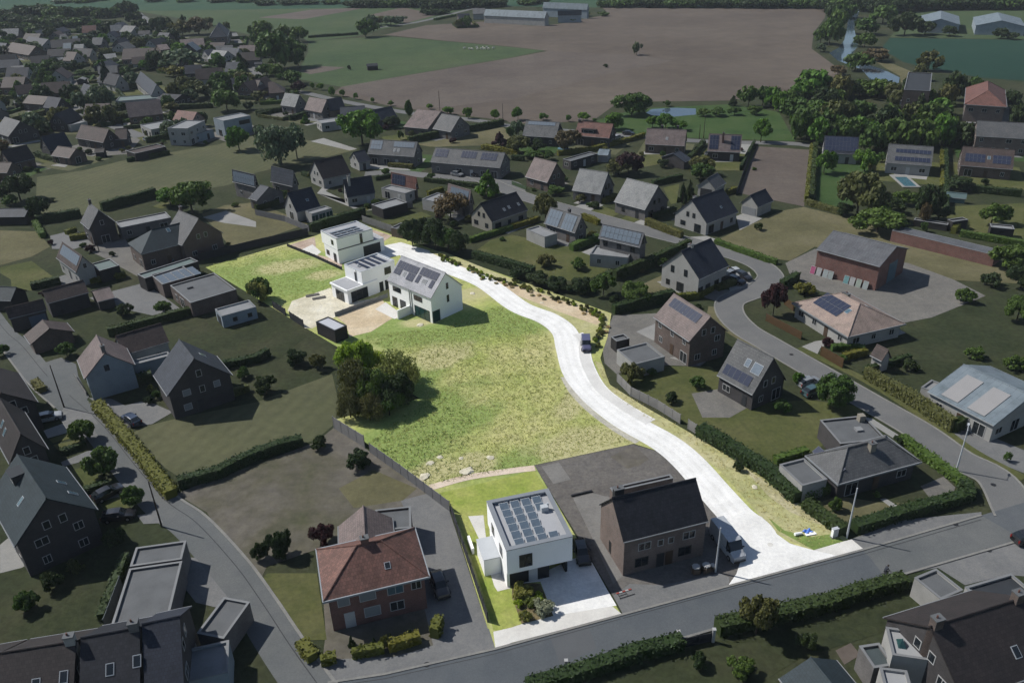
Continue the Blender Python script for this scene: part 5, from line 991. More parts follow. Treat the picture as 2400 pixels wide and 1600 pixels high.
house('small brown hut inside garden hedge', (62.68,121.80), (63.80,119.59), (62.42,119.67), 4.2, 2.4, M_pale, R_brown, name='hut', cat='shed', win=False)
H = house('red brick barn with leaning white boards', (70.90,166.53), (80.34,156.22), (75.31,151.73), 8.0, 5.6, M_red, R_corr, name='barn', cat='barn', win=False); H.door(1, 0.6, 4.0, 4.4, plain('blue_barn_door', (0.08, 0.13, 0.16), .6, .15), 1); H.win(2, 0, 2, 1.4, 1.2); H.win(3, 0, 2, 1.4, 1.2)
for i, u in enumerate((-6.9, -5.5, -4.0, -2.8, 0.7, 2.0, 3.4, 4.9)):
    p, r = H.spot(0, u, 0.02, .75); q = p.copy(); q.xy = Matrix.Rotation(H.ang, 2) @ p.xy + H.c; col = ['poster_pink', 'poster_white', 'poster_pale', 'poster_grey', 'poster_teal', 'poster_white', 'poster_green', 'poster_pale'][i]
    m = plain(col, {'poster_pink': (.32, .08, .16), 'poster_white': (.3, .3, .3), 'poster_pale': (.26, .29, .29), 'poster_grey': (.24, .27, .26), 'poster_teal': (.12, .24, .25), 'poster_green': (.25, .29, .25)}[col], .6, .35, 2.5)
    o = empty('display_board', q, H.ang); tag(o, ['pink poster', 'plain white', 'pale', 'grey-streaked', 'teal-topped', 'second plain white', 'greenish', 'last pale'][i] + ' display board leaning on the red barn', 'display board', 'boards leaning on the red barn')
    MB().box(-.55, .55, -.03, .03, 0, 1.75).build('board', T_white, o, rot=(rad(-16), 0, 0)); MB().box(-.5, .5, -.038, -.031, .06, 1.68).build('print', m, o, rot=(rad(-16), 0, 0))
flat('long low red brick shed with grey roof', (90.16,179.12), (105.32,162.39), (108.15,165.20), 2.7, M_red, R_corr, name='shed', cat='shed', win=False, par=.08)
H = hip('peach-tiled hipped bungalow with black solar block', (54.69,141.62), (59.94,127.06), (71.85,132.06), 6.0, 2.9, M_pale, R_peach, inset=.8, keep=True)
H5 = H
H.solar(0, -4.6, 1.3, 6, 2, 1.05, 1.75)
sd_ = 0 if H.facing(0) and (Matrix.Rotation(H.ang, 2) @ Vector((0, -1))).x < 0 else 2
H.skylight(0, 2.5, 2.6, .9, 1.2, G_blue); H.skylight(2, 2.5, 2.6, .9, 1.2, G_blue); H.chimney(-1.5, .6, M_sandwall, 1.2, .6, .2)
# ---------------------------------------------------------------- bottom right
H = house('black-roofed house with brick chimneys bottom right', (39.84,55.99), (51.04,59.42), 5.4, 9.2, 5.0, M_dark, R_dkbrown, win=True); H.chimney(-H.L+.5, 0, M_brown, 1.0, .8, .9); H.chimney(H.L-.8, 0, M_brown, 1.0, .8, .9); H.skylight(0, 2.0, 4.4, glass=G_glass)
H = flat('white flat extension with dark roof lantern', (40.51,55.35), (41.34,58.88), (37.51,58.19), 5.2, M_pale, plain('white_membrane', (.27, .275, .28), .8, .08), name='extension', cat='building', win=False)
ob('roof_lantern', mesh('roof_lantern', [(-.6, -.4, 0), (.6, -.4, 0), (.6, .4, 0), (-.6, .4, 0), (0, 0, .8)], [(0, 1, 4), (1, 2, 4), (2, 3, 4), (3, 0, 4)], G_teal), H.o, (0, .6, 4.97))
flat('second white flat extension at bottom frame edge', (37.42,52.28), (37.92,54.72), (35.31,54.49), 4.6, M_pale, MATS['white_membrane'], name='extension', cat='building', win=False)
flat('glass-green flat roof left of white extension', (37.67,56.46), (37.28,59.23), (35.22,58.05), 3.4, M_greybrick, plain('glass_green_roof', (.06, .075, .078), .5, .2), name='extension', cat='building', win=False)
house('blue-slate roof building at bottom frame edge', (29.18,56.87), (30.43,52.82), 3.4, 4.4, 2.7, M_timber, R_teal, name='outbuilding', cat='building', win=False)
flat('grey-roofed roadside shed with white wall', (46.82,65.37), (49.91,66.67), (48.74,70.15), 2.9, M_pale, F_grey, name='shed', cat='shed', win=False)
H = flat('dark flat-roofed house with white gable wall', (50.19,63.18), (56.30,64.98), (54.90,67.44), 4.2, M_pale, F_dark)
# ---------------------------------------------------------------- by the far street
H = house('slate house with pale solar ridge', (7.27,282.39), (18.62,278.11), (14.89,274.67), 7.3, 3.2, M_dark, R_grey); H.array(0, -H.L+.8, H.L-1.2, .2, 1.6, S_pale)
H = house('red-roofed house with tall left chimney', (24.99,278.85), (36.19,273.39), (34.28,270.25), 7.3, 3.4, M_dark, R_red); H.chimney(-H.L+.3, 0, M_brown, .8, .8, .6); H.dormer(0, -1.5, 5.0, 4.2, M_dark, R_dkbrown, 1.2)
H = house('pink-grey house with white terrace', (46.30,265.96), (58.49,262.01), (57.61,260.46), 7.3, 3.0, M_brown, R_pink); H.skylight(0, .5, 3.2, .8, 1, F_pale); H.chimney(-1.5, .5, M_dark); H.chimney(3.5, .5, M_dark)
H = house('pink-roofed house with twin solar blocks', (64.10,255.19), (73.86,252.55), (63.62,254.36), 7.6, 3.0, M_dark, R_pink); H.array(0, -H.L+.2, -H.L+3.0, .4, 5.0); H.array(0, H.L-3.0, H.L-.2, .4, 5.0); H.chimney(-.6, -1.4, M_red, .6, .6, .8)
H = flat('dark garden room with pale frame', (19.83,246.03), (28.88,253.76), (26.36,256.14), 2.8, M_dark, F_grey, name='garden_room', cat='pavilion')
house('pale blue-roofed shed behind garden room', (29.73,256.91), (33.08,255.84), (32.05,252.81), 3.4, 2.4, M_pale, R_bluepale, name='shed', cat='shed', win=False)
house('small dark gabled garage by purple tree', (51.13,245.44), (53.86,248.28), (53.08,241.15), 4.4, 2.5, M_dark, R_slate, name='garage', cat='garage', win=False)
H = house('navy house roofed entirely in solar panels', (98.57,249.52), (108.13,246.42), (106.97,242.08), 7.3, 3.2, M_pale, R_navy); H.array(0, -H.L+.2, H.L-.2, .2, 5.2)
H = house('grey house with dark solar bands', (113.52,237.96), (124.63,233.13), (108.80,229.83), 7.3, 3.2, M_pale, R_grey); H.array(0, -H.L+2, H.L-.3, 1.6, 3.0); H.array(0, -H.L+2, H.L-.3, 4.4, 6.0)
H = house('brown-roofed house with dark solar lower half', (132.84,232.74), (144.86,227.09), (130.58,227.61), 7.3, 3.2, M_brown, R_brown); H.array(0, -H.L+.8, -.5, 2.4, 5.4); H.array(0, 1.4, H.L-.5, 2.4, 5.4); H.skylight(0, .4, 3.5, .8, 1.2)
H = house('pale slate brick terrace at right edge', (148.36,255.42), (162.28,249.89), (146.36,250.87), 9, 5.4, M_newbrick, R_grey)
hip('red hipped brick villa beyond the wood', (163.51,291.65), (175.20,285.47), (191.68,312.63), 10, 6, M_newbrick, R_red)
flat('tall dark brick building with white roof frame', (149.69,309.94), (157.63,306.02), (179.52,337.58), 8, M_brown, F_dark)
house('small white gable by the tall dark building', (153.03,311.49), (156.86,319.11), (154.37,309.26), 5, 2.6, M_pale, R_pale, win=False)
house('white greenhouse barn with grey gable', (256.41,502.63), (274.60,540.38), (268.58,503.29), 8, 5, M_bluewhite, R_bluepale, name='barn', cat='barn', win=False)
house('larger white barn near right edge', (283.87,487.73), (301.09,523.98), (273.26,495.09), 8, 5, M_bluewhite, R_bluepale, name='barn', cat='barn', win=False)
house('long pale farm hall with white front', (-11.34,621.96), (30.86,594.22), (20.49,597.29), 9, 5, M_pale, R_bluepale, name='farm_hall', cat='barn', win=False)
house('second pale farm hall behind the first', (31.27,647.82), (62.22,625.98), (59.32,626.13), 10, 6, M_bluewhite, R_bluepale, name='farm_hall', cat='barn', win=False)
house('low dark farm hall between pale halls', (39.11,606.89), (55.71,605.61), (49.66,605.56), 8, 5, M_bluewhite, R_slate, name='farm_hall', cat='barn', win=False)
house('lone brick gable house on far farm road', (-30.74,606.17), (-22.60,607.91), (-28.30,602.01), 8, 4, M_newbrick, R_navy)
house('pale farm shed left of long hall', (-21.50,648.22), (-12.20,648.51), (-22.62,639.91), 7, 4, M_pale, R_grey, name='shed', cat='shed', win=False)
house('black field shelter in the green pasture', (-70.59,437.66), (-65.19,439.32), (-70.27,435.81), 3.2, 2.2, M_timber, F_dark, name='field_shelter', cat='shed', win=False)
# far street houses, upper middle
H = house('big brown-roofed house at far street bend', (-115.29,371.70), (-108.65,386.39), (-109.35,373.99), 7.3, 3.4, M_brown, R_brown)
house('brown hip house beside purple tree', (-104.07,371.10), (-97.44,372.56), (-98.42,358.06), 7.3, 3.4, M_brown, R_brown, hipped=(0, .8))
house('pale blue-grey roofed house by long dark hedge', (-90.53,344.97), (-83.40,340.09), (-87.59,339.88), 7.4, 3, M_greybrick, R_pale)
house('beige-roofed house with arched gable', (-78.35,334.98), (-70.01,327.84), (-73.28,327.15), 7.4, 3, M_greybrick, R_pink)
house('navy-roofed house behind beige-roofed house', (-70.70,329.18), (-65.02,332.51), (-67.93,330.05), 7.4, 3.4, M_brown, R_navy)
house('slate house behind white box annexe', (-62.76,315.36), (-53.38,316.50), (-65.65,319.65), 7, 3.4, M_pale, R_slate)
flat('white box annexe by the bright round tree', (-68.52,305.92), (-60.28,310.08), (-63.77,316.00), 3.2, M_pale, F_pale, name='annexe', cat='building')
house('long slate-blue barn roof behind bright tree', (-52.91,307.36), (-43.16,315.93), (-40.61,314.44), 6.6, 3.2, M_greybrick, R_slate)
H = house('slate-roofed corner house with pale gable', (-22.83,297.22), (-15.91,291.58), (-22.91,290.53), 7.3, 3, M_greybrick, R_grey)
house('pale gabled wing of slate corner house', (-32.43,305.80), (-23.29,301.39), (-27.67,292.10), 7.3, 3.2, M_greybrick, R_pink, name='house_wing', cat='building')
# ---------------------------------------------------------------- the village, upper left
V = [
('dark house with twin skylights and white verges', (-308.77,564.77), (-287.03,546.49), (-297.28,544.59), M_pale, R_navy, 7, 3),
('long black-roofed house right of white verges', (-283.25,540.86), (-267.28,546.97), (-277.62,532.43), M_dark, R_black, 7, 3),
('little grey-roofed house at village back', (-295.64,578.30), (-292.44,580.77), (-302.21,587.90), M_pale, R_grey, 6, 3),
('pale blue-roofed house with white annexe', (-269.82,529.48), (-264.95,529.81), (-271.37,528.51), M_pale, R_bluepale, 6.5, 3),
('pale roof house right of pale blue one', (-259.62,521.90), (-254.17,522.97), (-263.61,531.31), M_pale, R_pale, 6.5, 3),
('black house with white left gable', (-251.37,503.65), (-237.06,496.53), (-247.95,498.89), M_pale, R_black, 7, 3),
('dark red-brown house in village left', (-302.81,533.03), (-277.42,511.99), (-278.68,495.48), M_brown, R_brown, 7.5, 3),
('slate house at far left edge', (-318.23,539.98), (-306.37,533.72), (-317.40,544.22), M_dark, R_slate, 7, 3),
('pale blue lean roof by dark shrubs', (-250.47,451.78), (-246.34,451.03), (-248.51,445.59), M_pale, R_bluepale, 5, 3),
('low grey house left of pale blue roof', (-262.71,454.70), (-255.98,456.86), (-255.70,449.96), M_pale, R_grey, 5, 2.8),
('brown-roofed house at left frame middle', (-239.12,404.88), (-228.21,404.43), (-243.89,409.81), M_brown, R_brown, 7.5, 3.4),
('brown-roofed house with blue-grey wall', (-221.27,380.91), (-215.53,384.61), (-223.68,381.04), M_bluewhite, R_brown, 7.5, 4),
('dark hipped house beside village street', (-193.86,355.83), (-186.05,351.27), (-195.21,352.39), M_dark, R_navy, 7, 3),
('dark gabled house with blue solar square', (-173.68,319.82), (-172.01,330.24), (-177.56,320.16), M_dark, R_black, 7, 3),
('slate house with dark gable at left', (-189.66,314.35), (-179.23,305.43), (-182.44,300.39), M_dark, R_grey, 7.6, 3),
('black house with white-edged front gable', (-159.15,280.36), (-154.09,286.61), (-159.26,285.20), M_dark, R_navy, 7.4, 3),
('dark brown roof in lower village corner', (-164.31,264.50), (-159.43,271.21), (-158.26,272.59), M_brown, R_dkbrown, 7, 3),
('low brown roofs beside paddock hedge', (-152.29,276.65), (-144.04,272.39), (-154.41,274.99), M_brown, R_brown, 5, 2.6),
('brown roof at left edge by paddock', (-163.20,258.03), (-157.50,257.13), (-158.49,257.23), M_brown, R_brown, 5, 2.6),
('long brown-roofed brick house above paddock', (-154.00,299.15), (-140.28,290.60), (-144.43,290.14), M_dark, R_brown, 7, 3),
('brown gable beside long brown-roofed house', (-140.23,294.95), (-136.25,295.73), (-139.30,296.53), M_dark, R_brown, 6, 3),
('small dark garden shed above paddock', (-141.59,279.71), (-138.35,280.04), (-141.77,278.24), M_timber, R_dkbrown, 3, 2),
('red-roofed gable house behind white villas', (-126.03,319.32), (-116.94,314.62), (-123.53,318.67), M_newbrick, R_red, 7, 4),
('big pinkish-brown farmhouse roof in village middle', (-150.86,331.47), (-139.09,336.58), (-148.64,327.70), M_brown, R_pink, 8, 3),
('slate house with long white gable wall', (-174.06,406.57), (-152.73,370.30), (-159.75,377.04), M_pale, R_slate, 8, 3.4),
('black house with white-lined gables behind conifer', (-195.94,413.39), (-181.67,400.67), (-192.19,409.28), M_pale, R_black, 7.5, 3),
('grey-roofed bungalow with pale end', (-213.25,400.48), (-206.93,403.55), (-207.46,400.56), M_pale, R_grey, 5, 2.8),
('steep slate house with white side wall', (-191.61,384.68), (-184.53,377.09), (-197.07,388.73), M_pale, R_slate, 7, 3),
('grey house in upper village middle', (-232.70,520.63), (-230.24,529.21), (-239.56,532.55), M_pale, R_grey, 6.5, 3),
('blue-grey roofed pair, left one', (-277.48,625.15), (-275.71,634.23), (-282.77,633.71), M_pale, R_slate, 7, 3.4),
('blue-grey roofed pair, right one', (-264.95,609.77), (-254.35,604.18), (-270.26,618.65), M_pale, R_grey, 7, 3.4),
('low pinkish roof beyond village trees', (-208.97,519.61), (-204.30,523.08), (-212.29,525.23), M_brown, R_pink, 5, 2.6),
('long pinkish roof near the slate villa', (-196.63,525.13), (-183.35,529.23), (-191.82,518.22), M_pale, R_pink, 7, 3),
('slate house left of grey pair', (-166.67,477.28), (-162.75,481.24), (-173.16,488.12), M_pale, R_slate, 7, 3),
('pale sloped house between slate roofs', (-161.10,476.93), (-151.49,471.07), (-156.63,467.61), M_pale, R_pale, 7, 3),
('slate house right of pale slope', (-159.15,486.56), (-147.44,480.08), (-156.80,486.46), M_pale, R_slate, 7, 3),
('brown-roofed house with white gable stripe', (-149.56,411.12), (-137.05,413.43), (-149.76,412.08), M_pale, R_brown, 7.5, 3),
('dark slate house right of village hedge', (-126.65,391.34), (-119.35,394.23), (-127.68,392.88), M_pale, R_navy, 6, 3),
('small pale lean roof by far street', (-143.24,449.58), (-140.11,450.72), (-145.78,448.11), M_pale, R_pale, 5, 3),
('low black roof by village gardens', (-149.61,367.41), (-140.16,363.59), (-148.05,359.50), M_timber, R_black, 4.5, 2.8),
('white-roofed house left of brown thatch', (-230.11,486.58), (-221.99,490.86), (-230.35,481.67), M_pale, R_pale, 5, 3),
('wide brown-thatched roof in village centre', (-214.46,484.99), (-196.77,485.38), (-212.57,469.90), M_brown, R_brown, 8, 3),
('pinkish house at village right end', (-152.82,498.51), (-143.70,498.71), (-152.72,498.42), M_brown, R_pink, 6, 3),
('white gable house by the brown bend house', (-113.70,379.55), (-109.28,378.01), (-111.45,373.94), M_pale, R_brown, 7, 3),
('dark cottage under the village back trees', (-300.79,649.31), (-295.22,650.53), (-307.16,660.18), M_pale, R_slate, 6, 3),
('black bungalow left of the street fork', (-249.06,593.31), (-241.22,594.26), (-251.24,595.71), M_pale, R_black, 5, 3),
]
for lab, a, b, e, wl_, rf, hr, he in V: house(lab, a, b, e, hr, he, wl_, rf, cat='shed' if 'shed' in lab else 'house')
flat('long dark carport with yellow eaves line', (-124.83,272.24), (-117.39,280.53), (-121.40,285.30), 2.7, M_timber, R_brown, name='carport', cat='carport', win=False)
flat('pale low villa with long white roof', (-131.62,304.54), (-123.32,311.52), (-129.28,321.34), 3.2, M_pale, F_pale)
flat('white two-storey box villa above paddock', (-112.89,291.17), (-110.57,303.26), (-117.35,309.13), 6.2, M_pale, F_pale)
flat('low grey wing of white box villa', (-113.08,294.31), (-107.80,302.60), (-110.95,308.11), 3, M_bluewhite, F_grey, name='house_wing', cat='building')
H = flat('white box villa with long dark window', (-103.25,301.57), (-95.37,309.33), (-101.24,314.19), 6.2, M_bluewhite, F_pale, win=False); H.win(0, H.L-2.8, 3.6, 4.4, 1.5, frame=T_dark, bars=2); H.win(3, 0, .2, 2.4, 2.2, frame=T_dark)
flat('pale green flat workshop in the village', (-168.41,361.13), (-151.61,365.43), (-158.39,374.49), 3, M_pale, F_green, name='workshop', cat='building', win=False)
flat('pale greenhouse beside village street', (-168.39,318.86), (-164.47,324.69), (-168.09,330.83), 2.6, M_pale, F_pale, name='greenhouse', cat='greenhouse', win=False)
hip('steep slate-roofed villa with tower-like top', (-182.97,539.07), (-172.49,541.60), (-182.16,569.54), 12, 6, M_newbrick, R_slate)
house('teal greenhouse tunnel in right garden', (116.23,206.27), (120.67,204.24), (120.87,204.91), 2.6, 1.4, plain('polytunnel_film', (.14, .2, .2), .5, .1), MATS['polytunnel_film'], name='greenhouse', cat='greenhouse', win=False)
flat('grey garden shed in right paddock', (107.18,184.40), (111.45,185.56), (111.65,187.50), 2.4, M_timber, F_grey, name='shed', cat='shed', win=False)
flat('long low pale stable roof in right paddock', (99.85,188.73), (106.06,184.42), (107.04,185.87), 1.6, M_timber, F_pale, name='stable', cat='shed', win=False)
flat('dark stable row by round garden tree', (114.01,180.00), (118.49,178.12), (119.75,180.59), 2.4, M_timber, F_pale, name='stable', cat='shed', win=False)
# black container shed with light roof inside the plot
H = flat('black timber shed with light roof in plot', (-37.71,140.33), (-33.40,136.20), (-31.55,138.42), 2.7, M_timber, plain('light_shed_roof', (.42, .43, .46), .7, .08), name='shed', cat='shed', win=False, par=.12, coping=T_dark)
# ---------------------------------------------------------------- hedges
for pts, wd, ht, m in [
 ([(-69.90,116.00), (-58.30,102.84), (-48.54,91.14)], 1.9, 1.5, L_yellow),
 ([(0.44,57.30), (7.00,59.37), (12.51,61.37), (17.62,62.64)], 1.7, 1.6, L_dark), ([(21.86,64.37), (28.00,65.70), (34.06,67.14)], 1.9, 1.8, L_dark), ([(34.06,67.14), (39.07,68.77), (45.65,70.74)], 1.8, 1.6, L_dark),
 ([(57.83,99.42), (60.12,92.59), (61.68,88.32)], 1.6, 1.2, L_mid), ([(61.68,88.32), (60.98,85.77), (51.45,82.88), (43.19,80.12)], 1.8, 1.4, L_dark),
 ([(28.30,102.76), (31.80,98.04), (35.74,92.07), (38.08,85.98)], 2.2, 1.9, L_dark), ([(38.67,86.87), (44.01,88.48)], 1.4, 1.7, L_mid), ([(38.65,85.04), (41.65,79.37)], 1.8, 1.5, L_dark),
 ([(59.80,117.88), (63.40,109.74), (66.41,101.24)], 1.3, 2.4, L_olive), ([(66.41,101.24), (69.54,102.84)], 1.2, 2.2, L_dark), ([(60.23,118.95), (69.81,123.27)], 1.0, 1.4, L_dark),
 ([(14.74,179.54), (21.74,185.73)], 1.6, 1.8, L_mid), ([(22.65,161.38), (32.48,169.13), (42.64,178.92)], 1.4, 2.6, L_dark), ([(34.97,195.32), (42.13,185.43)], 1.2, 2.0, L_olive), ([(49.35,181.17), (58.30,168.94), (59.85,167.54)], 1.2, 1.3, L_mid),
 ([(37.69,199.99), (44.21,204.51)], 1.2, 1.5, L_dark), ([(26.24,213.45), (30.37,217.77)], 1.4, 1.5, L_yellow), ([(33.39,150.59), (38.40,151.01), (42.77,155.29)], 1.2, 1.6, L_yellow), ([(20.42,145.42), (33.48,151.11)], 1.6, 2.2, L_dark), ([(43.32,154.69), (47.98,157.70)], 1.3, 1.4, L_olive), ([(0.89,195.21), (8.08,201.07)], 1.2, 1.5, L_yellow),
 ([(42.04,227.63), (51.64,233.02)], 1.2, 1.8, L_dark), ([(61.00,217.61), (64.40,220.22)], 1.2, 1.4, L_yellow), ([(19.49,201.69), (23.17,196.40)], 1.2, 1.6, L_yellow),
 ([(-127.88,211.04), (-118.15,216.30)], 2.0, 2.4, L_dark), ([(-114.23,220.51), (-103.21,232.13)], 1.6, 2.8, L_dark), ([(-115.47,201.61), (-113.96,203.91)], 1.5, 1.3, L_yellow), ([(-112.37,197.40), (-108.74,198.64)], 1.5, 1.5, L_yellow), ([(-106.79,166.63), (-101.75,169.82)], 1.5, 1.6, L_dark), ([(-79.23,142.31), (-71.50,147.47), (-63.62,152.44)], 1.4, 1.8, L_dark), ([(-95.59,168.74), (-87.88,172.12)], 1.2, 1.4, L_yellow), ([(-127.74,210.16), (-120.48,199.67)], 1.4, 1.6, L_mid),
 ([(-51.01,198.28), (-41.22,207.34), (-38.65,209.72)], 1.5, 2.4, L_dark), ([(-63.99,249.99), (-54.70,238.79)], 1.2, 1.4, L_dark), ([(-69.78,216.27), (-64.67,221.39)], 1.3, 1.7, L_dark), ([(-24.82,238.94), (-8.21,230.75)], 1.2, 1.4, L_dark), ([(-9.70,186.99), (0.89,195.21)], 1.2, 1.4, L_mid), ([(-39.98,241.67), (-35.33,244.57)], 1.2, 1.3, L_dark), ([(-22.77,225.06), (-18.62,228.70)], 1.2, 1.4, L_yellow),
 ([(-34.32,285.58), (-0.80,307.99)], 1.6, 2.4, L_dark), ([(-8.02,274.35), (4.08,264.66)], 1.8, 1.8, L_yellow), ([(-102.05,338.55), (-84.94,348.38)], 1.4, 2.0, L_dark), ([(-85.50,326.62), (-75.81,336.86)], 1.4, 2.2, L_dark), ([(-37.77,256.55), (-29.77,253.20)], 1.5, 1.4, L_olive), ([(-128.44,569.57), (-96.58,578.02)], 2.0, 1.6, L_dark), ([(-50.03,643.91), (-35.79,667.69)], 2.0, 1.6, L_mid),
 ([(16.91,263.16), (29.54,267.76), (48.57,283.59)], 1.3, 1.6, L_yellow), ([(1.85,259.67), (5.69,257.94)], 1.5, 1.8, L_dark), ([(57.83,251.98), (66.55,271.00)], 1.4, 1.8, L_dark), ([(70.83,239.93), (82.49,267.64)], .8, 1.8, L_dark),
 ([(79.61,207.31), (86.04,198.40)], 1.3, 1.6, L_olive), ([(100.11,262.73), (80.34,209.06)], .9, 1.8, L_yellow), ([(101.14,262.61), (81.92,209.83)], 1.3, 2.0, L_dark), ([(137.99,252.86), (120.12,215.51)], .9, 1.8, L_yellow), ([(138.97,252.75), (111.72,196.40)], 1.0, 2.2, L_dark), ([(112.66,245.71), (108.16,235.82)], .9, 1.8, L_yellow), ([(56.89,154.77), (61.57,158.94)], 1.4, 2.0, L_dark), ([(127.08,213.82), (137.52,208.01)], 1.6, 2.0, L_dark), ([(107.68,181.13), (118.51,173.14)], 1.4, 1.6, L_mid), ([(106.88,182.67), (112.19,189.06)], 1.2, 1.8, L_yellow),
 ([(-24.55,64.22), (-22.78,62.07)], 1.4, 1.3, L_yellow), ([(-21.85,61.60), (-20.27,62.05)], 1.0, 1.3, L_yellow), ([(-18.56,62.49), (-15.17,63.17)], 1.0, 1.3, L_yellow), ([(-14.70,63.23), (-11.31,64.46)], 1.1, 1.4, L_yellow), ([(-9.25,66.56), (-9.74,64.70)], 1.2, 1.8, L_yellow),
 ([(-48.38,93.57), (-43.57,95.73), (-39.14,100.15), (-32.79,103.47)], 1.6, 1.7, L_dark), ([(-52.41,127.88), (-47.00,129.93), (-45.19,132.28)], 1.3, 1.6, L_dark), ([(22.78,164.34), (16.62,157.83), (13.52,159.77)], 1.5, 1.6, L_dark), ([(-8.36,177.04), (0.52,169.81), (5.30,165.72)], 1.6, 2.0, L_dark), ([(37.49,94.80), (42.78,96.91)], 1.2, 1.2, L_mid), ([(-69.60,121.39), (-63.70,124.35)], 1.4, 2.0, L_dark), ([(-47.68,118.31), (-45.53,119.95)], 1.0, 1.4, L_olive), ([(-69.73,102.59), (-66.67,104.72)], 1.0, 1.0, L_dark), ([(-61.78,92.76), (-58.83,94.59)], 1.0, 1.0, L_dark), ([(-84.42,124.12), (-81.72,121.40)], 1.4, 1.3, L_olive),
 ([(57.60,127.66), (61.21,127.83), (63.20,126.88)], 1.2, 1.2, L_mid), ([(58.40,124.00), (63.11,125.68)], 1.0, 1.4, L_yellow), ([(-48.81,68.81), (-50.05,79.10)], 1.0, 1.2, L_dark), ([(-127.93,271.89), (-116.55,280.17)], 1.4, 1.6, L_dark), ([(-163.98,282.89), (-150.97,273.17)], 1.6, 1.8, L_dark), ([(-143.19,354.64), (-125.08,356.32)], 1.6, 2.2, L_dark), ([(-154.03,332.14), (-137.80,339.56)], 1.4, 1.4, L_mid), ([(-316.51,634.15), (-287.45,633.29)], 2, 2, L_mid), ([(-120.67,385.83), (-114.96,387.45)], 1.4, 2.0, L_dark),
]: hedge(pts, wd, ht, m)
# ---------------------------------------------------------------- fences and walls
fence([(-73.86,180.40), (-62.48,188.59), (-62.48,188.59), (-51.08,195.92)], 1.9, C_dfence, 'dark board fence along the plot top edge')
fence([(-54.52,187.91), (-46.27,180.17), (-38.40,171.97)], 0.9, C_dfence, 'low black fence between lush grass and flat house')
fence([(-68.81,212.56), (-59.36,206.45), (-51.30,198.30)], 1.7, C_fence, 'grey panel fence behind the sandy yard')
fence([(-38.47,204.53), (-30.03,196.40), (-27.13,192.64)], 1.8, C_fence, 'grey panel fence beside the far flat house')
fence([(-36.09,210.36), (-26.19,214.84)], 1.9, C_fence, 'grey fence in front of the black pavilion')
fence([(17.77,119.00), (19.43,114.33), (23.05,110.13), (27.81,102.79)], 1.8, C_lfence, 'pale panel fence along the new road verge', skip=(11,))
fence([(-21.96,100.62), (-16.75,95.00), (-9.18,86.44)], 1.8, C_fence, 'grey concrete panel fence along the meadow edge')
fence([(-28.61,107.40), (-22.98,101.94)], 2.3, C_lfence, 'tall pinkish wall panels at the meadow corner')
fence([(-8.94,86.03), (-5.88,74.68), (-3.78,66.82)], 1.6, C_dfence, 'dark fence beside the cube house lawn')
fence([(-49.45,152.98), (-41.08,143.44)], 1.7, C_dfence, 'dark broken fence near the black timber shed', skip=(3,))
fence([(-35.62,147.91), (-30.35,152.64), (-26.04,156.33)], 1.0, T_gutter, 'thin wire-grey fence between the two white gardens')
fence([(55.14,146.93), (55.91,143.86)], 1.7, C_wood, 'short brown board fence by the purple tree', boards=10)
fence([(49.38,139.99), (53.54,132.04)], 1.6, C_wood, 'brown board fence before the peach bungalow', boards=10)
fence([(54.98,125.80), (57.15,121.19)], 1.9, C_wood, 'rust-brown board fence at the street kerb', boards=10)
fence([(1.45,232.92), (5.46,227.26)], 1.2, plain('green_mesh', (.05, .085, .04), .8, .2), 'green garden fence before the pink-roofed house')
fence([(83.42,270.36), (63.41,216.40)], 1.6, C_dfence, 'black fence along the fallow strip')
fence([(-78.53,126.40), (-73.44,119.83)], 0.8, C_lfence, 'low pale wall before the white gabled house')
fence([(-47.57,67.22), (-48.50,73.95)], 2.0, plain('greenish_wall', (.12, .14, .14), .9, .15), 'greenish white wall beside the long flat extension')
fence([(18.06,62.47), (20.90,63.11)], 1.4, C_dfence, 'dark drooping gate between roadside hedges', name='gate')
for p, lab in (((17.42,63.78), 'short white gate post by the roadside hedge'), ((21.12,63.03), 'tall white gate post right of the dark gate'), ((4.71,60.30), 'white marker post at the road edge')):
    o = empty('gate_post', (*p, 0)); tag(o, lab, 'post', 'roadside posts'); MB().box(-.15, .15, -.15, .15, 0, 1.9 if 'tall' in lab else 1.0).build('shaft', T_white, o); MB().box(-.2, .2, -.2, .2, 1.9 if 'tall' in lab else 1.0, 2.02 if 'tall' in lab else 1.1).build('cap', T_white, o)
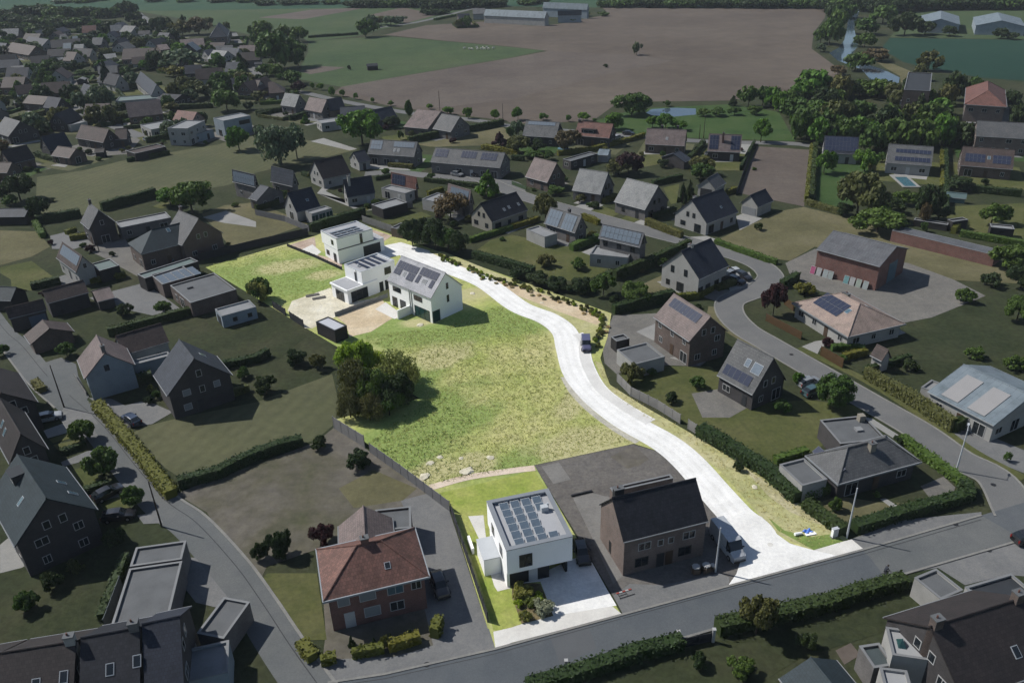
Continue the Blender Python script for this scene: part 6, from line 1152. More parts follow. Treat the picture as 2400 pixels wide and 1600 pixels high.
# ---------------------------------------------------------------- trees
R_, BALL, TALL, SPR, SPA, CONE = 'round', 'ball', 'tall', 'spread', 'sparse', 'cone'
for b, k, m in [
 ((-174.5,359.1,9.6,4.9), R_, L_pale), ((-93.0,282.4,8.5,3.6), R_, L_bright), ((-241.0,622.5,10.2,4.9), R_, L_dark), ((-242.0,450.9,7.8,5.5), R_, L_mid), ((-235.0,449.7,6.6,4.6), R_, L_dark), ((-158.0,336.5,3.5,3.6), R_, L_olive), ((-171.0,438.6,4.9,4.8), R_, L_yellow), ((-173.9,458.5,10.6,10.0), SPR, L_pale), ((-186.4,457.4,10.1,5.0), R_, L_dark), ((-139.7,376.6,7.6,5.9), R_, L_olive), ((-132.6,395.4,8.4,4.4), R_, L_mid), ((-116.1,346.6,8.9,5.5), R_, L_mid), ((-132.8,377.9,3.8,2.2), R_, L_pale), ((-209.8,366.4,5.6,3.8), R_, L_dark), ((-218.5,396.0,5.7,4.6), R_, L_mid), ((-222.7,474.2,8.1,2.7), CONE, L_conifer), ((-192.9,410.3,12.7,2.9), CONE, L_conifer), ((-269.5,560.7,7.4,6.0), R_, L_dark), ((-239.7,559.2,6.7,3.5), R_, L_dark), ((-183.8,522.9,3.8,2.5), R_, L_mid), ((-182.1,535.7,4.2,2.9), R_, L_mid), ((-223.4,604.3,9.6,6.5), R_, L_olive), ((-212.0,604.4,11.4,7.6), R_, L_brown), ((-219.9,654.1,6.1,3.3), R_, L_olive), ((-159.2,549.2,5.6,3.1), R_, L_mid), ((-221.7,368.1,6.1,3.4), R_, L_olive), ((-178.2,287.4,5.0,2.9), R_, L_brown), ((-222.5,560.3,4.7,7.1), R_, L_mid), ((-212.7,548.8,4.6,5.2), R_, L_dark), ((-199.1,446.6,4.4,2.6), R_, L_mid), ((-107.3,349.5,3.6,2.5), R_, L_dark), ((-141.9,352.3,3.6,3.2), R_, L_olive), ((-176.0,348.9,2.3,1.8), R_, L_mid), ((-229.4,455.1,6.7,3.5), R_, L_dark), ((-222.5,447.5,3.3,3.2), R_, L_mid), ((-152.5,401.2,6.0,3.1), R_, L_olive), ((-133.5,420.2,5.2,4.1), R_, L_mid), ((-240.3,578.9,3.5,3.3), R_, L_mid), ((-194.3,611.6,7.2,2.7), SPA, L_olive), ((-241.4,659.3,7.7,1.7), TALL, L_dark), ((-183.2,373.8,3.8,1.7), R_, L_mid), ((-161.7,351.0,4.5,2.3), R_, L_dark), ((-148.2,295.7,2.8,1.2), R_, L_mid), ((-201.5,383.6,2.4,2.0), R_, L_mid),
 ((-154.3,557.8,12.9,6.4), R_, L_mid), ((-141.3,559.9,9.3,5.7), R_, L_mid), ((-130.0,550.1,9.2,5.6), R_, L_mid), ((-120.2,448.9,18.5,9.5), R_, L_mid), ((-110.1,455.4,12.5,5.6), R_, L_mid), ((-120.6,429.9,5.9,4.7), R_, L_mid), ((-112.7,421.1,7.0,3.8), R_, L_mid), ((-102.0,403.7,6.6,4.7), R_, L_mid), ((-94.1,384.2,5.1,2.9), R_, L_purple), ((-89.4,563.4,11.0,6.2), R_, L_mid), ((-93.6,619.9,7.6,4.3), R_, L_pale), ((-87.6,627.7,5.9,3.6), R_, L_olive), ((-79.5,619.5,6.6,5.5), R_, L_pale), ((-74.0,633.8,4.8,4.4), R_, L_pale), ((-50.3,284.5,12.1,6.8), R_, L_bright), ((-42.3,308.3,4.5,2.7), R_, L_dark), ((-30.6,300.9,5.4,2.0), R_, L_mid), ((-73.6,262.5,12.9,6.1), SPA, L_pale), ((-69.9,269.2,11.2,4.0), SPA, L_pale), ((-37.5,290.6,3.3,1.0), TALL, L_mid), ((-34.0,294.8,2.2,1.2), SPA, L_olive), ((-2.1,277.2,5.0,2.5), CONE, L_purple), ((1.6,284.9,4.9,1.3), TALL, L_mid), ((-6.5,244.7,3.7,1.8), R_, L_bright), ((-37.2,319.1,8.1,1.4), TALL, L_mid), ((-108.8,369.6,3.8,2.9), R_, L_olive), ((-92.3,306.3,3.2,2.0), R_, L_dark),
 ((5.0,315.2,4.9,2.1), TALL, L_bright), ((4.6,289.9,5.6,2.5), R_, L_pale), ((4.1,267.4,5.8,3.6), R_, L_olive), ((11.0,267.9,4.7,2.9), R_, L_dark), ((20.5,268.1,6.9,4.0), R_, L_brown), ((49.1,317.4,8.6,5.7), SPR, L_mid), ((54.6,320.4,6.6,3.4), R_, L_mid), ((65.2,330.7,2.4,1.2), R_, L_mid), ((91.0,328.0,4.0,1.8), CONE, L_dark), ((96.6,326.2,8.0,3.2), R_, L_mid), ((102.5,327.3,7.2,3.0), R_, L_mid), ((75.7,311.9,2.9,2.4), R_, L_mid), ((81.5,312.0,3.3,2.9), R_, L_mid), ((87.4,312.1,3.1,2.2), R_, L_mid), ((95.2,311.9,3.5,2.4), R_, L_mid), ((85.9,271.5,8.0,2.8), R_, L_bright), ((36.7,240.0,6.7,3.9), R_, L_purple), ((33.6,239.2,5.0,3.3), R_, L_olive), ((58.2,236.5,5.6,3.4), R_, L_olive), ((72.2,458.7,6.6,2.2), TALL, L_pale), ((8.3,261.5,2.1,2.8), R_, L_mid), ((13.8,258.3,3.2,1.9), R_, L_mid), ((32.3,240.5,3.4,2.0), R_, L_mid), ((48.4,245.7,2.7,1.5), R_, L_dark),
 ((46.9,209.1,6.5,1.2), CONE, L_dark), ((49.4,211.6,6.5,1.4), CONE, L_dark), ((56.7,231.4,4.9,3.0), R_, L_mid), ((9.8,202.2,6.9,2.8), R_, L_olive), ((19.4,153.8,4.9,2.2), R_, L_mid), ((13.7,222.4,2.5,2.3), R_, L_mid), ((19.8,215.0,2.2,1.7), R_, L_olive),
 ((180.6,470.6,13.5,5.7), R_, L_mid), ((200.5,514.8,13.4,5.9), R_, L_mid), ((178.8,479.3,8.1,4.0), R_, L_mid), ((195.5,459.6,7.2,5.0), R_, L_mid), ((215.5,506.6,9.1,6.8), R_, L_mid), ((243.8,551.0,11.0,8.0), R_, L_mid), ((234.2,497.7,12.4,7.3), R_, L_dark), ((247.1,499.4,7.2,4.8), R_, L_dark), ((256.7,490.3,5.6,4.1), R_, L_dark), ((279.1,476.5,5.4,3.7), R_, L_dark), ((282.5,471.5,3.7,3.0), R_, L_dark), ((165.6,394.7,7.8,5.4), R_, L_mid), ((185.8,418.7,5.7,5.7), R_, L_brown), ((154.0,385.4,4.3,3.5), SPA, L_brown), ((168.6,449.9,4.4,2.6), R_, L_pale), ((197.4,389.0,8.7,4.8), R_, L_olive), ((178.0,326.3,10.8,4.1), R_, L_dark), ((171.0,317.3,7.8,3.2), R_, L_olive), ((183.8,323.4,8.7,4.1), R_, L_mid), ((182.8,367.1,7.4,2.6), R_, L_olive), ((94.2,234.9,6.8,2.8), R_, L_bright), ((106.2,234.7,6.8,3.1), R_, L_bright), ((115.5,244.2,3.0,1.7), R_, L_mid), ((194.1,321.8,2.1,1.3), R_, L_mid),
 ((-143.2,232.1,7.9,4.6), R_, L_dark), ((-128.5,214.6,6.5,2.7), R_, L_dark), ((-143.9,227.2,3.3,2.4), R_, L_mid), ((-87.3,216.1,9.0,5.0), SPR, L_mid), ((-96.0,223.5,5.0,3.4), R_, L_bright), ((-134.3,230.2,1.3,1.7), R_, L_dark),
 ((-5.7,223.3,7.6,3.2), CONE, L_bright), ((-23.4,185.3,7.2,3.0), R_, L_dark), ((-20.6,189.4,5.9,2.4), R_, L_dark), ((-17.7,183.3,7.7,3.0), R_, L_dark), ((-14.5,181.7,6.0,2.6), R_, L_mid), ((-11.8,180.0,5.7,2.5), R_, L_dark), ((-15.2,204.9,6.6,4.0), SPA, L_brown), ((-64.6,226.3,2.6,1.4), R_, L_mid),
 ((88.8,196.1,11.6,5.7), R_, L_olive), ((89.5,185.0,5.8,5.3), SPR, L_mid), ((104.8,192.9,9.0,2.9), R_, L_dark), ((104.9,204.8,3.9,3.0), R_, L_mid), ((99.0,199.3,3.8,2.8), R_, L_dark), ((124.4,215.1,3.7,3.3), R_, L_dark), ((119.1,188.4,5.3,3.4), R_, L_mid), ((51.4,142.2,7.0,2.0), R_, L_purple), ((108.1,161.2,5.5,3.1), R_, L_mid), ((105.2,151.1,5.3,2.5), R_, L_dark), ((96.2,136.7,5.3,2.4), R_, L_mid), ((86.4,197.9,3.2,2.1), R_, L_dark), ((102.5,189.2,5.6,1.2), SPA, L_brown), ((108.0,192.6,3.1,2.1), R_, L_dark),
 ((-67.8,106.2,3.5,1.8), BALL, L_mid), ((-60.8,97.2,4.5,2.2), BALL, L_mid), ((-53.2,89.7,3.1,1.4), BALL, L_mid),
 ((51.2,109.1,5.7,2.8), BALL, L_mid), ((47.8,116.1,2.3,0.9), BALL, L_bright), ((26.1,63.9,5.5,1.8), R_, L_olive),
 ((-83.6,134.3,2.8,1.5), R_, L_mid), ((-96.2,135.6,2.1,1.2), R_, L_mid),
]: tree(b, k, m)
for b, k, m, w_ in [((-76.8,220.7,1.1,0.9), R_, L_mid, 'shrub'), ((-30.2,78.8,4.0,1.4), R_, L_dark, 'shrub'), ((-32.9,78.5,2.5,1.0), R_, L_dark, 'shrub'), ((-25.3,81.0,2.9,1.4), R_, L_purple, 'shrub'), ((-23.1,97.2,2.6,1.6), R_, L_dark, 'shrub'), ((-29.7,102.2,2.0,1.3), R_, L_dark, 'shrub'), ((-42.3,119.0,3.0,1.7), R_, L_dark, 'shrub'), ((-39.1,128.6,2.9,1.7), R_, L_dark, 'shrub'), ((-47.5,124.5,2.0,1.2), R_, L_mid, 'shrub'), ((-35.2,126.8,2.9,1.4), R_, L_olive, 'shrub'), ((8.0,170.5,2.7,1.9), R_, L_olive, 'shrub'), ((15.7,168.6,2.6,1.7), R_, L_mid, 'shrub'), ((42.6,108.4,2.1,1.3), R_, L_mid, 'shrub'), ((30.9,116.4,1.9,1.2), R_, L_mid, 'shrub'), ((25.5,112.0,1.9,1.1), R_, L_dark, 'shrub'), ((68.3,119.9,1.9,1.2), R_, L_dark, 'shrub'), ((81.3,123.3,2.0,1.4), R_, L_mid, 'shrub'), ((85.7,119.2,2.6,1.7), R_, L_mid, 'shrub'), ((31.0,61.7,2.0,1.0), R_, L_dark, 'shrub'), ((23.1,58.8,2.0,1.2), R_, L_mid, 'shrub'), ((18.7,59.8,1.8,0.9), R_, L_dark, 'shrub'), ((-57.1,74.3,2.5,1.1), R_, L_dark, 'shrub'), ((-58.6,70.9,2.5,1.2), R_, L_mid, 'shrub'), ((-55.6,76.8,2.0,1.0), R_, L_olive, 'shrub'), ((-72.2,152.5,2.5,1.6), R_, L_mid, 'shrub'), ((-79.8,151.5,2.5,1.5), R_, L_dark, 'shrub'), ((90.8,145.8,2.9,1.7), R_, L_mid, 'shrub'), ((99.9,152.6,2.7,1.8), R_, L_dark, 'shrub'), ((25.6,150.6,4.5,2.9), R_, L_mid, 'shrub'), ((21.0,150.5,1.5,1.2), R_, L_dark, 'shrub'), ((14.6,155.8,3.3,2.3), R_, L_dark, 'shrub'), ((10.1,157.8,3.0,2.3), R_, L_dark, 'shrub'), ((5.8,160.9,2.8,2.4), R_, L_dark, 'shrub'), ((1.9,164.2,2.6,2.2), R_, L_dark, 'shrub'), ((-53.2,157.0,5.0,2.2), R_, L_mid, 'shrub'), ((60.7,151.2,2.5,1.9), R_, L_yellow, 'shrub'), ((20.2,118.5,3.8,1.7), R_, L_olive, 'shrub'), ((23.9,120.8,1.3,0.8), R_, L_mid, 'shrub'), ((42.3,84.3,2.0,0.8), BALL, L_mid, 'shrub'), ((57.3,98.9,1.2,0.7), R_, L_dark, 'shrub'), ((70.5,93.6,1.5,0.5), SPA, L_mid, 'shrub'), ((49.0,86.6,0.9,0.5), R_, L_mid, 'shrub'), ((27.8,178.1,1.1,0.8), R_, L_mid, 'shrub'), ((45.6,169.3,1.6,0.7), R_, L_olive, 'shrub'), ((-18.9,64.1,1.5,0.4), CONE, L_dark, 'shrub'), ((-18.4,63.1,1.5,0.4), CONE, L_dark, 'shrub'), ((-16.3,63.6,1.7,0.4), CONE, L_dark, 'shrub'), ((-14.6,64.3,1.5,0.4), CONE, L_dark, 'shrub'), ((-12.4,64.7,1.7,0.5), CONE, L_dark, 'shrub'), ((-15.1,63.7,1.9,0.4), R_, L_yellow, 'shrub'), ((-62.5,120.3,1.5,0.8), R_, L_yellow, 'shrub'), ((-60.9,118.4,1.5,0.7), R_, L_mid, 'shrub'), ((-61.6,116.7,1.3,0.7), R_, L_dark, 'shrub'), ((-52.7,81.8,2.8,1.2), R_, L_dark, 'shrub'), ((51.4,424.3,1.6,1.1), R_, L_dark, 'shrub'), ((-80.2,440.1,2.4,0.9), TALL, L_dark, 'shrub'), ((31.9,93.5,1.5,0.7), R_, L_dark, 'shrub'), ((57.6,642.7,4.5,6.5), R_, L_mid, 'shrub'), ((50.2,611.8,3.6,5.4), R_, L_mid, 'shrub'), ((43.9,610.2,3.2,3.5), R_, L_pale, 'shrub'), ((74.8,638.0,3.0,3.2), R_, L_mid, 'shrub'), ((100.7,184.7,2.5,0.8), R_, L_mid, 'shrub')]: tree(b, k, m, w_, base=0.05)
# the trees straddling the meadow edge
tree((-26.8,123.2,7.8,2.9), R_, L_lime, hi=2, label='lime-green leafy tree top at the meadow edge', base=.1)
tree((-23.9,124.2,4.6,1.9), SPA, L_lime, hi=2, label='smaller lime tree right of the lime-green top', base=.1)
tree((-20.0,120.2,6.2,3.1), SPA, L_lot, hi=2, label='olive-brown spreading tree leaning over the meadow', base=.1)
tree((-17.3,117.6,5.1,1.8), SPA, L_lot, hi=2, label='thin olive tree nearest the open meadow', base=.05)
tree((-26.1,115.0,8.1,2.7), SPA, L_olive, hi=2, label='big olive tree on the neighbour side of meadow', base=.05)
tree((-23.0,113.5,7.5,3.0), R_, L_mid, hi=2, label='green tree casting the long shadow on the meadow', base=.05)
tree((-19.4,113.6,6.1,2.8), R_, L_dark, hi=2, label='dark tree at the right of the meadow clump', base=.05)
tree((-26.5,110.4,5.6,1.9), SPA, L_olive, hi=2, label='low olive tree nearest the pinkish wall panels', base=.05)
tree((-23.0,109.6,4.9,2.1), SPA, L_olive, hi=2, label='low thin olive tree beside the shadowed meadow corner', base=.05)
tree((-20.2,110.7,4.4,1.9), SPA, L_mid, hi=2, label='low green bush-like tree in the shaded corner', base=.05)
tree((-53.0,156.7,4.9,2.1), R_, L_lot, 'shrub', hi=1, base=.05, label='brightened green bush on the plot lawn edge')
# street trees along the ploughed field
for b in ((-89.4,391.1,3.0,1.1), (-84.7,387.8,3.2,1.4), (-77.0,371.8,4.2,1.3), (-72.0,371.0,3.1,1.3), (-65.0,364.1,2.8,1.0), (-56.7,356.1,2.1,0.8), (-47.8,348.3,2.2,1.1), (-30.6,339.5,2.2,1.2), (-22.9,328.5,3.2,2.2), (-14.3,320.6,4.4,1.6), (-3.9,315.5,4.3,1.6), (14.6,313.9,2.7,1.6), (23.9,310.0,2.6,0.9), (29.6,310.1,3.3,2.2), (33.6,308.6,1.4,0.8), (39.4,295.9,6.2,3.1), (53.6,296.5,4.1,2.0), (58.0,294.3,5.4,3.2), (63.1,291.2,3.5,2.0)):
    tree(b, R_, L_bright, group='street trees along the ploughed field')
# woods: trees nothing tells apart share a label
rw = random.Random(5)
def far_wood(name, spots, extra, mats):
    """a belt too far off to count its trees: every crown real, joined into one object per leaf colour"""
    import numpy as np
    src = crown('round', 91, 520, .19); n = len(src.vertices); co = np.empty(n*3); src.vertices.foreach_get('co', co); co = co.reshape(-1, 3); sp = list(spots)
    for b in spots:
        for _ in range(extra): sp.append((b[0]+rw.gauss(0, b[3]*.9), b[1]+rw.uniform(.3, 2.2)*b[3], b[2]*rw.uniform(.8, 1.1), b[3]*rw.uniform(.7, 1.0)))
    m = len(sp); V = np.empty((m*n, 3)); idx = []
    for i, b in enumerate(sp):
        a = rw.random()*6.28; c, s = math.cos(a), math.sin(a); r = max(b[3], 2)*1.2; q = co.copy(); q[:, 0], q[:, 1] = (co[:, 0]*c-co[:, 1]*s)*r, (co[:, 0]*s+co[:, 1]*c)*r; q[:, 2] *= max(b[2], 3); q += np.array([b[0], b[1], .2]); V[i*n:(i+1)*n] = q; idx += [rw.randrange(len(mats))]*(n//4)
    me = bpy.data.meshes.new(name); k = m*n//4; me.vertices.add(m*n); me.vertices.foreach_set('co', V.ravel()); me.loops.add(m*n); me.loops.foreach_set('vertex_index', np.arange(m*n)); me.polygons.add(k); me.polygons.foreach_set('loop_start', np.arange(k)*4)
    for x in mats: me.materials.append(x)
    me.polygons.foreach_set('material_index', idx); me.update(); me.validate()
    return tag(ob(name, me), kind='stuff')
def wood(spots, label, group, mats, hi=0, extra=1):
    sp = list(spots)
    for b in spots:
        for _ in range(extra): sp.append((b[0]+rw.gauss(0, b[3]*.9), b[1]+rw.uniform(.3, 2.2)*b[3], b[2]*rw.uniform(.8, 1.1), b[3]*rw.uniform(.7, 1.0)))
    for b in sp: tree(b, rw.choice((R_, R_, SPR)), rw.choice(mats), hi=hi, base=.1, label=label, group=group)
RW = [(128.1,344.7,10.0,6.1), (121.7,339.1,6.1,4.5), (124.8,320.1,7.8,4.9), (136.2,334.8,9.0,4.6), (146.1,339.7,6.1,4.9), (151.1,334.6,7.3,5.1), (154.0,327.9,6.7,3.5), (151.1,316.3,6.5,3.2), (113.8,299.5,7.4,4.6), (108.2,305.6,7.2,4.1), (99.8,272.7,10.5,3.9), (103.6,266.5,8.6,3.8), (118.3,288.8,9.5,4.5), (128.4,295.8,7.4,3.8), (131.0,279.2,8.9,4.5), (142.1,285.7,8.3,4.2), (146.5,280.3,9.3,4.7), (116.6,256.7,8.3,3.5), (124.3,258.5,9.7,4.4), (132.7,257.5,9.4,4.6), (141.5,260.5,10.1,3.9), (146.8,258.4,7.7,3.5), (114.1,269.4,7.9,4.2), (114.8,287.7,6.8,3.9), (104.4,323.0,7.9,2.8), (105.8,315.1,7.7,2.5), (110.4,320.2,7.0,3.2), (158.7,298.6,7.0,3.6), (119.0,271.7,7.3,3.7), (130.1,261.9,7.8,3.6)]
wood(RW, 'tree in the dense wood behind the solar-roofed houses', 'trees of the riverside wood', (L_mid, L_mid, L_bright, L_olive, L_dark), 0, 0)
far_wood('wood_understorey', [(b[0]+3, b[1]+4, b[2]*.8, b[3]*.9) for b in RW], 0, (L_dark, L_mid))
far_wood('village_backwood', [(-440.8,776.3,5.4,5.3), (-419.7,754.6,7.4,6.1), (-406.7,751.2,9.1,7.0), (-398.3,756.9,8.8,7.1), (-381.0,744.4,8.6,7.0), (-364.2,732.4,8.5,6.4), (-355.7,737.8,7.7,6.9), (-347.1,743.3,7.7,6.5), (-332.9,731.8,7.6,5.5), (-326.2,737.7,7.7,5.1), (-320.5,744.1,10.3,5.1), (-402.9,705.9,6.6,6.2), (-386.6,695.0,7.3,6.5), (-369.8,684.2,7.2,6.0), (-360.9,688.7,6.4,6.0), (-343.7,677.8,6.3,5.9), (-331.3,674.8,6.3,5.9), (-324.1,679.7,6.4,5.1), (-368.4,640.2,7.5,5.6), (-357.4,637.7,6.8,5.2), (-343.8,634.6,6.0,4.8), (-334.5,638.3,4.5,4.4), (-304.1,631.3,5.2,4.0), (-301.0,642.4,6.8,4.4), (-290.3,639.9,7.5,4.8), (-265.4,640.1,7.5,4.8), (-298.6,700.8,6.5,3.9), (-426.9,733.6,6.8,6.9)], 3, (L_mid, L_dark, L_dark))
far_wood('far_tree_belt', [(-131.5,757.8,5.2,5.2), (-121.4,753.1,5.6,5.6), (-111.4,748.4,6.0,5.6), (-102.2,749.2,6.0,5.6), (-92.3,744.6,6.0,5.6), (-82.9,743.6,6.4,5.6), (-73.2,739.1,6.6,6.0), (-62.6,721.0,7.5,5.8), (-52.9,710.1,8.2,6.2), (-44.3,715.7,7.9,6.3), (-35.6,721.4,7.5,5.8), (-26.8,727.2,6.3,5.4), (-17.5,716.2,6.6,5.4), (-8.6,721.9,6.3,5.4), (0.4,727.7,5.9,5.0), (21.6,730.0,4.2,5.5), (30.9,735.9,4.2,5.0), (-59.5,681.3,4.0,3.8), (-52.5,679.4,3.6,3.8), (-46.0,685.1,3.2,3.4),
      (83.1,695.2,4.8,4.8), (91.2,691.2,5.4,5.2), (99.5,688.8,5.7,5.2), (108.0,687.9,5.7,5.2), (116.0,684.0,5.7,5.6), (124.1,681.6,6.1,5.1), (131.9,677.7,6.2,5.5), (140.3,676.9,5.6,5.1), (147.9,673.1,6.2,5.5), (155.8,670.8,6.1,5.0), (164.1,670.0,5.6,5.5), (171.5,666.2,6.1,5.0), (179.3,664.0,6.1,5.4), (186.6,660.3,5.8,5.4), (193.9,656.7,6.3,5.4), (200.9,654.7,5.9,5.3), (209.2,652.3,6.1,5.3), (217.4,649.9,5.9,5.3), (225.6,647.5,6.2,5.3), (233.3,643.8,6.4,5.3), (240.6,641.7,6.7,4.8),
      (258.9,615.1,7.9,5.8), (266.6,612.9,8.6,6.2), (272.9,604.4,9.2,6.1), (283.8,608.1,9.2,6.5), (294.7,611.9,7.8,5.8), (305.7,615.8,7.2,6.2), (313.9,613.5,7.9,6.2), (322.0,611.1,7.1,6.2), (330.1,608.8,7.4,6.1), (338.1,606.6,7.1,6.1), (346.0,604.3,7.7,6.1), (353.9,602.0,7.0,6.1), (361.1,600.0,7.3,6.0), (237.9,621.0,9.4,6.6), (249.7,631.8,8.1,6.0), (225.4,578.9,9.5,5.8), (260.9,601.1,7.7,5.7),
      (-444.8,890.0,3.1,8.8), (-420.3,884.7,3.3,8.7), (-344.8,870.0,2.5,6.5), (-307.9,856.5,2.6,7.4), (-272.1,843.4,2.8,7.3), (-243.5,834.6,3.3,7.2), (-214.0,800.3,3.7,7.9), (-193.6,798.0,3.8,7.9), (-173.7,797.7,3.2,7.4), (-152.7,791.4,3.2,7.4)], 2, (L_mid, L_dark, L_dark))
# ---------------------------------------------------------------- planting along the new road
rp = random.Random(3); k = 0
bed = [(-16.32,177.69), (-14.41,175.53), (-11.48,172.36), (-8.15,168.93), (-4.91,165.01), (-1.78,162.11), (0.87,161.32), (3.61,158.26), (6.53,155.81), (9.75,152.34), (12.69,149.51), (15.54,146.76), (17.29,144.65), (17.88,142.20), (17.30,138.96), (16.33,135.86), (15.52,132.09)]
bp = smooth_path(bed, 5)
PL = []
for i, p in enumerate(bp):
    for off in (-0.9, 0.7):
        if rp.random() < 0.5: continue
        q = p + Vector((rp.uniform(-.4, .4), off + rp.uniform(-.4, .4))); s = rp.uniform(.35, .62)
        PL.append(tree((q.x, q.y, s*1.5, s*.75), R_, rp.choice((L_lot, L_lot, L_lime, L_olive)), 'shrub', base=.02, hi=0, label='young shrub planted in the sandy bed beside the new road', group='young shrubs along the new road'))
for i in range(16):
    p = bp[int(rp.uniform(5, len(bp)-6))]; q = p + Vector((rp.uniform(-1, 1), -1.6 + rp.uniform(-.5, .4)))
    o = ob('straw_clump', shared('straw', lambda: crown('ball', 4, 160, .3)), None, (q.x, q.y, .08), (0, 0, rp.random()*6), (.5, .5, .35)); o.material_slots[0].link = 'OBJECT'; o.material_slots[0].material = leaf('dry_straw', (.5, .42, .24), (.3, .24, .12), .1)
    tag(o, 'pale straw clump among the young road shrubs', 'straw clump', 'straw clumps in the sandy bed')
for b, m, lab in (((0.3,70.5,1.7,1.2), L_lot, 'bushy green shrub at the left of the cube house bed'), ((2.2,69.9,1.0,0.7), L_lime, 'bright green low shrub at the right of the bed'), ((1.1,69.1,1.2,0.8), L_lot, 'olive low shrub in the middle of the bed'), ((2.7,68.0,1.7,1.1), leaf('silvery_leaves', (.34, .35, .24), (.14, .14, .08)), 'silver-leaved shrub at the drive corner of the bed'), ((0.5,67.1,1.4,0.7), MATS['brightened_olive_leaves'], 'small olive plant at the front of the bed'), ((-0.2,69.1,1.0,0.5), L_lime, 'small lime plant at the bed kerb')): tree(b, R_, m, 'shrub', base=.02, hi=1, label=lab)
# ---------------------------------------------------------------- vehicles
P_white = paint('white_car_paint', (.34, .35, .36)); P_black = paint('black_car_paint', (.02, .02, .023)); P_blue = paint('blue_car_paint', (.04, .055, .09)); P_silver = paint('silver_car_paint', (.2, .21, .22)); P_red = paint('red_car_paint', (.15, .02, .02)); P_indigo = paint('indigo_van_paint', (.085, .085, .15)); P_van = paint('white_van_paint', (.38, .40, .42)); P_green = paint('teal_car_paint', (.05, .09, .1))
car((13.63,131.37), (13.48,127.68), P_indigo, 'dark indigo van parked on the new concrete road', van=True)
car((26.32,77.65), (27.14,74.72), P_van, 'white delivery van beside the new brick semi', van='big')
car((-76.38,112.42), (-74.76,113.14), P_white, 'white hatchback on the left street drive')
car((-62.13,110.98), (-63.91,112.52), P_blue, 'dark blue car on the forecourt by yellow-green hedge')
car((-54.31,87.06), (-52.21,87.41), P_black, 'black car beside the dark corner house')
car((-9.61,72.30), (-9.13,70.88), P_black, 'black car in the shade of the red-tiled house')
car((7.91,77.11), (8.06,75.75), P_black, 'dark car under the cube house carport')
for a, b, m, lab in (((48.08,161.75), (50.17,163.38), P_silver, 'silver car nearest the tall white gable house'), ((49.39,162.25), (50.18,159.83), P_white, 'white car between two cars at the bend'), ((50.33,160.40), (51.25,158.59), P_black, 'black car parked at the street bend'), ((48.13,158.26), (49.20,157.04), P_black, 'black car in front of the bend cars'),
 ((49.54,116.00), (51.03,116.62), P_silver, 'silver car behind the round street tree'), ((49.32,113.24), (50.44,113.85), P_green, 'teal car half hidden by the round tree'), ((-79.71,181.56), (-78.83,183.56), P_green, 'teal car under the pale green canopy'), ((-15.17,243.55), (-13.44,242.22), P_silver, 'silver car on the street behind red-roofed bungalow'), ((-10.14,243.01), (-8.11,241.65), P_black, 'black car on the street behind bright cone tree'), ((38.98,281.75), (40.67,283.06), P_white, 'white car by the red-roofed house hedge'), ((43.56,287.33), (45.72,286.27), P_black, 'black car on the far street'), ((65.83,256.80), (67.04,256.01), P_silver, 'silver car before the twin solar house'), ((64.11,77.29), (64.98,77.49), P_black, 'black car at the right frame edge'), ((27.01,287.87), (29.07,289.18), P_white, 'white car under the red-roofed house dormer'), ((-182.06,362.39), (-177.49,357.42), P_blue, 'blue car on the village street'), ((-131.63,299.91), (-129.33,298.05), P_white, 'white car by the dark carport'), ((-203.92,363.35), (-203.04,365.41), P_white, 'white car beside the dark hipped house'), ((-57.92,92.08), (-57.07,93.01), P_black, 'black car in a dark drive by left street'), ((29.17,85.28), (29.96,85.46), P_blue, 'blue car')):
    if lab != 'blue car': car(a, b, m, lab)
# ---------------------------------------------------------------- poles
pole((41.89,78.83), 8.0, 'tall pale pole at the plot corner', None, F_coping, 'utility_pole', 'pole')
pole((-47.86,85.17), 7.6, 'dark wooden pole beside the left street lower part', None, B_bark, 'utility_pole', 'pole')
pole((-75.73,116.34), 8.2, 'dark leaning pole near the white hatchback', None, B_bark, 'utility_pole', 'pole')
pole((23.89,73.57), 7.0, 'pale pole beside the white delivery van', None, F_coping, 'utility_pole', 'pole')
pole((62.29,91.72), 7.0, 'street lamp on the curving street', 60, F_coping)
pole((-101.23,188.61), 6.5, 'thin dark pole in the farm yard', None, B_bark, 'utility_pole', 'pole')
pole((-0.80,307.99), 8.0, 'dark pole by the ploughed field', None, B_bark, 'utility_pole', 'pole')
pole((-26.39,335.86), 8.0, 'dark pole behind the slate corner house', None, B_bark, 'utility_pole', 'pole')
pole((68.46,279.56), 8.0, 'pole near the twin solar house', None, B_bark, 'utility_pole', 'pole'); pole((66.68,278.29), 5.0, 'short pole by the far street', None, B_bark, 'utility_pole', 'pole')
pole((-185.18,354.29), 8.0, 'pole on the village street', None, B_bark, 'utility_pole', 'pole'); pole((-161.17,329.37), 6.0, 'pole at the village crossing', None, B_bark, 'utility_pole', 'pole')
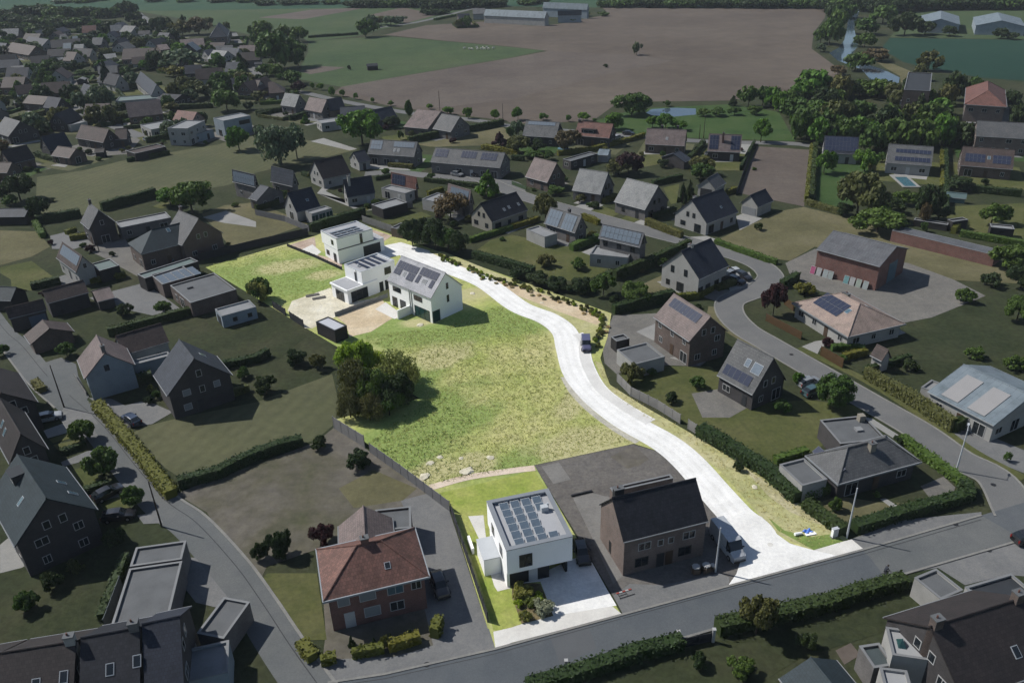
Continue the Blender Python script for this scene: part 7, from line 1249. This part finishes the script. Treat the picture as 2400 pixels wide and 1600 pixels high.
# ---------------------------------------------------------------- site clutter
C_orange = plain('barrier_red', (.25, .05, .04), .6, .1)
o = empty('site_barrier', (*(12.47,70.49), .09), rad(20)); tag(o, 'fallen red-and-white barrier lying on the pavement', 'barrier')
for i in range(5): MB().box(-1.0+i*.4, -.61+i*.4, .25, .45, .02, .06).build('board', C_orange if i % 2 == 0 else T_white, o)
MB().tube((-1, -.5, .05), (1, -.5, .05), .035).tube((-.9, -.5, .05), (-.9, .25, .05), .03).tube((.1, -.5, .05), (.1, .25, .05), .03).tube((-.9, -.1, .05), (.1, -.1, .05), .03).build('leg_frame', T_dark, o)
for i, (p, s) in enumerate((((21.44,73.49), 1.0), ((22.75,73.71), 1.0), ((23.60,73.95), .7))):
    o = empty('bulk_bag', (*p, .07), .4*i); tag(o, ['leftmost bulky brown bag with white cover by the van', 'middle bulky brown bag with white cover', 'smallest covered bag nearest the pale pole'][i], 'bulk bag', 'bulk bags before the brick semi')
    bm = bmesh.new(); bmesh.ops.create_cube(bm, size=1); bmesh.ops.bevel(bm, geom=bm.edges[:], offset=.18, segments=3, affect='EDGES'); me = bpy.data.meshes.new('bag'); bm.to_mesh(me); bm.free(); me.materials.append(plain('brown_bag', (.10, .075, .055), .9, .3)); ob('bag', me, o, (0, 0, .5*s), (0, 0, 0), (1.1*s, 1.0*s, 1.1*s))
    m2 = me.copy(); m2.materials.clear(); m2.materials.append(T_white); ob('cover', m2, o, (0, 0, 1.02*s), (0, 0, 0), (.9*s, .85*s, .3*s))
def stone(p, s, lab, mat, grp='rubble on the meadow'):
    bm = bmesh.new(); bmesh.ops.create_icosphere(bm, subdivisions=2, radius=1); rr = random.Random(int(p[0]*100))
    for v in bm.verts: v.co *= rr.uniform(.75, 1.15)
    me = bpy.data.meshes.new('rubble_heap'); bm.to_mesh(me); bm.free(); me.materials.append(mat)
    return tag(ob('rubble_heap', me, None, (p[0], p[1], .06), (0, 0, rr.random()*6), (s*.8, s*.62, s*.2)), lab, 'rubble', grp)
for p, s, lab in (((-7.11,95.15), 1.5, 'largest pale rubble heap by the rose gravel path'), ((-3.81,98.29), .9, 'pale rubble lump right of the large heap'), ((-12.66,97.41), .8, 'pale rubble lump near the meadow fence'), ((-13.22,94.31), 1.2, 'long low rubble heap at the meadow fence'), ((-11.30,98.82), .7, 'small pale rubble lump above the fence heap'), ((-8.11,98.38), .6, 'small rubble lump left of the right-hand lump'), ((33.14,89.50), .7, 'white rubble lump on the right verge'), ((-8.05,156.91), .9, 'pale rubble beside the new road near gable house'), ((-17.96,142.79), 1.0, 'white rubble in front of the gable house'), ((6.42,151.26), .6, 'white slab lump in the planting bed')): stone(p, s, lab, E_sandpale)
o = empty('tarpaulin', (*(37.28,80.08), .1), .3); tag(o, 'crumpled blue tarpaulin on the right verge', 'tarpaulin'); bm = bmesh.new(); bmesh.ops.create_grid(bm, x_segments=8, y_segments=6, size=1)
for v in bm.verts: v.co.z = .15+.15*math.sin(v.co.x*5)*math.cos(v.co.y*4); v.co.x *= .55; v.co.y *= .35
me = bpy.data.meshes.new('sheet'); bm.to_mesh(me); bm.free(); me.materials.append(plain('blue_plastic', (.08, .2, .62), .4, .15)); ob('sheet', me, o)
for p, lab in (((37.56,79.66), 'white board beside the blue tarpaulin'), ((35.93,79.59), 'white plastic sack left of the blue tarpaulin')):
    o = empty('site_board' if 'board' in lab else 'plastic_sack', (*p, .1), .2); tag(o, lab, 'board' if 'board' in lab else 'sack'); b = MB()
    if 'board' in lab: b.box(-.7, .7, -.25, .25, 0, .1)
    else: b.tube((-.5, 0, .2), (.5, 0, .2), .22, .16, 10)
    b.build('panel' if 'board' in lab else 'sack', M_white, o)
o = empty('utility_cabinet', (*(40.33,79.02), .08), .3); tag(o, 'white utility cabinet at the plot corner', 'utility cabinet'); MB().box(-.4, .4, -.2, .2, .15, 1.35).build('cabinet', M_white, o); MB().box(-.44, .44, -.24, .24, 1.35, 1.45).build('lid', F_coping, o); MB().box(-.38, .38, -.22, -.2, .2, 1.3).build('door', F_coping, o); MB().box(-.45, .45, -.25, .25, 0, .15).build('plinth', E_kerb, o)
o = empty('wheelie_bin', (*(19.91,76.18), .08), .3); tag(o, 'dark wheeled bin by the brick semi door', 'bin'); MB().box(-.28, .28, -.32, .32, .1, .95).build('body', T_dark, o); MB().box(-.31, .31, -.36, .36, .95, 1.05).build('lid', F_dark, o); MB().tube((-.25, .3, .1), (.25, .3, .1), .1).build('wheel', C_rub, o)
o = empty('trampoline', (*(19.11,269.00), .05)); tag(o, 'round blue garden trampoline by the bronze tree', 'trampoline'); MB().tube((0, 0, .7), (0, 0, .78), 1.9, None, 24).build('mat', plain('trampoline_blue', (.08, .16, .2), .7, .1), o)
for i in range(6): t = i*1.047; MB().tube((1.7*math.cos(t), 1.7*math.sin(t), 0), (1.7*math.cos(t), 1.7*math.sin(t), .7), .04).build('leg', S_frame, o)
c, ang, L, W = frame_from((111.45,219.39), (114.81,219.04), (118.50,227.50)); o = empty('swimming_pool', (c.x, c.y, .05), ang); tag(o, 'rectangular garden pool with pale deck', 'swimming pool')
b = MB(); b.box(-L-.7, L+.7, -W-.7, -W, 0, .18); b.box(-L-.7, L+.7, W, W+2.4, 0, .18); b.box(-L-.7, -L, -W, W, 0, .18); b.box(L, L+.7, -W, W, 0, .18); b.build('deck', E_terr, o); MB().box(-L, L, -W, W, 0, .1).build('water', W_pool, o)
o = empty('patio_table', (*(22.04,174.52), .05), -.2); tag(o, 'long garden table on the ribbed solar house terrace', 'table'); MB().box(-1.4, 1.4, -.5, .5, .7, .76).build('table_top', T_blind, o)
for sx in (-1.2, 1.2):
    for sy in (-.4, .4): MB().box(sx-.04, sx+.04, sy-.04, sy+.04, 0, .7).build('leg', T_dark, o)
c, ang, L, W = frame_from((36.68,153.55), (40.74,155.44), (39.98,158.31)); o = empty('pergola', (c.x, c.y, .05), ang); tag(o, 'pale pergola beside the tall white gable house', 'pergola'); 
for sx in (-1, 1):
    for sy in (-1, 1): MB().box(sx*L-.08, sx*L+.08, sy*W-.08, sy*W+.08, 0, 2.4).build('post', T_dark, o)
for i in range(9): x = -L+2*L*i/8; MB().box(x-.12, x+.12, -W-.2, W+.2, 2.4, 2.5).build('slat', F_pale, o)
# picnic bits by the sandy garden of the middle house
for p, lab in (((-42.38,158.37), 'long timber stack on the sandy garden'), ((-40.69,156.87), 'small timber stack right of the long one')):
    o = empty('timber_stack', (*p, .09), .35); tag(o, lab, 'timber stack', 'timber stacks on the sand')
    for i in range(3): MB().box(-1.4, 1.4, -.45+i*.32, -.18+i*.32, 0, .14+.03*i).build('plank', E_yard, o)
# ---------------------------------------------------------------- sheep in the far pasture
M_wool = plain('wool', (.45, .44, .40), .95, .15, 3, fine=20); M_face = plain('sheep_face', (.25, .22, .2), .9, .1)
def skin_body(name, joints, edges, radii, mat, parent, sub=1):
    me = bpy.data.meshes.new(name); me.from_pydata(joints, edges, []); o = ob(name, me, parent)
    sm = o.modifiers.new('skin', 'SKIN'); lay = me.skin_vertices[0].data
    for i, r in enumerate(radii): lay[i].radius = (r, r) if not isinstance(r, tuple) else r; lay[i].use_root = i == 0
    s = o.modifiers.new('sub', 'SUBSURF'); s.levels = s.render_levels = sub; me.materials.append(mat); return o
def bake_mesh(o):
    dg = bpy.context.evaluated_depsgraph_get(); ev = o.evaluated_get(dg); me = bpy.data.meshes.new_from_object(ev); o.modifiers.clear(); o.data = me; me.polygons.foreach_set('use_smooth', [True]*len(me.polygons)); return o
shp = empty('sheep', (0, 0, 0))
j = [(0, 0, .62), (-.42, 0, .64), (.42, 0, .62), (.62, 0, .78), (.86, 0, .72), (-.4, .16, .3), (-.43, .16, .0), (-.4, -.16, .3), (-.43, -.16, .0), (.36, .15, .3), (.36, .15, .0), (.36, -.15, .3), (.36, -.15, .0), (-.62, 0, .5)]
e_ = [(0, 1), (0, 2), (2, 3), (3, 4), (1, 5), (5, 6), (1, 7), (7, 8), (2, 9), (9, 10), (2, 11), (11, 12), (1, 13)]
sb = bake_mesh(skin_body('body', j, e_, [.3, .27, .25, .14, .08, .08, .04, .08, .04, .07, .04, .07, .04, .05], M_wool, shp))
hd = MB().tube((.6, .02, .84), (.58, .16, .82), .035, .02, 6).tube((.6, -.02, .84), (.58, -.16, .82), .035, .02, 6).build('ear', M_face, shp)
spots = [(-22.42,498.50), (-19.47,495.83), (-17.86,494.68), (-15.14,499.92), (-14.68,494.03), (-12.47,493.58), (-11.62,499.19), (-10.57,493.19), (-9.38,498.73), (-8.37,493.56), (-5.54,495.04)]
for i, p in enumerate(spots):
    if i == 0: s = shp
    else:
        s = shp.copy(); COL.objects.link(s)
        for ch in list(shp.children): q = ch.copy(); COL.objects.link(q); q.parent = s
    s.location = (p[0], p[1], .05); s.rotation_euler = (0, 0, i*1.3); s.scale = (1.35,)*3; tag(s, 'white sheep grazing in the far green pasture', 'sheep', 'flock in the far pasture')
# ---------------------------------------------------------------- cyclist on the main road
cyc = V2((43.85,71.94)); ang = math.atan2((V2((48.94,73.67))-cyc).y, (V2((48.94,73.67))-cyc).x)
bk = empty('bicycle', (cyc.x, cyc.y, .065), ang); tag(bk, 'dark bicycle ridden along the main road', 'bicycle'); M_bike = gloss('bicycle_paint', (.03, .03, .035), .3)
def ring(x):
    b = MB()
    for i in range(20):
        t, u = 2*math.pi*i/20, 2*math.pi*(i+1)/20; b.tube((x+.33*math.cos(t), 0, .34+.33*math.sin(t)), (x+.33*math.cos(u), 0, .34+.33*math.sin(u)), .022, None, 6, 0, False)
    for i in range(8): t = math.pi*i/8; b.tube((x+.31*math.cos(t), 0, .34+.31*math.sin(t)), (x-.31*math.cos(t), 0, .34-.31*math.sin(t)), .004, None, 4, 1, False)
    return b
for x in (-.53, .53): ring(x).build('wheel', [C_rub, C_rim], bk)
MB().tube((-.53, 0, .34), (-.05, 0, .3), .016).tube((-.05, 0, .3), (-.2, 0, .82), .018).tube((-.2, 0, .75), (.38, 0, .82), .018).tube((-.05, 0, .3), (.38, 0, .8), .02).tube((-.53, 0, .34), (-.2, 0, .75), .012).build('frame', M_bike, bk)
MB().tube((.36, 0, .92), (.53, 0, .34), .018).build('fork', M_bike, bk); MB().tube((.34, -.28, 1.02), (.34, .28, 1.02), .016).tube((.36, 0, .9), (.34, 0, 1.02), .016).build('handlebar', M_bike, bk)
MB().box(-.34, -.1, -.07, .07, .86, .91).build('saddle', C_rub, bk); MB().tube((-.05, -.13, .3), (-.05, .13, .3), .02).box(-.1, .0, .1, .2, .18, .21).box(-.1, 0, -.2, -.1, .4, .43).build('pedal', M_bike, bk)
pr = empty('person', (cyc.x, cyc.y, .065), ang); tag(pr, 'person in dark jacket leaning over the bicycle handlebars', 'person')
j = [(-.2, 0, .98), (-.08, 0, 1.22), (.08, 0, 1.44), (.12, 0, 1.55), (.06, .19, 1.42), (.16, .24, 1.18), (.33, .25, 1.04), (.06, -.19, 1.42), (.16, -.24, 1.18), (.33, -.25, 1.04), (-.16, .1, .93), (.17, .12, .74), (-.02, .14, .33), (.12, .15, .25), (-.16, -.1, .93), (.2, -.12, .86), (.02, -.14, .5), (.16, -.15, .44)]
e_ = [(0, 1), (1, 2), (2, 3), (2, 4), (4, 5), (5, 6), (2, 7), (7, 8), (8, 9), (0, 10), (10, 11), (11, 12), (12, 13), (0, 14), (14, 15), (15, 16), (16, 17)]
M_jack = plain('dark_jacket', (.03, .034, .045), .9, .2); M_skin = plain('skin', (.32, .2, .15), .6, .1); M_hair = plain('dark_hair', (.03, .022, .016), .8, .2)
body = bake_mesh(skin_body('body', j, e_, [.15, .15, .16, .07, .07, .05, .04, .07, .05, .04, .1, .075, .05, .04, .1, .075, .05, .04], M_jack, pr, 2))
bm = bmesh.new(); bmesh.ops.create_uvsphere(bm, u_segments=16, v_segments=12, radius=.11)
for v in bm.verts:
    v.co.z *= 1.2
    if v.co.x > .09 and abs(v.co.y) < .025 and -.03 < v.co.z < .03: v.co.x += .025
me = bpy.data.meshes.new('head'); bm.to_mesh(me); bm.free(); me.materials.append(M_skin); hd = ob('head', me, pr, (.17, 0, 1.66))
hm = me.copy(); hm.materials.clear(); hm.materials.append(M_hair); ob('hair', hm, hd, (-.025, 0, .03), (0, 0, 0), (1.05, 1.08, 1.0))
for sy in (-.04, .04): ob('eye', MB().tube((0, 0, -.008), (0, 0, .008), .012).mesh('eye', T_dark), hd, (.1, sy, .01))
for sy in (-1, 1):
    hb = MB().box(-.05, .05, -.035, .035, -.025, .02)
    for f in range(4): hb.tube((.04, -.03+f*.02, 0), (.075, -.03+f*.02, -.02), .009, .008, 5).tube((.075, -.03+f*.02, -.02), (.06, -.03+f*.02, -.055), .008, .007, 5)
    hb.tube((-.02, sy*-.03, 0), (.03, sy*-.05, -.03), .01, .008, 5); hb.build('hand', M_skin, pr, loc=(.34, sy*.25, 1.05))
    MB().box(-.09, .15, -.045, .045, 0, .09).build('shoe', C_rub, pr, loc=(.1, sy*.15, .2 if sy > 0 else .4))
def inside_lot(p):
    c = False; j = len(LOT)-1
    for i in range(len(LOT)):
        a, b = LOT[i], LOT[j]
        if (a[1] > p[1]) != (b[1] > p[1]) and p[0] < (b[0]-a[0])*(p[1]-a[1])/(b[1]-a[1]+1e-9)+a[0]: c = not c
        j = i
    return c
# ---------------------------------------------------------------- plots, patios and shrubs round the houses
rv = random.Random(11); clear = []
def on_road(p): return any((p-q).length < 4.2 for q in RDS)
RDS = [q for pth in (left_st, curve, road_c) for q in smooth_path(pth, 8)]
TOWN = [(-381.26,637.33), (-314.20,639.52), (-237.21,604.65), (-188.22,593.54), (-151.85,514.35), (-118.23,411.96), (-111.57,356.52), (-140.63,339.95), (-160.93,334.97), (-164.00,303.93), (-176.98,276.12)]
tx = [p[0] for p in TOWN]; ty = [p[1] for p in TOWN]; nf = 0
def in_poly(p, P):
    c = False; j = len(P)-1
    for i in range(len(P)):
        a, b = P[i], P[j]
        if (a[1] > p[1]) != (b[1] > p[1]) and p[0] < (b[0]-a[0])*(p[1]-a[1])/(b[1]-a[1]+1e-9)+a[0]: c = not c
        j = i
    return c
base_land = list(LAND)
for _ in range(900):
    p = Vector((rv.uniform(min(tx), max(tx)), rv.uniform(min(ty), max(ty))))
    if nf >= 46 or not in_poly(p, TOWN) or any((p-q.c).length < q.L+9.5 for q in BLDS) or any((p-o.location.xy).length < 4.5 for o in TREES): continue
    a_ = rv.uniform(-.5, .4)+rv.choice((0, 0, 1.57)); dx = Vector((math.cos(a_), math.sin(a_))); l_ = rv.uniform(3.5, 6.5); nf += 1
    rf, rn = rv.choice(((R_navy, 'dark'), (R_slate, 'slate'), (R_brown, 'brown'), (R_black, 'black'), (R_grey, 'grey'), (R_pale, 'pale'), (R_bluepale, 'pale blue'), (R_dkbrown, 'dark brown'), (R_red, 'red')))
    house('tmp', p-dx*l_, p+dx*l_, rv.uniform(3.4, 4.8), rv.uniform(5.4, 7.6), rv.uniform(2.7, 3.4), rv.choice((M_pale, M_brown, M_dark, M_greybrick, M_pale)), rf); LAND.pop()
    q = BLDS[-1].o; del q['label']; AUTO.append((q, 'small %s-roofed house' % rn, p, 'village houses')); q['group'] = 'village houses'
for B in BLDS:
    if B.o.get('category') not in ('house',) or B.c.length < 150 or inside_lot(B.c): continue
    ca, sa = math.cos(B.ang), math.sin(B.ang)
    def W2(x, y): return (B.c.x + x*ca - y*sa, B.c.y + x*sa + y*ca)
    l, w_ = B.L, B.W; x0, x1, y0, y1 = -l-rv.uniform(2, 5), l+rv.uniform(2, 6), -w_-rv.uniform(4, 11), w_+rv.uniform(3, 9)
    if B.c.length > 260: sheet('garden', [W2(x0, y0), W2(x1, y0), W2(x1, y1), W2(x0, y1)], 0.018, rv.choice((E_lawn, E_dkgrass, E_lawn, E_paddock, E_yard, E_brightlawn)))
    side = rv.choice((-1, 1)); sheet('patio', [W2(-l*rv.uniform(.2, 1), side*w_), W2(l*rv.uniform(.3, 1.1), side*w_), W2(l*.9, side*(w_+rv.uniform(2, 4.5))), W2(-l*.6, side*(w_+rv.uniform(2, 4)))], 0.0245, rv.choice((E_terr, E_pave, E_terr, E_yard)))
    far_ = B.c.length > 330
    if not far_:
        for _ in range(rv.randint(2, 4)):
            p = Vector(W2(rv.uniform(x0, x1), rv.choice((rv.uniform(y0, -w_-1.2), rv.uniform(w_+1.2, y1)))))
            if inside_lot(p) or on_road(p) or any(abs((Matrix.Rotation(-q.ang, 2) @ (p-q.c)).x) < q.L+1 and abs((Matrix.Rotation(-q.ang, 2) @ (p-q.c)).y) < q.W+1 for q in BLDS): continue
            hh = rv.choice((.9, 1.3, 1.8)); tree((p.x, p.y, hh, hh*rv.uniform(.4, .6)+.15), rv.choice((R_, BALL, SPR)), rv.choice((L_mid, L_dark, L_olive, L_mid, L_yellow, L_purple)), 'shrub', base=.03)
    if far_:
        if rv.random() < .75:
            xe = rv.choice((x0, x1)); sheet('driveway', [W2(xe, y0), W2(xe*.72, y0), W2(xe*.72, y1*.4), W2(xe, y1*.4)], 0.0265, rv.choice((E_terr, E_pave)))
        for a_, b_ in (((x0, y0), (x1, y0)), ((x1, y0), (x1, y1)), ((x0, y1), (x0, y0))):
            if rv.random() < .5: hedge([W2(*a_), W2(*b_)], 1.2, rv.uniform(1.2, 2.2), rv.choice((L_dark, L_mid, L_dark, L_olive)), dens=16)
        for _ in range(rv.randint(2, 4)):
            p = Vector(W2(rv.uniform(x0, x1), rv.choice((rv.uniform(y0, -w_-1.5), rv.uniform(w_+1.5, y1)))))
            if on_road(p) or any(abs((Matrix.Rotation(-q.ang, 2) @ (p-q.c)).x) < q.L+1 and abs((Matrix.Rotation(-q.ang, 2) @ (p-q.c)).y) < q.W+1 for q in BLDS): continue
            hh = rv.choice((1.6, 2.4, 3.5, 5.5, 7.5)); tree((p.x, p.y, hh, hh*rv.uniform(.38, .55)+.3), rv.choice((R_, R_, SPR, CONE)), rv.choice((L_mid, L_dark, L_dark, L_olive, L_mid, L_bright, L_pale)), 'tree' if hh > 3 else 'shrub', base=.08)
        if rv.random() < .45:
            p = Vector(W2(rv.uniform(x0+2, x1-2), rv.choice((y0+2, y1-2))))
            if not any((p-q.c).length < q.L+q.W*.6+2 for q in BLDS):
                a_ = B.ang+rv.choice((0, 1.57)); dx = Vector((math.cos(a_), math.sin(a_))); dy = Vector((-dx.y, dx.x)); s_ = rv.uniform(1.4, 2.2)
                k_ = len([1 for q in BLDS if q.o.get('group') == 'garden sheds of the village'])
                house('tmp', p-dx*s_*1.3, p+dx*s_*1.3, s_, 3.0, 2.1, rv.choice((M_timber, M_pale, M_brown)), rv.choice((R_grey, R_navy, R_brown, R_pale)), 'garden_shed', 'shed', .2, False, 'garden sheds of the village'); q = BLDS[-1]; LAND.pop()
                d = 'right of' if (p-B.c).x > abs((p-B.c).y) else 'left of' if -(p-B.c).x > abs((p-B.c).y) else 'behind' if (p-B.c).y > 0 else 'in front of'
                del q.o['label']; AUTO.append((q.o, 'small garden shed', p, 'garden sheds of the village'))
# ---------------------------------------------------------------- grass relief on the meadow
def inside(p, poly):
    c = False; j = len(poly)-1
    for i in range(len(poly)):
        a, b = poly[i], poly[j]
        if (a[1] > p[1]) != (b[1] > p[1]) and p[0] < (b[0]-a[0])*(p[1]-a[1])/(b[1]-a[1]+1e-9)+a[0]: c = not c
        j = i
    return c
def nearest_gap(p, path): return min((Vector(p)-q).length for q in path)
M_tuft = leaf('meadow_blades', (.34, .38, .12), (.28, .33, .09), .4)
M_straw = leaf('straw_blades', (.47, .44, .21), (.40, .39, .17), .4)
def tufts(name, poly, n, mat, h0, h1, seed, hole=()):
    r = random.Random(seed); xs = [p[0] for p in poly]; ys = [p[1] for p in poly]; vs = []; fs = []; t = 0
    path = smooth_path(road_c, 4)
    while t < n:
        p = (r.uniform(min(xs), max(xs)), r.uniform(min(ys), max(ys))); t += 1
        if not inside(p, poly) or nearest_gap(p, path) < 3.2 or any(inside(p, h) for h in hole): continue
        for _ in range(4):
            a = r.random()*6.283; l = r.uniform(.03, .07); h = r.uniform(h0, h1); q = (p[0]+r.gauss(0, .14), p[1]+r.gauss(0, .14)); b = len(vs)
            vs += [(q[0]-math.cos(a)*l, q[1]-math.sin(a)*l, .06), (q[0]+math.cos(a)*l, q[1]+math.sin(a)*l, .06), (q[0]+r.gauss(0, .12), q[1]+r.gauss(0, .12), .06+h)]; fs.append((b, b+1, b+2))
    return tag(ob(name, mesh(name, vs, fs, mat)), kind='stuff')
meadow = [(-22.32,103.19), (-15.48,115.71), (-16.87,127.61), (-28.10,137.16), (-27.42,139.72), (-13.78,141.09), (-3.17,150.14), (0.21,148.87), (6.34,138.33), (8.31,130.05), (8.68,118.47), (11.83,108.86), (17.68,101.03), (2.62,96.35), (-12.26,92.01)]
HB = []
tufts('grass', meadow, 12000, M_tuft, .06, .2, 1)
tufts('dry_grass', meadow, 9000, M_straw, .06, .2, 2)
tufts('short_grass', [(-71.12,176.85), (-59.17,186.14), (-55.07,187.96), (-38.70,172.32), (-39.33,162.09), (-46.26,155.93), (-51.80,156.87)], 5000, M_tuft, .05, .18, 3)
tufts('verge_grass', [(14.72,126.40), (15.80,125.54), (16.44,118.00), (20.93,111.23), (26.50,103.74), (35.38,90.85), (35.31,90.61), (39.16,83.95), (41.68,78.35), (36.99,76.78), (35.01,78.25), (32.50,81.03), (31.98,84.29), (29.14,93.68), (24.39,101.52), (21.06,105.55), (17.90,112.40), (15.62,117.34)], 4500, M_straw, .08, .26, 4)
tufts('weeds', [(-22.32,103.19), (-15.37,114.34), (-12.22,116.21), (-6.54,109.27), (-7.79,96.36), (1.83,96.39), (-12.26,92.01)], 900, leaf('weed_leaves', (.13, .19, .05), (.08, .13, .03), .3), .15, .4, 7)
tufts('weeds', [(-30.47,139.02), (-13.75,140.63), (0.19,147.36), (7.92,130.08), (5.00,111.83), (-8.69,119.53), (-15.88,127.55)], 700, leaf('weed_leaves', (.13, .19, .05), (.08, .13, .03), .3), .12, .3, 8)
# ---------------------------------------------------------------- labels written from the surroundings
SHORT = [(l, c) for l, c in LAND]
pend = {}
for o, adj, p, grp in AUTO:
    near = sorted(SHORT, key=lambda t: (t[1]-p).length)[:7]; na = len(adj.replace('-', ' ').split())
    l, c = next((t for t in near if len(t[0].replace('-', ' ').split())+na+5 <= 16), min(near, key=lambda t: len(t[0].replace('-', ' ').split()))); d = p-c; f = c.normalized(); rgt = Vector((f.y, -f.x)); s, dep = d.dot(rgt), d.dot(f)
    rel = ('right of' if s > 0 else 'left of') if abs(s) > abs(dep) else ('behind' if dep > 0 else 'in front of')
    pend.setdefault(f'{adj} {rel} the {l}', []).append((d.length, o))
ORD = ['nearest', 'second nearest', 'third nearest', 'fourth nearest', 'fifth nearest', 'sixth nearest', 'seventh nearest', 'eighth nearest', 'ninth nearest', 'tenth nearest', 'farthest']
for l, lst in pend.items():
    lst.sort(key=lambda t: t[0])
    for i, (dd, o) in enumerate(lst):
        o['label'] = l if len(lst) == 1 else f'{ORD[min(i, 10)]} {l}'
        while len(o['label'].replace('-', ' ').split()) > 16: w0 = o['label'].split(); k0 = w0.index('the'); o['label'] = ' '.join(w0[:k0+1]+w0[k0+2:])
        if 'group' not in o.keys(): o['group'] = 'village trees and shrubs'
print('objects', len(bpy.data.objects))
